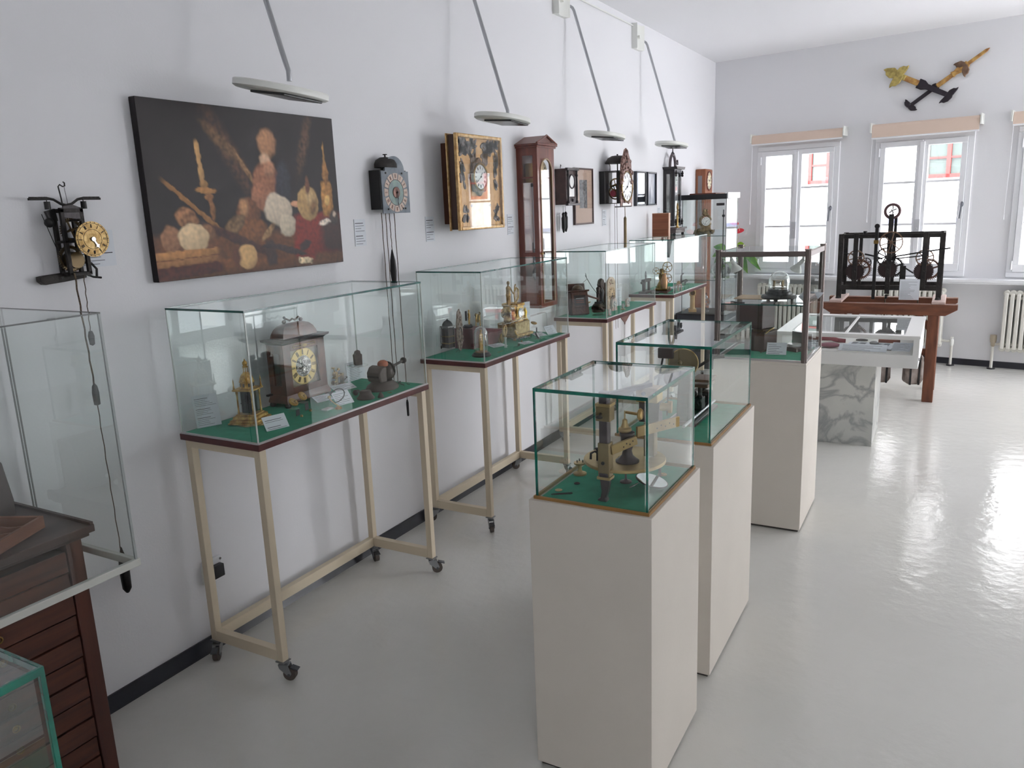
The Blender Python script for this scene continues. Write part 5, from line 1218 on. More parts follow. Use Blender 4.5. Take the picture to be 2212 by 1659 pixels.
# clear inverted shelf
r = thing('acrylic_riser', 'large bent clear acrylic cover with rounded corner in front of the gilt mantel clock', 'display stand', (.0, 0, D))
m = MB(); pts = [(3.84, .0), (3.84, .13), (3.845, .135), (4.385, .135), (4.40, .128), (4.405, .115), (4.405, 0)]
for (ya, za), (yb, zb_) in zip(pts, pts[1:]):
    m.prism([(ya, za), (yb, zb_), (yb - (.003 if zb_ < .05 or zb_ > .12 else .002), zb_ - (.003 if abs(za - zb_) < .01 else 0)), (ya + .003, za - (.003 if abs(za - zb_) < .01 else 0))], 'X', .305, .315) if False else None
m.box((.285, 3.84, .128), (.315, 4.40, .131)); m.box((.285, 3.84, 0), (.315, 3.843, .128)); m.box((.285, 4.397, 0), (.315, 4.40, .128)); m.build('cover', CLEAR, r)
m = MB(); m.tube([(.315, 3.84, .13), (.315, 4.39, .13), (.315, 4.40, .12), (.315, 4.40, .01)], .0012, 6); m.build('cover_edge', mat('acrylic_edge', (206, 206, 206), .2), r)
for k, (lab, w_, h_, x, y, a, tl, s) in enumerate((
    ('white text card at the far front corner of the second showcase', .085, .062, .375, 4.36, 72, 38, 11),
    ('white text card lying behind the round black watch in the second showcase', .075, .07, .345, 4.275, 60, 80, 12),
    ('large white card lying flat behind the spectacles in the second showcase', .125, .085, .265, 4.165, 70, 84, 13),
    ('white card lying flat near the corner post of the second showcase', .10, .07, .285, 3.865, 66, 84, 14),
    ('small pale card with a silver tool on it at the front of the second showcase', .085, .06, .400, 4.005, 70, 86, 15))):
    card('text_card', lab, w_, h_, (x, y, D + .001), R(a), tl, lines=7, seed=s, head=(), group=CG)
card('text_card', 'tall pale text card at the far end of the second showcase', .085, .15, (.16, 4.405, D + .04), R(70), 0, lines=1, seed=16, head=(), group=CG)
watch_block('gold ring watch on tall acrylic block at the far end of the second showcase', .275, 4.30, .05, 15, 'watches in the second showcase')
watch_block('watch on an acrylic block with dark tag, in front of the gilt mantel clock', .295, 4.035, .03, 60, 'watches in the second showcase')
r = thing('wrist_watch', 'round silver watch standing on a clear prop near the far front of the second showcase', 'watch', (.372, 4.155, D), R(20))
m = MB(); m.M = Matrix.Translation((0, 0, .024)) @ rotm('Y', 62); m.lathe([(0, -.006), (.019, -.005), (.021, 0), (.019, .004), (0, .004)], n=28); m.build('case', BLACKB, r)
m = MB(); m.M = Matrix.Translation((0, 0, .024)) @ rotm('Y', 62); m.lathe([(.017, .0042), (.017, .0052), (0, .0052)], n=28); m.build('face', mat('silver_dial', (196, 196, 196), .3, .3), r)
m = MB(); m.box((-.015, -.02, 0), (.02, .02, .004)); m.build('prop', CLEAR, r)
r = thing('ring_dial', 'large round gilt ring frame with open centre standing before the mantel clock', 'instrument', (.245, 3.985, D), R(15))
m = MB(); m.ring((0, 0, .072), .032, .008, 'X', 32, 10); m.build('ring', PGILT, r)
m = MB(); m.ring((-.012, -.03, .034), .024, .006, 'X', 28, 10); m.lathe([(.02, 0), (.02, .004), (0, .004)], (-.014, -.03, .034), n=20, ax='X'); m.build('lower_dial', DBRASS, r)
m = MB(); m.cyl((0, 0, 0), (0, 0, .04), .006, n=12); m.build('pillar', CLEAR, r)
m = MB(); m.lathe([(.009, 0), (.009, .010), (.006, .014), (.006, .05), (.008, .055), (.008, .06), (0, .06)], n=16); single('glass_vial', m, mat('white_porcelain_vial', (222, 226, 224), .2), 'small white glass pillar standing at the front of the second showcase', 'stand', (.328, 3.845, D))
m = MB(); m.cyl((0, 0, 0), (0, 0, .012), .007, n=12); m.tube([(0, -.004, .006), (.01, -.03, .004), (0, -.055, .004)], .0015, 5); single('silver_trinket', m, STEEL, 'tiny silver cap on a thin wire at the front of the second showcase', 'watch part', (.375, 3.915, D))
m = MB(); m.box((-.001, -.03, 0), (.001, .03, .002)); single('brass_rod', m, BRASS, 'thin brass rod on the baize right of the glass dome', 'rod', (.365, 3.72, D))
m = MB(); m.ring((-.012, 0, .016), .013, .0035, 'X', 20, 8, sc=(1, 1.2)); m.ring((0, .004, .016), .013, .003, 'X', 20, 8, sc=(1, 1.2)); single('gold_bracelet', m, PGILT, 'pale gold bracelet watch propped beside the flat card by the corner post', 'watch', (.235, 3.965, D))
r = thing('spectacles', 'thin wire spectacles folded on the large flat white card', 'glasses', (.33, 4.11, D + .012), R(70))
for s in (-1, 1):
    m = MB(); m.ring((s * .018, 0, .008), .013, .0009, 'Y', 20, 5); m.build('rim', BLACKI, r)
    m = MB(); m.tube([(s * .031, 0, .008), (s * .028, .06, .001)], .0008, 5); m.build('temple', BLACKI, r)
m = MB(); m.tube([(-.005, 0, .01), (0, 0, .013), (.005, 0, .01)], .0009, 5); m.build('bridge', BLACKI, r)
# ================= third showcase =================
r = thing('carved_clock', 'dark carved brown box clock with iron bell leaning on a clear easel', 'clock', (.18, 5.19, D + .004), R(-48))
M0 = rotm('Y', -14)
def lb(a, b, nm, mt, **k):
    m = MB(); m.M = M0; m.box(a, b); return m.build(nm, mt, r, **k)
lb((-.045, -.055, .0), (.02, .075, .165), 'case', CARVED, bevel=.003)
lb((-.060, -.060, .0), (-.045, .078, .235), 'back_board', CARVED, bevel=.004)
for a, b in (((.02, -.050, .05), (.026, -.034, .155)), ((.02, .054, .05), (.026, .070, .155)), ((.02, -.034, .139), (.026, .054, .155)), ((.02, -.034, .05), (.026, .054, .064))): lb(a, b, 'front_moulding', CARVED, bevel=.001)
lb((.02, -.034, .064), (.022, .054, .139), 'dark_opening', EBON)
for k, z in enumerate((.112, .098, .084)): lb((.022, -.02, z), (.025, .04, z + .006), 'inner_plate', STEEL if k == 0 else MAHOG)
lb((-.05, -.065, .165), (.032, .085, .176), 'cornice', CARVED, bevel=.002)
m = MB(); m.M = M0; m.lathe([(.042, .180), (.042, .188), (.034, .206), (.018, .217), (.004, .219), (.004, .228), (0, .229)], (-.006, .01, 0), n=24); m.build('bell', mat('brown_bell', (84, 70, 56), .4, .6), r)
r = thing('bronze_angler', 'bronze figure holding a long fishing rod on a rocky round base', 'sculpture', (.245, 5.395, D), R(-20))
m = MB(); m.lathe([(.042, 0), (.045, .01), (.040, .030), (.042, .05), (.03, .064), (0, .066)], n=20, sc=(1, 1.1, 1)); rn = random.Random(8)
for q in range(20): t = rn.random() * 6.28; m.sph((.038 * cos(t), .042 * sin(t), .005 + .055 * rn.random()), .013, 6)
BRZ = mat('brown_bronze', (64, 48, 38), .4, .7, c2=(40, 32, 28), scale=30, bump=.2)
m.build('rocky_base', BRZ, r, remesh=.003, disp=.003, dscale=70)
m = MB(); m.cyl((0, 0, .066), (0, 0, .076), .028, .026, 20); m.build('disc', BLACKI, r)
statuette(r, 'figure', (0, 0, .076), .135, BRZ, 21, rem=.0022)
m = MB(); m.tube([(.02, -.02, .13), (.03, -.10, .20), (.035, -.155, .265)], .0022, 6); m.tube([(.035, -.155, .265), (.034, -.165, .30), (.034, -.158, .27), (.034, -.17, .285)], .0018, 5); m.tube([(.035, -.15, .258), (.03, -.19, .235)], .0014, 5); m.build('fishing_rod', BLACKI, r)
m = MB(); m.tube([(.02, -.02, .10), (.02, -.10, .125), (.015, -.155, .145)], .006, 8, r2=.009); m.build('long_stock', mat('red_brown_stock', (88, 48, 36), .5), r)
r = thing('bronze_vase_clock', 'dark bronze upright with large round head behind the angler figure', 'clock', (.235, 5.475, D), 0)
m = MB(); m.lathe([(.03, 0), (.03, .01), (.018, .03), (.02, .10), (.026, .14), (.016, .165), (0, .17)], n=20); m.build('body', EBON, r)
m = MB(); m.lathe([(0, -.015), (.036, -.013), (.042, 0), (.036, .013), (0, .015)], (0, 0, .20), n=28, ax='X'); m.build('round_head', BRZ, r)
r = thing('painted_dial_clock', 'cream arched dial clock painted with red flowers, lower frame ornate', 'clock', (.265, 5.60, D), R(-6))
m = MB(); m.box((-.045, -.045, .0), (-.006, .085, .20)); m.build('case', mat('brown_case', (120, 96, 84), .5, c2=(90, 66, 54), scale=18), r, bevel=.003)
CRP = mat('cream_painted_wood', (206, 186, 160), .5, c2=(196, 172, 146), scale=20)
m = MB(); m.prism([(-.062, 0), (.062, 0), (.062, .15), (.062, .185)] + [(.062 * cos(R(a)), .185 + .056 * sin(R(a))) for a in range(10, 180, 10)] + [(-.062, .185)], 'X', -.006, .004)
m.mi = 1; rn = random.Random(9)
for q in range(26): m.sph((.004, .032 * (rn.random() * 2 - 1), .205 + .020 * (rn.random() * 2 - 1)), .0038, 6, (.5, 1, 1))
for q in range(26): t = rn.random() * 6.28; m.sph((.004, .056 * cos(t), .085 + .075 * sin(t)), .004, 6, (.5, 1, 1))
m.build('painted_face', [CRP, mat('floral_paint', (150, 70, 68), .6, c2=(90, 110, 80), scale=60)], r)
dial(r, (.004, 0, .115), .050, mat('ochre_dial', (206, 172, 130), .5), INKB, 180, 210, w=.03)
m = MB(); m.lathe([(.012, 0), (.012, .004), (0, .005)], (.012, 0, .09), n=20, ax='X'); m.build('brown_bob', CARVED, r)
def porcelain(label, x, y, sc_, rz):
    r = thing('porcelain_clock', label, 'clock', (x, y, D), R(rz), 'small painted porcelain clocks in the third showcase')
    m = MB(); s = sc_; rn = random.Random(int(x * 1000))
    m.prism([(-.032 * s, 0), (.032 * s, 0), (.036 * s, .012 * s), (.026 * s, .03 * s), (.033 * s, .06 * s), (.024 * s, .085 * s), (0, .098 * s), (-.024 * s, .085 * s), (-.033 * s, .06 * s), (-.026 * s, .03 * s), (-.036 * s, .012 * s)], 'X', -.012 * s, .01 * s)
    for q in range(12): t = rn.random() * 6.28; m.sph((.004 * s, .03 * s * cos(t), .05 * s + .04 * s * sin(t)), .008 * s, 6)
    m.build('body', mat('pink_white_porcelain', (222, 206, 200), .25, c2=(180, 120, 116), scale=26, lo=.5, hi=.7), r)
    dial(r, (.011 * s, 0, .05 * s), .022 * s, ENAMEL, INKB, 60, 320, w=.05)
porcelain('white and pink porcelain clock in front of the painted dial clock', .325, 5.50, 1.0, -10)
porcelain('tiny porcelain clock at the front corner post of the third showcase', .400, 5.235, .5, -6)
porcelain('small round porcelain clock at the far end of the third showcase', .345, 5.735, .7, -10)
card('text_card', 'tall pale narrow card behind the painted dial clock in the third showcase', .05, .14, (.26, 5.78, D), R(68), 0, lines=12, seed=31, head=(), group=CG)
r = thing('gilt_tray', 'small gilt footed dish behind the leaning carved clock', 'dish', (.155, 5.39, D)); 
m = MB(); m.lathe([(.012, 0), (.004, .006), (.004, .06), (.028, .068), (.030, .074), (0, .070)], n=20); m.build('dish', GILT, r)
r = thing('oval_stand', 'clear green-tinted oval tray lying at the near corner of the third showcase', 'tray', (.31, 5.25, D)); m = MB(); m.lathe([(.05, 0), (.052, .003), (0, .003)], n=32, sc=(.8, 1.4, 1)); m.build('tray', glass('green_tray', (.6, .9, .82)), r)
m = MB(); m.tube([(0, -.045, .001), (.02, -.02, .002), (.02, .03, .002)], .002, 6); single('silver_wire', m, STEEL, 'bent dark wire on the baize by the carved clock', 'wire', (.36, 5.17, D))
r = thing('glass_pocket_watch', 'shiny silver watch on clear stand in front of the porcelain clock', 'watch', (.375, 5.565, D), 0)
m = MB(); m.lathe([(.018, -.004), (.02, 0), (.018, .004), (0, .005)], (0, 0, .026), n=24, ax='X'); m.build('case', CHROME, r)
m = MB(); m.box((-.014, -.016, 0), (.014, .016, .006)); m.build('stand', BRASS, r)
# shield ornament hung on the edge of the third board
m = MB(); m.prism([(5.325, VB - .024), (5.512, VB - .024), (5.48, .895), (5.44, .872), (5.415, .862), (5.405, .845), (5.395, .862), (5.37, .875), (5.34, .893)], 'X', .447, .453)
single('wooden_pendant', m, mat('pendant_brown', (116, 84, 76), .5), 'brown pointed wooden pendant hanging below the third showcase edge', 'ornament')

# ================= fourth showcase =================
r = thing('rounding_machine', 'tall grey iron machine with looped handle behind the end glass of the farthest showcase', 'machine', (.165, 6.66, D), 0)
m = MB(); m.box((-.035, -.09, 0), (.035, .10, .02)); m.build('base', DIRON, r, bevel=.004)
m = MB(); m.cyl((0, -.05, .02), (0, -.05, .12), .014, .018); m.cyl((0, .08, .02), (0, .08, .12), .012); m.box((-.016, -.07, .10), (.016, .10, .125)); m.build('frame', DIRON, r, bevel=.002)
m = MB(); m.tube([(0, .0, .12), (0, -.012, .16), (0, 0, .19), (0, .012, .16), (0, .01, .12)], .004); m.build('handle_loop', DIRON, r)
m = MB(); m.cyl((0, -.10, .10), (0, -.07, .10), .004); m.cyl((0, -.105, .10), (0, -.098, .10), .012); m.build('side_screw', BLACKI, r)
r = thing('wheel_cutting_engine', 'brass wheel cutting engine with several thin wheels in the farthest showcase', 'machine', (.265, 6.80, D), R(10)); r.scale = (1.5, 1.4, 1.6)
m = MB(); m.box((-.04, -.06, .01), (.04, .09, .022)); m.build('bed', DBRASS, r, bevel=.003)
m = MB(); m.lathe([(.034, .022), (.026, .04), (.014, .06), (.018, .085), (.010, .11), (.012, .125), (0, .13)], (0, -.01, 0), n=18); m.build('central_post', DBRASS, r)
m = MB(); m.lathe([(.018, .0), (.022, .04), (.01, .08), (0, .09)], (.02, -.04, .02), n=12); m.build('copper_post', mat('copper', (172, 132, 100), .4, .8), r)
for c_, ro, ax in (((.03, .02, .135), .030, 'Y'), ((.035, .0, .075), .026, 'Y'), ((-.03, -.03, .118), .020, 'Y'), ((0, .01, .10), .030, 'Z')):
    m = MB(); m.gear(c_, ro, ro * .94, .003, 36, ax, 5, ro * .84); m.build('wheel', BRASS, r)
m = MB(); m.box((-.006, -.07, .100), (.006, .08, .107)); m.cyl((0, .08, .02), (0, .08, .11), .005); m.build('cross_bar', DBRASS, r)
m = MB(); m.box((-.045, -.09, 0), (.045, .11, .010)); m.build('dark_base', mat('red_lacquer_base', (84, 30, 34), .4), r)
m = MB(); m.cyl((0, -.11, .016), (0, -.02, .012), .011, .013, 14); m.cyl((0, -.02, .012), (0, .05, .010), .004); single('pliers', m, BLACKI, 'black handled tool lying at the near end of the farthest showcase', 'tool', (.30, 6.66, D), (0, 0, R(-30)))
m = MB(); m.tube([(-.01, -.06, .004), (.0, 0, .004), (.012, .05, .006)], .0025); m.tube([(.01, -.06, .004), (0, 0, .005), (-.012, .05, .006)], .0025); m.sph((0, .06, .006), .009, 8); single('calipers', m, DIRON, 'dark crossed calipers beside the black handled tool', 'tool', (.385, 6.65, D), (0, 0, R(-25)))
r = thing('pill_machine', 'small pink and brass instrument on short legs behind the corner post of the farthest showcase', 'instrument', (.395, 6.87, D), 0)
m = MB(); m.box((-.025, -.04, .055), (.02, .04, .06)); m.build('tray', mat('pink_enamel', (206, 150, 148), .4), r)
for x in (-.02, .015):
    for y in (-.035, .035):
        m = MB(); m.cyl((x, y, 0), (x, y, .055), .005, n=10); m.build('leg', mat('pink_leg', (196, 158, 156), .4), r)
m = MB()
for q in range(5): m.sph((.0, -.03 + q * .015, .068 + .012 * (q % 2)), .010, 8)
m.build('fittings', DBRASS, r)
r = thing('bow_frame_tool', 'steel bow-shaped frame tool standing near the far end of the farthest showcase', 'tool', (.30, 7.36, D), 0)
m = MB(); m.tube([(-.01, -.06, 0), (-.01, -.075, .05), (-.01, -.065, .095), (-.01, -.03, .11), (-.01, 0, .112)], .007, 8); m.box((-.018, -.07, .035), (.005, .08, .048)); m.cyl((-.01, .06, 0), (-.01, .06, .04), .005); m.cyl((-.01, .08, .042), (-.01, .115, .036), .010); m.build('frame', DIRON, r)
m = MB(); m.box((-.045, -.02, 0), (.02, .09, .028)); m.build('clear_block', CLEAR, r)
card('text_card', 'white text card lying flat behind the pink instrument in the farthest showcase', .19, .05, (.31, 7.15, D + .002), R(72), 80, lines=4, seed=33, head=(), group=CG)

# ================= black-topped glass cabinet by the corner =================
r = thing('glass_cabinet', 'tall glass display cabinet with black top and base in the far corner', 'display cabinet', (0, 0, 0))
jx0, jx1, jy0, jy1 = .075, .52, 8.02, 8.48
m = MB(); m.box((jx0 - .04, jy0 - .03, 0), (jx1 + .02, jy1, .56)); m.build('base_cabinet', GREYB, r, bevel=.003)
m = MB(); m.box((jx0 - .05, jy0 - .045, .56), (jx1 + .03, jy1, .575)); m.build('base_top', BLACKB, r)
m = MB(); m.box((jx0 - .02, jy0 - .02, 1.755 - .03), (jx1 + .01, jy1, 1.775)); m.build('black_top', BLACKB, r, bevel=.002)
m = MB(); m.box((jx0 + .06, jy0 + .04, 1.775), (jx1 - .12, jy1 - .05, 1.787)); m.build('top_block', mat('red_brown_strip', (110, 54, 42), .5), r)
m = MB(); m.box((jx1 + .010, jy0 - .02, 1.73), (jx1 + .022, jy1, 1.785)); m.build('side_trim', ENAMEL, r)
for a, b in (((jx0, jy0, .575), (jx1, jy0 + .005, 1.725)), ((jx0, jy1 - .005, .575), (jx1, jy1, 1.725)), ((jx0, jy0 + .005, .575), (jx0 + .005, jy1 - .005, 1.725)), ((jx1 - .005, jy0 + .005, .575), (jx1, jy1 - .005, 1.725))):
    m = MB(); m.box(a, b); m.build('glass_pane', VGLASS, r)
for x in (jx0, jx1):
    for y in (jy0, jy1):
        m = MB(); m.box((x - .003, y - .003, .575), (x + .003, y + .003, 1.725)); m.build('corner_edge', mat('dark_grey_edge', (70, 84, 84), .3), r)
for z in (.92, 1.365):
    m = MB(); m.box((jx0 + .006, jy0 + .01, z - .006), (jx1 - .006, jy1 - .01, z)); s = m.build('shelf', CLEAR, r)
    m = MB(); m.box((jx0 + .006, jy0 + .008, z - .006), (jx1 - .006, jy0 + .010, z)); m.build('shelf_edge', DTEAL, s)
m = MB(); m.cyl((jx1 - .03, jy0 + .012, .6), (jx1 - .03, jy0 + .012, 1.62), .006, n=10); m.sph((jx1 - .03, jy0 + .012, 1.56), .016, 10); m.build('lock_rod', BLACKB, r)
m = MB(); m.box((jx1 - .10, jy0 - .001, 1.66), (jx1 - .02, jy0, 1.685)); m.build('name_tag', DIRON, r)
r = thing('rococo_clock', 'bronze rococo mantel clock with white dial on the upper shelf of the corner cabinet', 'clock', (.255, 8.22, 1.365), R(-60))
m = MB(); rn = random.Random(14); m.box((-.02, -.05, 0), (.02, .05, .14))
m.lathe([(.06, 0), (.05, .02), (.03, .04), (0, .05)], n=14)
for q in range(34): m.sph((-.02 + .04 * rn.random(), -.13 + .26 * rn.random(), .01 + .045 * rn.random()), .014 + .01 * rn.random(), 6)
for q in range(26): t = rn.random() * 6.28; m.sph((0, .055 * cos(t), .14 + .065 * sin(t)), .014, 6)
for q in range(12): m.sph((0, -.03 + .05 * rn.random(), .20 + .06 * rn.random()), .013, 6)
m.build('scrollwork', mat('antique_bronze', (140, 122, 92), .45, .7, c2=(86, 72, 52), scale=30, bump=.4), r, remesh=.004, disp=.004, dscale=60)
dial(r, (.03, 0, .14), .045, ENAMEL, INKB, 60, 200, w=.03)
m = MB(); m.box((-.05, -.002, 0), (.05, 0, .06)); single('folded_card', m, PAPER, 'small white folded card on the upper shelf of the corner cabinet', 'card', (.43, 8.12, 1.366), (R(-20), 0, R(10)))
r = thing('pillar_clock', 'pale marble column clock on the bottom of the corner cabinet', 'clock', (.15, 8.15, .5755), R(-70))
MAR = mat('honey_marble', (206, 176, 132), .35, c2=(186, 150, 104), scale=14)
m = MB(); m.box((-.04, -.04, 0), (.04, .04, .03)); m.lathe([(.03, .03), (.026, .05), (.024, .16), (.028, .17)], n=20); m.build('column', MAR, r)
m = MB(); m.box((-.028, -.032, .17), (.028, .032, .235)); m.build('head', MAR, r, bevel=.006)
dial(r, (.029, 0, .20), .024, mat('bronze_dial', (110, 84, 60), .4, .5), INKB, 60, 200, w=.04)
r = thing('skeleton_clock', 'small silvery openwork clock on dark foot in the corner cabinet bottom', 'clock', (.28, 8.20, .5755), R(-65))
m = MB(); m.lathe([(.035, 0), (.03, .012), (.008, .02), (.006, .05)], n=18); m.build('foot', EBON, r)
m = MB(); m.gear((0, 0, .10), .045, .040, .006, 28, 'X', 5, .034); m.build('ring', STEEL, r)
m = MB(); m.lathe([(.02, .145), (.016, .16), (.004, .17), (.008, .185), (0, .195)], n=12); m.build('bell', STEEL, r)
m = MB(); m.prism([(-.05, 0), (.05, 0), (.035, .09), (-.01, .13), (-.04, .08)], 'X', -.03, .03); single('dark_case_clock', m, mat('slate_grey', (58, 60, 68), .5), 'dark slate wedge-shaped clock case on the cabinet base', 'clock', (.43, 8.25, .5755), (0, 0, R(-60)), bevel=.004)
r = thing('ring_sculpture', 'white openwork wheel ornament on the middle shelf of the corner cabinet', 'ornament', (.43, 8.15, .92), R(-60))
m = MB(); m.gear((0, 0, .10), .085, .080, .008, 24, 'X', 6, .066); m.build('wheel', mat('pale_grey_metal', (186, 190, 190), .3, .6), r)
m = MB(); m.lathe([(.05, 0), (.05, .006), (0, .008)], n=20); m.build('foot', mat('pale_grey_metal', (186, 190, 190), .3, .6), r)

# ================= anthurium on the sill =================
r = wframe('potted_anthurium', 'potted anthurium with two red flowers on the sill in the corner', 'plant', .30, .10, .87)
m = MB(); m.lathe([(.045, 0), (.06, .02), (.068, .11), (.07, .115), (.063, .115), (.06, .10), (0, .10)], n=28); m.build('pot', mat('mottled_pot', (96, 88, 74), .7, c2=(60, 56, 48), scale=30), r)
def plant_leaf(par, base, tip, wd, droop, mt):
    b = Vector(base); t = Vector(tip); mid = b.lerp(t, .35) + Vector((0, 0, droop))
    m = MB(); m.tube([b, b.lerp(mid, .5) + Vector((0, 0, .02)), mid], .0028, 6); m.build('stem', GREENL, par)
    m = MB(); d = (t - mid); side = d.cross(Vector((0, -1, .35))).normalized(); n = side.cross(d).normalized()
    prof = [(0, .06), (.12, .72), (.3, 1), (.5, .9), (.7, .62), (.88, .28), (1, .0)]
    L_ = []; Cn = []; Rr = []; vs = []
    for s_, w_ in prof:
        c = mid + d * s_ - n * (s_ * s_ * .02)
        l = m.bm.verts.new(c + side * wd * w_ + n * .006 * w_); q = m.bm.verts.new(c - n * .003); rr = m.bm.verts.new(c - side * wd * w_ + n * .006 * w_)
        L_.append(l); Cn.append(q); Rr.append(rr)
    for i in range(len(prof) - 1):
        m.bm.faces.new((L_[i], L_[i + 1], Cn[i + 1], Cn[i])); m.bm.faces.new((Cn[i], Cn[i + 1], Rr[i + 1], Rr[i]))
    o = m.build('leaf', mt, par); sm = o.modifiers.new('thick', 'SOLIDIFY'); sm.thickness = .0012; o.modifiers.new('sub', 'SUBSURF').levels = 1
LIME = mat('young_leaf', (150, 190, 60), .45)
for tip, wd, dr, mt in (((-.22, -.06, .32), .05, .12, GREENL), ((-.10, -.14, .02), .055, .16, GREENL), ((.22, -.10, .02), .06, .20, GREENL), ((.30, -.02, .16), .04, .16, LIME), ((.10, -.16, .26), .045, .14, LIME),
                        ((-.04, -.05, .36), .04, .15, LIME), ((.36, -.06, .05), .045, .22, GREENL), ((.16, -.02, .30), .04, .18, LIME), ((-.20, -.10, .10), .06, .16, GREENL), ((.05, -.18, .06), .05, .18, GREENL), ((-.25, -.04, .2), .05, .15, GREENL)):
    plant_leaf(r, (.0, 0, .10), tip, wd, dr, mt)
for x, y, z, a in ((.03, -.05, .585, 10), (.10, -.06, .495, -15)):
    m = MB(); m.tube([(0, 0, .1), (x * .55, y * .5, z * .6), (x, y, z)], .0028, 6); m.build('flower_stalk', mat('pale_stalk', (206, 200, 160), .6), r)
    m = MB(); m.prism([(.05 * cos(R(q)) * (1 - .25 * sin(R(q))), .030 * sin(R(q))) for q in range(0, 360, 15)], 'Y', -.002, .002); o = m.build('spathe', PINKRED, r); o.location = (x, y, z); o.rotation_euler = (R(-35), R(a), R(20))
    m = MB(); m.cyl((x, y - .004, z), (x + .004, y - .01, z + .05), .004, .002); m.build('spadix', mat('spadix_pink', (226, 170, 150), .5), r)

# ================= first pedestal: wheel cutting machine =================
Z1 = P1[4] + .003
r = thing('wheel_cutting_machine', 'brass wheel cutting machine with large dividing disc on iron legs under the nearest hood', 'machine', (0, 0, Z1))
STL = mat('blackened_steel_column', (92, 86, 88), .35, .6, c2=(74, 68, 70), scale=12)
MBR = mat('machine_brass', (186, 164, 116), .42, .75, c2=(160, 136, 90), scale=10, bump=.05)
MBG = mat('machine_brass_dull', (150, 134, 98), .45, .65, c2=(120, 104, 74), scale=12)
dx, dy = 1.728, 2.075
m = MB(); m.lathe([(.118, .086), (.1195, .088), (.1195, .094), (.118, .096), (.02, .096), (.02, .086)], (dx, dy, 0), n=64); m.build('dividing_disc', MBR, r)
fx, fy = 1.712, 1.965
m = MB(); m.prism([(-.014, .085), (.014, .085), (.017, .06), (.012, .03), (.006, .012), (.010, .004), (.010, 0), (-.016, 0), (-.020, .004), (-.010, .010), (-.006, .03), (-.010, .06)], 'Y', -.011, .011)
m2 = m.build('front_leg', STL, r, bevel=.003); m2.location = (fx, fy - .005, 0)
m = MB(); m.box((fx - .016, fy - .014, .072), (fx + .018, fy + .016, .172)); m.build('lower_bracket', MBG, r, bevel=.0015)
m = MB(); m.box((fx - .019, fy - .018, .066), (fx + .021, fy + .018, .074)); m.build('bracket_flange', MBR, r, bevel=.001)
m = MB(); m.prism([(fx - .012, fy - .012), (fx + .012, fy - .012), (fx + .016, fy), (fx + .012, fy + .014), (fx - .012, fy + .014), (fx - .015, fy)], 'Z', .172, .318); m.build('column', STL, r, bevel=.0015)
m = MB(); m.box((fx - .020, fy - .016, .236), (fx + .022, fy + .020, .284)); m.build('upper_collar', MBG, r, bevel=.0015)
m = MB(); m.box((fx - .021, fy - .018, .278), (fx + .024, fy + .022, .286)); m.build('collar_flange', MBR, r, bevel=.001)
m = MB(); m.cyl((fx - .004, fy - .016, .258), (fx - .004, fy - .03, .252), .004); m.sph((fx - .004, fy - .03, .252), .007, 8, (1.6, 1, .8)); m.build('wing_screw', mat('dark_screw', (78, 72, 66), .4, .6), r)
m = MB(); m.cyl((fx, fy - .015, .115), (fx, fy - .018, .115), .005); m.build('bore', BLACKI, r)
# slanting brass arms running back from the column
def arm_(a, b, w_, h_, nm, mt, holes=0):
    a = Vector(a); b = Vector(b); d = b - a; M = Matrix.Translation(a) @ d.to_track_quat('X', 'Z').to_matrix().to_4x4()
    m = MB(); m.M = M; m.box((0, -w_ / 2, -h_ / 2), (d.length, w_ / 2, h_ / 2))
    o = m.build(nm, mt, r, bevel=.001)
    for q in range(holes):
        x = d.length * (.45 + .5 * q / max(1, holes)); h = MB(); h.M = M; h.cyl((x, -w_ / 2 - .0006, (q % 2) * .006 - .003), (x, -w_ / 2 + .002, (q % 2) * .006 - .003), .0022, n=8); h.build('hole', BLACKI, o)
arm_((fx + .018, fy, .150), (1.775, 2.045, .164), .010, .026, 'lower_arm', MBR, 4)
arm_((1.786, 2.02, .195), (1.86, 2.17, .195), .008, .030, 'upper_arm', MBR, 5)
m = MB(); m.lathe([(.034, .096), (.034, .100), (.026, .106), (.016, .116), (.013, .13), (.018, .145), (.019, .170), (.022, .176), (.022, .184), (.015, .188)], (dx + .02, dy - .03, 0), n=32); m.build('lower_chuck', STL, r)
m = MB(); m.lathe([(.016, .186), (.019, .19), (.019, .197), (.012, .2), (.008, .212), (.007, .222), (.002, .225), (.002, .246), (0, .25)], (dx + .015, dy - .035, 0), n=28); m.build('arbor', MBR, r)
m = MB(); m.cyl((dx + .018, dy - .035, .244), (dx + .055, dy - .03, .240), .0042); m.lathe([(.015, 0), (.018, .004), (.014, .010), (0, .012)], (dx + .055, dy - .03, .240), n=20, ax='X'); m.build('cutter_spindle', BRASS, r)
rx, ry = 1.790, 2.125
m = MB(); m.box((rx - .016, ry - .016, .096), (rx + .016, ry + .016, .200)); m.build('rear_pillar', MBG, r, bevel=.002)
m = MB(); m.box((rx - .030, ry - .018, .200), (rx + .03, ry + .02, .265)); m.build('rear_body', STL, r, bevel=.002)
m = MB(); m.box((rx - .034, ry - .03, .262), (rx + .030, ry + .02, .305)); m.build('rear_head', MBR, r, bevel=.002)
m = MB(); m.cyl((rx - .01, ry - .031, .288), (rx - .01, ry - .034, .288), .006); m.build('slot_screw', BLACKI, r)
m = MB(); m.cyl((rx + .02, ry, .245), (rx + .055, ry + .01, .245), .012, n=20); m.cyl((rx + .05, ry + .01, .245), (rx + .06, ry + .012, .245), .018, n=24); m.build('drive_pulley', MBR, r)
arm_((fx, fy + .01, .305), (rx, ry, .310), .016, .012, 'top_slide', STL)
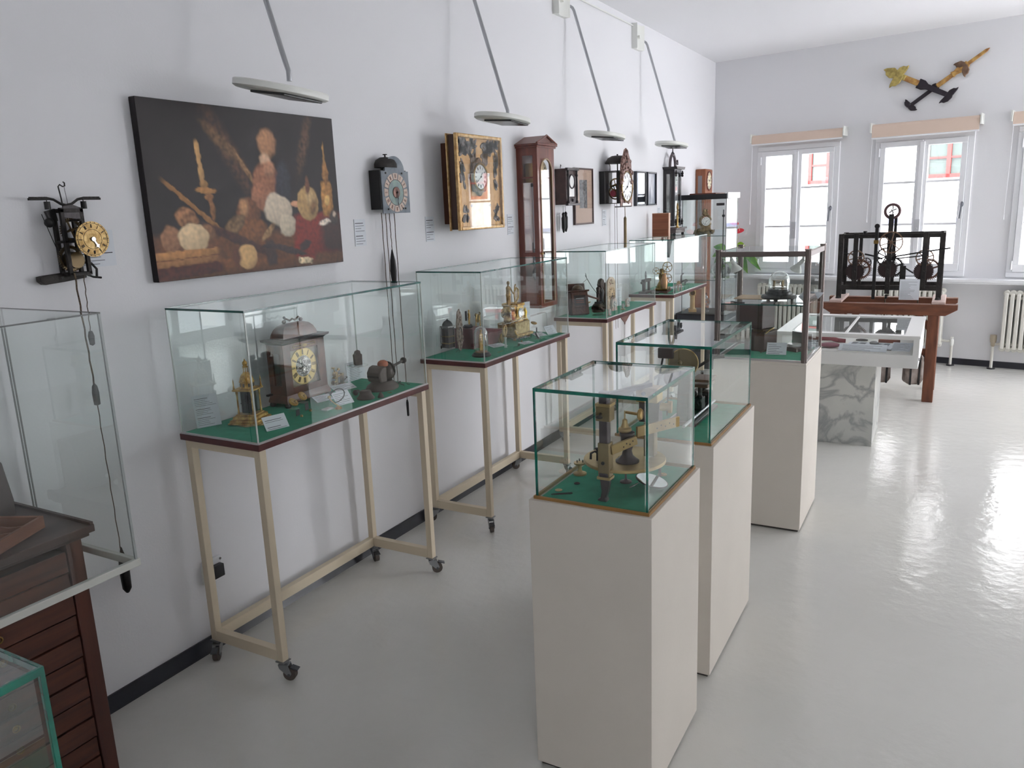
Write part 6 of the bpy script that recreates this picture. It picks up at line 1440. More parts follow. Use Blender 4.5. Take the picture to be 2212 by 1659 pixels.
m = MB(); m.lathe([(.003, .038), (.003, .07), (.008, .074), (.008, .084)], (1.71, 2.13, 0), n=16); m.lathe([(.018, 0), (.018, .003), (.006, .006), (.003, .012), (.003, .04)], (1.71, 2.13, 0), n=24); m.build('foot_screw', STL, r)
for q, (x, y) in enumerate(((1.80, 2.18), (1.655, 2.14))):
    m = MB(); m.lathe([(.012, 0), (.010, .004), (.004, .01), (.005, .086), (0, .086)], (x, y, 0), n=16); m.build('rear_leg', STL, r)
m = MB(); m.tube([(fx - .014, fy + .005, .13), (fx - .03, fy, .142), (fx - .042, fy - .002, .135), (fx - .043, fy - .002, .118)], .0035, 8); m.build('hook', BLACKI, r)
m = MB(); m.cyl((1.665, 2.02, .096), (1.665, 2.02, .130), .003); m.sph((1.665, 2.02, .132), .007, 8, (1.4, 1, .5)); m.build('thumb_screw', BLACKI, r)
r = thing('brass_spool', 'brass spool with three pins standing left of the big disc under the nearest hood', 'spool', (1.553, 2.142, Z1))
m = MB(); m.lathe([(.021, 0), (.021, .005), (.008, .009), (.006, .018), (.006, .03), (.018, .034), (.019, .039), (0, .040)], n=32); m.build('body', MBR, r)
for k in range(3):
    t = 2 * pi * k / 3; m = MB(); m.cyl((.010 * cos(t), .010 * sin(t), .04), (.010 * cos(t), .010 * sin(t), .048), .0016, n=8); m.build('pin', BLACKI, r)
for lab, x, y, rad, mt in (('flat round brass disc near the front left corner under the nearest hood', 1.554, 1.986, .011, MBR), ('flat dark toothed disc in the middle of the baize, left of the iron leg', 1.580, 2.06, .009, DIRON), ('pale toothed ring lying behind the big brass disc under the nearest hood', 1.790, 2.235, .014, PGILT)):
    m = MB(); m.gear((0, 0, .001), rad, rad * .95, .002, 30, 'Z', 4, rad * .6) if mt is not MBR else m.lathe([(rad, 0), (rad, .0015), (.0015, .0015), (.0015, 0)], n=28); single('loose_wheel', m, mt, lab, 'clock wheel', (x, y, Z1), group='loose wheels on the baize of the nearest pedestal')
m = MB(); m.tube([(0, 0, .003), (.02, .004, .003), (.06, .004, .003), (.062, .0, .003), (.058, -.004, .003), (.02, -.003, .003), (0, 0, .003)], .0013, 6); single('tweezers', m, BLACKI, 'black bent tweezers lying at the front left of the nearest hood', 'tweezers', (1.552, 1.94, Z1), (0, 0, R(32)))
r = thing('tilted_mirror', 'round white mirror tilted on a wire stand right of the iron leg', 'mirror', (1.802, 2.10, Z1), 0)
MM = Matrix.Translation((0, 0, .026)) @ rotm('Z', 25) @ rotm('Y', 14) @ rotm('X', 4)
m = MB(); m.lathe([(.046, 0), (.046, .003), (0, .003)], n=44); m.build('mirror_disc', mat('mirror_silver', (238, 240, 242), .03, 1.0), r).matrix_local = MM
m = MB(); m.ring((0, 0, .001), .0465, .002, 'Z', 40); m.build('mirror_rim', BLACKB, r).matrix_local = MM
m = MB(); m.tube([(-.03, .0, .022), (-.062, -.015, .002), (-.055, .012, .002), (-.03, .01, .022)], .0012, 5); m.build('wire_foot', STEEL, r)
m = MB(); m.cyl((.0, 0, 0), (.0, 0, .022), .016, n=20); m.build('clear_prop', CLEAR, r)

# ================= second pedestal: lathe =================
Z2 = P2[4] + .003
r = thing('turning_lathe', 'black iron turning lathe with bronze faceplate disc under the middle hood', 'lathe', (0, 0, Z2))
m = MB(); m.box((1.62, 2.78, 0), (1.735, 3.10, .014)); m.build('bed_plate', STL, r, bevel=.003)
for x in (1.64, 1.715):
    m = MB(); m.cyl((x, 2.70, .022), (x, 3.12, .022), .006, n=12); m.build('bed_rail', CHROME, r)
m = MB(); m.prism([(2.80, .014), (2.90, .014), (2.885, .06), (2.87, .14), (2.90, .2), (2.83, .2), (2.81, .12)], 'X', 1.655, 1.70); m.build('frame', BLACKI, r, bevel=.006)
FPM = mat('bronze_faceplate', (122, 108, 82), .42, .75, c2=(104, 90, 66), scale=8)
m = MB(); m.M = Matrix.Translation((1.668, 2.845, .228)) @ rotm('Z', 14); m.cyl((0, -.003, 0), (0, .003, 0), .053, n=56); o = m.build('faceplate', FPM, r)
m = MB(); m.M = Matrix.Translation((1.668, 2.845, .228)) @ rotm('Z', 14); m.ring((0, -.001, 0), .0535, .0025, 'Y', 48); o2 = m.build('faceplate_rim', PGILT, r)
m = MB(); m.cyl((1.66, 2.83, .232), (1.665, 2.80, .232), .008, n=14); m.sph((1.668, 2.795, .24), .007, 8); m.build('faceplate_boss', mat('bronze_faceplate', (122, 108, 82), .42, .75), r)
m = MB(); m.lathe([(.02, 0), (.032, .01), (.022, .02), (.028, .035), (.014, .05)], (1.635, 2.80, .172), n=24, ax='Y'); m.build('headstock_cone', mat('dark_red_bronze', (104, 78, 66), .4, .6), r)
m = MB(); m.box((1.70, 2.83, .140), (1.765, 2.93, .152)); m.box((1.71, 2.80, .168), (1.78, 2.90, .178)); m.build('tool_rest', mat('rest_brown', (108, 84, 70), .4, .5), r, bevel=.002)
m = MB(); m.cyl((1.728, 2.86, .142), (1.728, 2.86, .10), .008); m.sph((1.728, 2.86, .098), .011, 10); m.tube([(1.728, 2.86, .092), (1.722, 2.85, .078), (1.728, 2.85, .068), (1.734, 2.85, .078), (1.728, 2.86, .09)], .003); m.build('clamp_handle', BLACKI, r)
m = MB(); m.box((1.575, 2.82, .245), (1.635, 2.92, .285)); m.build('counter_box', mat('lathe_dark_brown', (58, 42, 38), .4), r, bevel=.004)
m = MB(); m.tube([(1.585, 2.86, .25), (1.56, 2.86, .12), (1.545, 2.86, .014)], .004); m.tube([(1.61, 2.86, .25), (1.60, 2.86, .014)], .003); m.build('treadle_rod', BLACKI, r)
m = MB(); m.tube([(1.70, 2.9, .20), (1.76, 2.92, .24), (1.80, 2.93, .245)], .006, 8); m.build('side_lever', IRON, r)
for k, y in enumerate((2.95, 3.06)):
    m = MB(); m.box((1.645, y, .02), (1.71, y + .05, .07)); m.cyl((1.678, y, .085), (1.678, y + .05, .085), .014); m.build('tailstock', BLACKI, r, bevel=.003)

# ================= third pedestal contents =================
Z3 = P3[4] + .014
LEA = mat('brown_leather', (74, 50, 46), .5, c2=(62, 42, 40), scale=14, bump=.1)
r = thing('leather_case', 'tall brown leather carrying case with open lid under the glass shelf', 'case', (1.625, 4.37, Z3), R(-22))
m = MB(); m.box((-.05, -.06, 0), (.075, .06, .105)); m.build('case_body', LEA, r, bevel=.003)
m = MB(); m.box((-.095, -.05, .118), (.052, .07, .272)); m.build('case_lid', LEA, r, bevel=.004)
m = MB(); m.box((.0, -.055, .105), (.062, .05, .118)); m.box((.05, -.055, .108), (.078, .055, .112)); m.build('lining', mat('case_lining', (90, 72, 56), .7), r)
m = MB(); m.tube([(.075, -.05, .10), (.085, -.02, .118), (.08, .02, .122), (.06, .05, .118)], .003); m.build('brass_hinge', BRASS, r)
card('text_card', 'grey-green text card leaning in front of the leather carrying case', .10, .075, (1.745, 4.235, Z3), R(6), 42, lines=6, seed=41, head=(), group=CG)
m = MB(); m.box((0, 0, 0), (.002, .002, .002)); m.bm.free()
r = thing('compass_box', 'open shallow box holding a white watch face beside the text card', 'box', (1.81, 4.40, Z3), R(-35))
m = MB(); m.box((-.06, -.05, 0), (.06, .05, .022)); m.build('tray', LEA, r, bevel=.002)
m = MB(); m.prism([(-.07, -.002), (.07, -.002), (.07, .09), (-.07, .09)], 'Y', .05, .056); o = m.build('lid', ALUL, r)
m = MB(); m.cyl((0, 0, .022), (0, 0, .034), .034, n=32); m.build('white_watch', ENAMEL, r)
m = MB(); m.tube([(0, 0, .004), (.03, .01, .02), (.06, .01, .012), (.075, .02, .018)], .003); single('leather_strap', m, mat('strap_brown', (84, 70, 50), .6), 'small brown strap lying at the foot of the leather carrying case', 'strap', (1.66, 4.255, Z3))
r = thing('dome_clock', 'small clock movement under a low glass dome on stepped black feet, on the glass shelf', 'clock', (1.742, 4.27, SHZ), 0)
m = MB(); m.lathe([(.088, .014), (.090, .022), (.084, .030), (.066, .034), (.064, .046), (.056, .050), (.055, .060), (0, .060)], n=44); m.build('stepped_base', EBON, r)
for k in range(3):
    t = 2 * pi * k / 3 + .5; m = MB(); m.sph((.07 * cos(t), .07 * sin(t), .009), .011, 10); m.build('foot', EBON, r)
m = MB(); m.lathe([(.052, .060), (.053, .09), (.050, .115), (.040, .135), (.024, .148), (0, .153), (0, .1515), (.023, .1465), (.0385, .134), (.0485, .1145), (.0515, .09), (.0505, .060)], n=44); m.build('glass_dome', glass('dome_glass', (.98, .985, .98)), r)
m = MB()
for x in (-.026, .018):
    for y in (-.015, .015): m.cyl((x, y, .06), (x, y, .105), .0028, n=8)
m.box((-.03, -.018, .078), (.022, .018, .082)); m.box((-.03, -.018, .103), (.022, .018, .106)); m.build('movement', DBRASS, r)
m = MB(); m.lathe([(.035, .070), (.035, .073), (0, .074)], n=30); m.build('white_plate', ENAMEL, r)
m = MB(); m.gear((0, 0, .094), .014, .012, .003, 18, 'Z', 4, .009); m.build('wheel', DBRASS, r)
m = MB(); m.box((0, 0, 0), (.24, .19, .002)); single('cardboard_sheet', m, mat('tan_card', (196, 172, 144), .8), 'tan cardboard sheet lying on the glass shelf of the post case', 'cardboard', (1.50, 4.30, SHZ))
m = MB(); m.ring((0, 0, .003), .012, .002); m.cyl((.012, 0, .003), (.045, -.006, .003), .0025); m.ring((-.02, .01, .004), .010, .002); single('key_pair', m, BLACKI, 'small dark winding keys lying on the glass shelf', 'key', (1.555, 4.13, SHZ))
card('text_card', 'grey slanted text card behind the low dome on the glass shelf', .13, .05, (1.865, 4.42, SHZ), R(-30), 55, lines=4, seed=42, head=(), group=CG)

# ================= white table case on marble slab =================
r = thing('table_case', 'white table display case with framed glass top on a grey marble slab leg', 'display case', (0, 0, 0))
cx0, cx1, cy0, cy1, cz0, cz1 = 1.482, 2.374, 5.655, 6.612, .585, .80
WLQ = mat('white_lacquer', (226, 226, 224), .4); 
m = MB(); m.box((cx0, cy0, cz0), (cx1, cy1, cz0 + .088)); m.build('tray_box', WLQ, r, bevel=.002)
m = MB(); m.box((cx0 + .02, cy0 + .02, cz0 + .088), (cx1 - .02, cy1 - .02, cz0 + .090)); m.build('lining', mat('white_lining', (244, 242, 238), .9), r)
for a, b in (((cx1 - .035, cy0, cz0 + .088), (cx1, cy1, cz1 - .018)), ((cx0, cy0, cz0 + .088), (cx0 + .035, cy1, cz1 - .018)), ((cx0 + .035, cy1 - .02, cz0 + .088), (cx1 - .035, cy1, cz1 - .018)), ((cx0 + .035, cy0, cz1 - .028), (cx1 - .035, cy0 + .015, cz1 - .018))):
    m = MB(); m.box(a, b); m.build('side_board', WLQ, r, bevel=.001)
m = MB(); m.box((cx0 + .035, cy0 + .003, cz0 + .088), (cx1 - .035, cy0 + .007, cz1 - .028)); m.build('front_glass', CLEAR, r)
for a, b in (((cx0 - .004, cy0 - .006, cz1 - .018), (cx1 + .004, cy0 + .06, cz1)), ((cx0 - .004, cy1 - .08, cz1 - .018), (cx1 + .004, cy1 + .004, cz1)), ((cx0 - .004, cy0 + .06, cz1 - .018), (cx0 + .09, cy1 - .08, cz1)), ((cx1 - .09, cy0 + .06, cz1 - .018), (cx1 + .004, cy1 - .08, cz1)), ((1.915, cy0 + .06, cz1 - .016), (1.93, cy1 - .08, cz1 - .001))):
    m = MB(); m.box(a, b); m.build('top_frame', WLQ, r, bevel=.001)
m = MB(); m.box((cx0 + .08, cy0 + .05, cz1 - .012), (cx1 - .08, cy1 - .07, cz1 - .006)); m.build('top_glass', glass('top_glass', (.95, .97, .97)), r)
m = MB(); m.cyl((cx1, cy0 + .05, cz0 + .055), (cx1 + .006, cy0 + .05, cz0 + .055), .010, n=16); m.build('lock', STEEL, r)
MRB = mat('grey_veined_marble', (212, 212, 206), .3, c2=(192, 194, 190), scale=2.5, detail=6)
_n = MRB.node_tree.nodes; _l = MRB.node_tree.links
_tc = _n.new('ShaderNodeTexCoord'); _mp = _n.new('ShaderNodeMapping'); _mp.inputs['Rotation'].default_value = (0, R(35), 0); _mp.inputs['Scale'].default_value = (1.5, 1, 1.9)
_t = _n.new('ShaderNodeTexNoise'); _t.inputs['Scale'].default_value = 2.6; _t.inputs['Detail'].default_value = 9; _t.inputs['Distortion'].default_value = .7
_l.new(_tc.outputs['Object'], _mp.inputs['Vector']); _l.new(_mp.outputs['Vector'], _t.inputs['Vector'])
_c = _n.new('ShaderNodeValToRGB'); _e = _c.color_ramp.elements; _e[0].position = .44; _e[0].color = (0, 0, 0, 1); _e[1].position = .56; _e[1].color = (0, 0, 0, 1)
_m = _e.new(.5); _m.color = (.75, .75, .75, 1); _l.new(_t.outputs['Fac'], _c.inputs['Fac'])
_x = _n.new('ShaderNodeMix'); _x.data_type = 'RGBA'; _x.inputs[7].default_value = rgb((140, 142, 144)); _b = _n['Principled BSDF']
_src = _b.inputs['Base Color'].links[0].from_socket; _l.new(_src, _x.inputs[6]); _l.new(_c.outputs['Color'], _x.inputs[0]); _l.new(_x.outputs[2], _b.inputs['Base Color'])
m = MB(); m.box((1.60, 5.756, 0), (2.121, 6.25, cz0)); m.build('marble_leg', MRB, r, bevel=.002)
ZC = cz0 + .091
m = MB(); m.tube([(-.10, -.02, .012), (-.06, .0, .018), (0, .01, .02), (.06, -.01, .014), (.10, .01, .01)], .016, 10); m2 = single('red_glove_tool', m, mat('deep_red_leather', (134, 40, 58), .45), 'long dark red leather pouch at the back of the white table case', 'pouch', (1.79, 6.05, ZC), (0, 0, R(-15)))
m = MB(); m.sph((0, 0, .018), .018, 18, (3.9, 2.2, 1)); single('red_oval_case', m, mat('plum_case', (130, 62, 84), .4), 'plum red oval spectacle case at the front of the white table case', 'case', (1.815, 5.80, ZC))
r = thing('open_book', 'open white book with small pictures lying in the white table case', 'book', (2.06, 5.90, ZC), R(-6))
for s in (-1, 1):
    m = MB(); m.prism([(0, 0), (s * .15, 0), (s * .15, .008), (s * .08, .016), (s * .01, .012), (0, .006)], 'Y', -.10, .10); m.mi = 1
    for q in range(9): m.box((min(s * .03, s * .12), -.08 + q * .018, .0148), (max(s * .03, s * .12), -.076 + q * .018, .0165))
    m.build('page_block', [PAPER, INK], r)
m = MB(); m.box((-.155, -.105, -.0), (.155, .105, .002)); m.build('cover', DWOOD, r)
card('text_card', 'white folded card with two small pictures at the front of the white table case', .30, .11, (2.03, 5.70, ZC + .002), 0, 74, lines=5, seed=44, head=(), group=CG)
card('text_card', 'white printed sheet lying at the right end inside the white table case', .13, .24, (2.25, 5.78, ZC + .001), R(-4), 86, lines=16, seed=45, head=(), group=CG)
m = MB(); m.sph((0, 0, .014), .014, 12, (2.2, 1, 1)); single('round_ornament', m, STEEL, 'small dark silver brooch lying on the open book', 'ornament', (2.09, 5.87, ZC + .018))
m = MB(); m.box((-.07, -.015, 0), (.07, .015, .022)); single('wooden_tool', m, mat('tool_red_brown', (130, 66, 46), .5), 'short red-brown wooden tool at the back of the white table case', 'tool', (2.17, 6.10, ZC), (0, 0, R(4)), bevel=.004)
m = MB(); m.ring((0, 0, .02), .022, .006, 'Z', 24, sc=(1.6, 1)); single('grey_spectacles', m, DIRON, 'dark oval buckle at the back middle of the white table case', 'buckle', (1.99, 6.12, ZC - .012))
m = MB(); m.tube([(-.05, 0, .006), (-.02, .02, .008), (.02, -.01, .008), (.07, -.02, .006)], .004, 6); m.sph((-.06, .0, .008), .010, 8); single('silver_chain', m, STEEL, 'silver chain with small fob lying between the red pouch and red case', 'chain', (1.755, 5.90, ZC))
m = MB(); m.cyl((-.03, 0, .012), (.03, 0, .012), .012); single('dark_roll', m, DWOOD, 'small dark rolled object at the back left inside the white table case', 'roll', (1.66, 6.03, ZC))

# ================= tower clock on its timber stand =================
r = thing('timber_stand', 'red-brown timber trestle stand carrying the iron tower clock', 'stand', (0, 0, 0))
def beam(a, b, nm, mt=OAK, **k): m = MB(); m.box(a, b); return m.build(nm, mt, r, bevel=.004, **k)
for y0 in (7.215, 7.70):
    m = MB(); m.prism([(1.555, .815), (2.585, .815), (2.585, .775), (2.50, .725), (1.635, .725), (1.555, .775)], 'Y', y0, y0 + .085); m.build('long_beam', OAK, r, bevel=.004)
for x in (1.625, 2.375):
    for y in (7.215, 7.70): beam((x, y + .002, 0), (x + .082, y + .083, .725), 'leg', OAKV)
    beam((x + .01, 7.30, .66), (x + .07, 7.70, .72), 'cross_rail')
beam((1.70, 7.73, .30), (2.38, 7.77, .36), 'back_rail')
for x, s in ((1.71, 1), (2.37, -1)):
    m = MB(); m.prism([(x, .60), (x, .52), (x + s * .16, .725), (x + s * .10, .725)], 'Y', 7.725, 7.765); m.build('brace', OAK, r)
PK = mat('pale_pink_sleeper', (206, 184, 176), .7, c2=(190, 164, 156), scale=10)
for x in (1.615, 2.395):
    beam((x, 7.225, .815), (x + .10, 7.775, .838), 'sleeper', PK)

r = thing('tower_clock', 'large black iron tower clock frame with three barrels and brass wheels', 'clock', (0, 0, .838))
FY0, FY1 = 7.36, 7.70; X0, X1 = 1.652, 2.458; ZL, ZH = .095, .545
def fb(a, b, nm='frame_bar', mt=IRON, **k): m = MB(); m.box(a, b); return m.build(nm, mt, r, bevel=.002, **k)
for y in (FY0, FY1):
    fb((X0, y, ZL - .02), (X1, y + .014, ZL + .02)); fb((X0, y, ZH - .035), (X1, y + .014, ZH))
    for x in (X0, X1 - .040):
        fb((x, y - .002, 0), (x + .040, y + .018, ZH + .003), 'corner_post')
        m = MB(); m.lathe([(.022, 0), (.018, .012), (.014, .02)], (x + .016, y + .007, 0), n=12); m.build('post_foot', IRON, r)
for x in (X0 + .004, X1 - .018):
    fb((x, FY0 + .014, ZL - .015), (x + .014, FY1, ZL + .015), 'end_bar'); fb((x, FY0 + .014, ZH - .03), (x + .014, FY1, ZH - .003), 'end_bar')
for x in (1.772, 2.032, 2.297): fb((x, FY0 - .012, ZL - (.05 if x == 2.032 else 0)), (x + .038, FY0 - .001, ZH + (.01 if x != 2.032 else .16)), 'front_bar')
for x in (1.785, 2.05, 2.31): fb((x, FY1 - .012, ZL), (x + .028, FY1 - .001, ZH), 'rear_bar')
m = MB(); m.box((1.936, FY0 - .03, .0), (1.962, FY0 - .014, .60)); m.cyl((1.949, FY0 - .03, .61), (1.949, FY0 - .014, .61), .020, n=18); m.build('lever_post', BLACKI, r, bevel=.002)
m = MB(); m.box((1.930, FY0 - .034, .465), (1.968, FY0 - .012, .495)); m.build('brass_clamp', DBRASS, r)
RBR = mat('reddish_old_brass', (140, 112, 92), .45, .6, c2=(104, 82, 68), scale=16)
for cx_, cz_ in ((1.800, .235), (2.052, .255), (2.325, .237)):
    m = MB(); m.gear((cx_ + .028, FY0 + .055, cz_ + .012), .092, .080, .012, 40, 'Y', 4, .068); m.build('great_wheel', IRON if cx_ == 2.052 else mat('rust_brown_wheel', (98, 62, 50), .5, .4), r)
    m = MB(); m.cyl((cx_, FY0 + .04, cz_), (cx_, FY1 - .03, cz_), .055, n=36); m.build('barrel', IRON, r)
    m = MB(); m.gear((cx_ - .010, FY0 + .035, cz_ - .006), .078, .071, .010, 32, 'Y'); m.build('ratchet_disc', mat('dark_brown_iron', (66, 52, 52), .5, .4, c2=(52, 40, 40), scale=10), r)
    m = MB(); m.cyl((cx_ - .01, FY0 - .02, cz_ - .006), (cx_ - .01, FY0 + .04, cz_ - .006), .011, n=4); m.build('arbor', IRON, r)
for cx_, cz_, ro in ((1.795, .345, .068), (2.318, .345, .070)):
    m = MB(); m.gear((cx_, FY0 + .015, cz_), ro, ro * .96, .008, 48, 'Y', 6, ro * .84); m.build('brass_wheel', RBR, r)
m = MB(); m.gear((2.062, FY0 - .018, .475), .092, .089, .007, 60, 'Y', 6, .081); m.build('thin_brass_wheel', RBR, r)
m = MB(); m.gear((2.03, FY0 - .012, .355), .082, .074, .008, 30, 'Y', 8, .066); m.build('escape_wheel', IRON, r)
m = MB(); m.gear((1.87, FY0 + .09, .30), .045, .040, .006, 24, 'Y', 5, .034); m.build('fly_wheel', IRON, r)
m = MB(); m.box((2.035, FY0 + .0, .34), (2.070, FY0 + .016, .675)); m.box((2.072, FY0 + .03, .5), (2.095, FY0 + .044, .675)); m.build('pendulum_bracket', BLACKI, r, bevel=.001)
m = MB(); m.ring((2.055, FY0 + .01, .728), .055, .012, 'Y', 36, 10); m.build('small_dial_ring', mat('reddish_dial_ring', (96, 72, 74), .45, .4), r)
m = MB(); m.tube([(2.055, FY0 + .01, .69), (2.06, FY0 + .01, .72), (2.045, FY0 + .01, .74), (2.06, FY0 + .01, .75), (2.055, FY0 + .01, .778)], .005); m.tube([(2.03, FY0 + .01, .715), (2.055, FY0 + .01, .735), (2.085, FY0 + .01, .745)], .005); m.build('small_dial_hand', BLACKI, r)
m = MB(); m.cyl((2.055, FY0 + .006, .35), (2.055, FY0 + .004, .56), .005, n=8); m.build('brass_rod', BRASS, r)
m = MB(); m.tube([(1.86, FY0 + .05, .375), (1.93, FY0 + .03, .36), (2.00, FY0 + .02, .335)], .007, 8); m.build('lever', BLACKI, r)
m = MB(); m.tube([(2.06, FY0 + .0, .35), (2.25, FY0 - .01, .385), (2.50, FY0 - .03, .425)], .006, 8); m.build('release_arm', BLACKI, r)
m = MB(); m.tube([(2.06, FY0 + .0, .335), (2.20, FY0 - .005, .350), (2.32, FY0 - .01, .365)], .005, 8); m.build('release_arm', BLACKI, r)
m = MB(); m.tube([(2.13, FY0 + .02, .29), (2.18, FY0 + .01, .26), (2.24, FY0 + .0, .22)], .006, 8); m.build('pawl', BLACKI, r)
m = MB(); m.box((2.14, FY0 - .008, .13), (2.185, FY0 + .006, .28)); m.build('bearing_plate', IRON, r, bevel=.003)
m = MB(); m.tube([(1.66, FY0 + .05, .385), (1.70, FY0 + .06, .38), (1.78, FY0 + .05, .375)], .005); m.build('lever', BLACKI, r)
m = MB(); m.cyl((1.84, FY0 + .2, ZH), (1.84, FY0 + .2, ZH + .018), .016, n=14); m.build('top_nut', BLACKI, r)
m = MB(); m.cyl((2.048, FY0 - .008, .03), (2.048, FY0 - .012, .03), .012, n=14); m.sph((2.048, FY0 - .008, .014), .012, 8); m.build('lower_nut', IRON, r)
card('information_sheet', 'white printed sheet propped against the front of the iron tower clock', .150, .170, (2.222, 7.31, .815), 0, 8, cat='sign', lines=13, seed=50, head=(), ragged=0) if False else card('information_sheet', 'white printed sheet propped against the front of the iron tower clock', .150, .170, (2.222, 7.318, .839), 0, 6, cat='sign', lines=13, seed=50, head=())
STN = mat('rough_stone', (150, 140, 134), .9, c2=(110, 98, 92), scale=14, bump=.5, bscale=20)
for lab, x, y, zt, w_ in (('rough stone clock weight hanging under the stand, the one nearer its right leg', 2.285, 7.55, .33, .075), ('rough stone clock weight hanging behind the marble slab', 2.03, 7.55, .36, .075)):
    r = thing('stone_weight', lab, 'weight', (x, y, .08), R(20), 'stone clock weights under the timber stand')
    m = MB(); m.prism([(-w_, .02), (-w_ * .5, 0), (w_ * .7, .0), (w_, .04), (w_ * .95, .24), (w_ * .5, .28), (-w_ * .6, .28), (-w_ * .95, .22)], 'Y', -.055, .055); m.build('stone', STN, r, bevel=.02)
    for xx in (-.035, .035):
        m = MB(); m.box((xx - .008, -.058, .0), (xx + .008, -.054, .28)); m.build('iron_strap', BLACKI, r)
    m = MB(); m.tube([(0, 0, .28), (0, 0, .75)], .006, 8); m.build('rope', CORD, r)

# ================= tower clock hands on the window wall =================
HG = mat('worn_gilding', (206, 166, 96), .5, .3, c2=(150, 104, 58), scale=26, bump=.3, detail=8)
HB = mat('black_hand_iron', (44, 38, 46), .5, .3)
GRN = mat('greenish_gilt', (196, 176, 104), .5, .3, c2=(150, 132, 74), scale=26, bump=.3)
def wallhand(name, label, a, b, off, segs):
    # a->b on the wall plane (u,z); local x along the hand
    ua, za = a; ub, zb_ = b; L_ = math.hypot(ub - ua, zb_ - za); an = math.atan2(zb_ - za, ub - ua)
    r = wframe(name, label, 'clock hand', ua, off, za, 'two old tower clock hands crossed on the window wall'); r.rotation_euler = (0, -an, WA); r.rotation_mode = 'XYZ'
    r.matrix_world = Matrix.Translation(r.location) @ Matrix.Rotation(WA, 4, 'Z') @ Matrix.Rotation(-an, 4, 'Y')
    for nm, mt, pts in segs:
        m = MB(); m.prism([(p * L_, q) for p, q in pts], 'Y', -.016, .0); m.build(nm, mt, r, bevel=.005)
    return r, L_
def tear(cx, cy, a, l, w):
    P = [(-l * .5, 0), (-l * .35, w * .6), (0, w), (l * .3, w * .75), (l * .42, w * .25), (l * .62, w * .1), (l * .45, -w * .4), (0, -w), (-l * .35, -w * .6)]
    return [(cx + (x * cos(R(a)) - y * sin(R(a))), cy + (x * sin(R(a)) + y * cos(R(a)))) for x, y in P]
def hand_parts(r, lst):
    for nm, mt, pts, d in lst:
        m = MB(); m.prism(pts, 'Y', -.020 - d, -.002); m.build(nm, mt, r, bevel=.006)
U = 1.0161
a, b = (2.03 * U, 2.545), (2.672 * U, 2.985)
r, L_ = wallhand('tower_clock_hand', 'long gilded tower clock hand rising to the right with pointed tip', a, b, .012, [
    ('dark_tail', HB, [(.03, -.020), (.30, -.018), (.34, -.04), (.38, -.03), (.38, .03), (.34, .04), (.30, .018), (.03, .016)]),
    ('gilded_shaft', HG, [(.36, -.024), (.98, -.014), (1.02, 0), (.98, .014), (.36, .022)])])
hand_parts(r, [('scroll_body', HG, [(L_ * .56, -.03), (L_ * .60, -.022), (L_ * .66, -.034), (L_ * .76, -.03), (L_ * .76, .03), (L_ * .66, .034), (L_ * .60, .022), (L_ * .56, .03)], .002), ('tail_lobe', HB, tear(.004, .028, 80, .085, .026), 0), ('tail_lobe', HB, tear(.018, -.032, -60, .09, .028), 0), ('scroll_lobe', RBR, tear(L_ * .69, .036, 140, .10, .032), .004), ('scroll_lobe', RBR, tear(L_ * .70, -.036, 235, .11, .034), .004)])
a, b = (1.815 * U, 2.905), (2.395 * U, 2.60)
r, L_ = wallhand('tower_clock_hand', 'shorter tower clock hand with leaf-shaped gilt end sloping down to a black fork', a, b, .034, [
    ('gilded_shaft', HG, [(.26, -.026), (.52, -.026), (.52, .026), (.26, .026)]),
    ('dark_shaft', HB, [(.50, -.045), (.58, -.045), (.64, -.026), (.97, -.022), (.97, .022), (.64, .026), (.58, .045), (.50, .045)])])
hand_parts(r, [('leaf_body', GRN, [(.09, -.03), (.20, -.026), (.20, .026), (.09, .03)], .001), ('leaf_lobe', GRN, tear(.06, .0, 178, .15, .052), .002), ('leaf_lobe', GRN, tear(.135, .045, 60, .13, .040), .004), ('leaf_lobe', GRN, tear(.135, -.045, 250, .15, .042), .004), ('fork_lobe', HB, tear(L_ * .985, .03, 62, .12, .030), 0), ('fork_lobe', HB, tear(L_ * .97, -.034, 235, .12, .030), 0)])

# ================= drawer cabinet and glass hood at the left =================
r = thing('drawer_cabinet', 'dark wooden watchmaker chest of narrow drawers with sloping top box', 'cabinet', (0, 0, 0))
qx, qy1, qy0, zt = .40, 1.225, .45, .83
m = MB(); m.box((.03, qy1 - .035, 0), (qx - .01, qy1, zt)); m.build('side_panel', CABW, r, bevel=.001)
m = MB(); m.box((.03, qy0, 0), (qx - .01, qy0 + .035, zt)); m.build('side_panel', CABW, r)
m = MB(); m.box((.03, qy0 + .035, 0), (.045, qy1 - .035, zt)); m.build('back_panel', CABW, r)
for y in (qy1 - .045, qy0):
    m = MB(); m.box((qx - .01, y, 0), (qx + .004, y + .045, zt)); m.build('stile', mat('stile_brown', (88, 48, 36), .45, c2=(66, 36, 30), scale=9, stretch=(3, 3, .3), detail=6), r, bevel=.002)
nd = 12; dz = (zt - .04) / nd
for k in range(nd):
    z0 = .02 + k * dz
    m = MB(); m.box((.08, qy0 + .05, z0 + .002), (qx - .002 + (0.003 if k % 2 else 0), qy1 - .048, z0 + dz - .003)); d = m.build('drawer', CABW, r, bevel=.0015)
    for yy in (qy0 + .22, qy1 - .26):
        m = MB(); m.ring((qx + .008, yy, z0 + dz * .5), .009, .0022, 'X', 16, 6); m.sph((qx + .002, yy, z0 + dz * .5), .007, 8); m.build('knob', DBRASS, d)
m = MB(); m.box((.02, qy0 - .02, zt), (qx + .012, qy1 + .022, zt + .012)); m.build('top_moulding', DWOOD, r, bevel=.003)
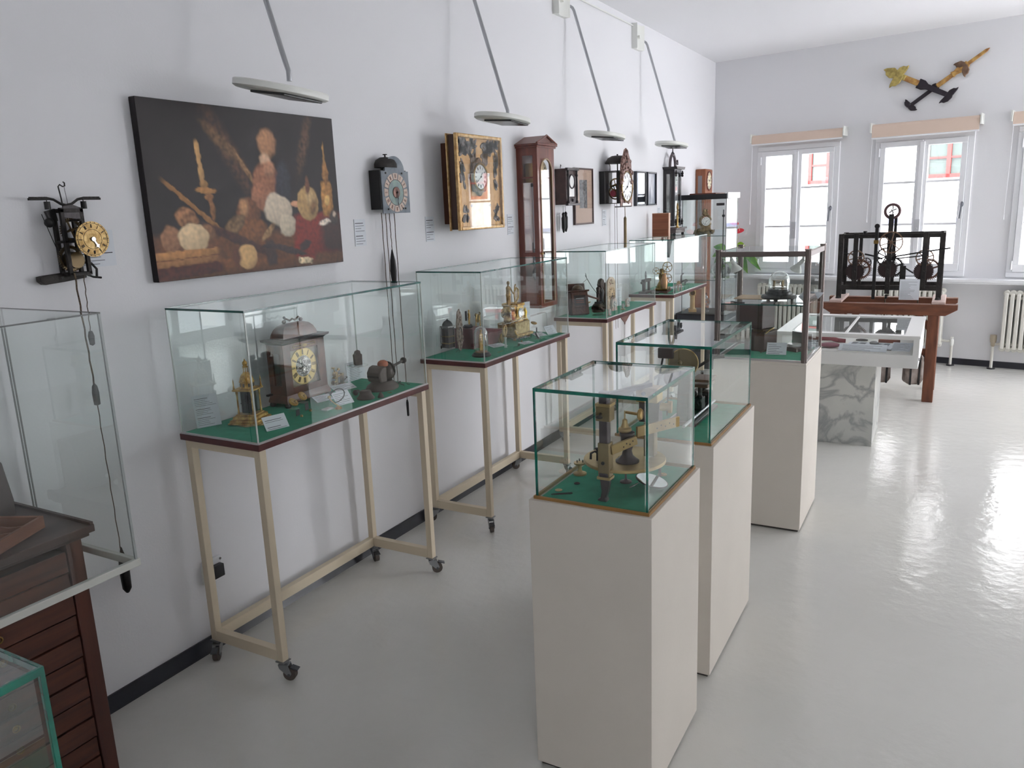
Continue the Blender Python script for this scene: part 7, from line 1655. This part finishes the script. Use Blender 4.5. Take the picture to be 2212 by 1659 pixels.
m = MB(); m.box((.02, qy0 - .03, zt + .012), (qx + .022, qy1 + .034, zt + .034)); m.build('top_board', DWOOD, r, bevel=.002)
ZT = zt + .034
m = MB(); m.box((.02, qy1 + .022, ZT), (qx + .020, qy1 + .032, ZT + .008)); m.build('top_lip', DWOOD, r)
m = MB(); m.prism([(.03, ZT), (.13, ZT), (.13, ZT + .05), (.10, ZT + .16), (.085, ZT + .165), (.03, ZT + .165)], 'Y', qy0, qy1 - .02); m.build('sloping_box', mat('grey_brown_board', (74, 60, 60), .5, c2=(62, 50, 50), scale=8), r, bevel=.003)
m = MB(); m.sph((.135, 1.12, ZT + .03), .007, 10); m.build('box_knob', ENAMEL, r)
r = thing('wooden_tray', 'open red-brown divided parts tray lying aslant on the drawer chest', 'tray', (.255, 1.045, ZT + .001), R(25))
TRW = mat('tray_wood', (140, 90, 66), .6, c2=(112, 68, 50), scale=10, stretch=(1, .3, 1))
m = MB(); m.box((-.11, -.20, 0), (.11, .10, .006)); m.build('tray_floor', TRW, r)
for a, b in (((-.11, -.20, .006), (-.10, .10, .035)), ((.10, -.20, .006), (.11, .10, .035)), ((-.10, .088, .006), (.10, .10, .035)), ((-.10, -.20, .006), (.10, -.19, .035))):
    m = MB(); m.box(a, b); m.build('tray_wall', TRW, r, bevel=.001)
for k in range(5):
    y = -.15 + k * .047; m = MB(); m.prism([(-.10, .006), (.10, .006), (.10, .03), (.05, .022), (.0, .03), (-.05, .02), (-.10, .03)], 'Y', y, y + .006); m.build('divider', TRW, r)
m = MB(); m.sph((0, 0, .012), .012, 10, (1.2, 1, .8)); single('white_knob', m, ENAMEL, 'small white round piece lying in the divided tray', 'part', (.20, 1.13, ZT + .008))
r = thing('glass_hood', 'large clear glass hood with white rail frame around the drawer chest', 'glass case', (0, 0, 0))
hx0, hx1, hy1, hz0, hz1 = .02, .512, 1.315, .728, 1.470
WR = mat('white_rail', (212, 212, 206), .4)
m = MB(); m.box((hx1 - .010, .3, hz0), (hx1 + .006, hy1 + .006, hz0 + .022)); m.build('front_rail', WR, r, bevel=.002)
m = MB(); m.box((hx0, hy1 - .010, hz0), (hx1 - .010, hy1 + .006, hz0 + .022)); m.build('side_rail', WR, r, bevel=.002)
for a, b in (((hx1 - .005, .3, hz0 + .022), (hx1, hy1, hz1 - .005)), ((hx0, hy1 - .005, hz0 + .022), (hx1 - .005, hy1, hz1 - .005)), ((hx0, .3, hz1 - .005), (hx1, hy1, hz1))):
    m = MB(); m.box(a, b); m.build('glass_pane', VGLASS, r)
GE = mat('thin_grey_edge', (104, 106, 106), .3)
m = MB(); m.box((hx1 - .006, hy1 - .006, hz0 + .022), (hx1 + .0005, hy1 + .0005, hz1)); m.build('corner_edge', mat('pale_corner', (170, 176, 176), .2), r)
for a, b in (((hx1 - .002, .3, hz1 - .003), (hx1 + .0008, hy1, hz1 + .0008)), ((hx0, hy1 - .002, hz1 - .003), (hx1, hy1 + .0008, hz1 + .0008))):
    m = MB(); m.box(a, b); m.build('top_edge', GE, r)
for dx_ in (0, .016):
    m = MB(); m.box((hx0 + dx_, hy1 - .004, hz0 + .022), (hx0 + .002 + dx_, hy1 + .0006, hz1)); m.build('back_edge', GE, r)
for y in (.32,):
    m = MB(); m.box((.0, y - .012, hz0 - .02), (hx1 - .02, y, hz0)); m.build('wall_bracket', WR, r)
# inside the cropped near hood
card('text_card', 'white text card inside the hood cropped by the lower left corner', .10, .07, (1.535, .36, .806), R(30), 78, lines=7, seed=60, head=(), group=CG)
r = thing('small_instrument', 'small pale brass instrument under the cropped corner hood', 'instrument', (1.60, .38, .804))
m = MB(); m.lathe([(.02, 0), (.022, .01), (.010, .03), (.012, .08), (.02, .1), (0, .11)], n=20); m.build('body', PGILT, r)
m = MB(); m.sph((0, 0, .12), .014, 10); m.build('finial', STEEL, r)
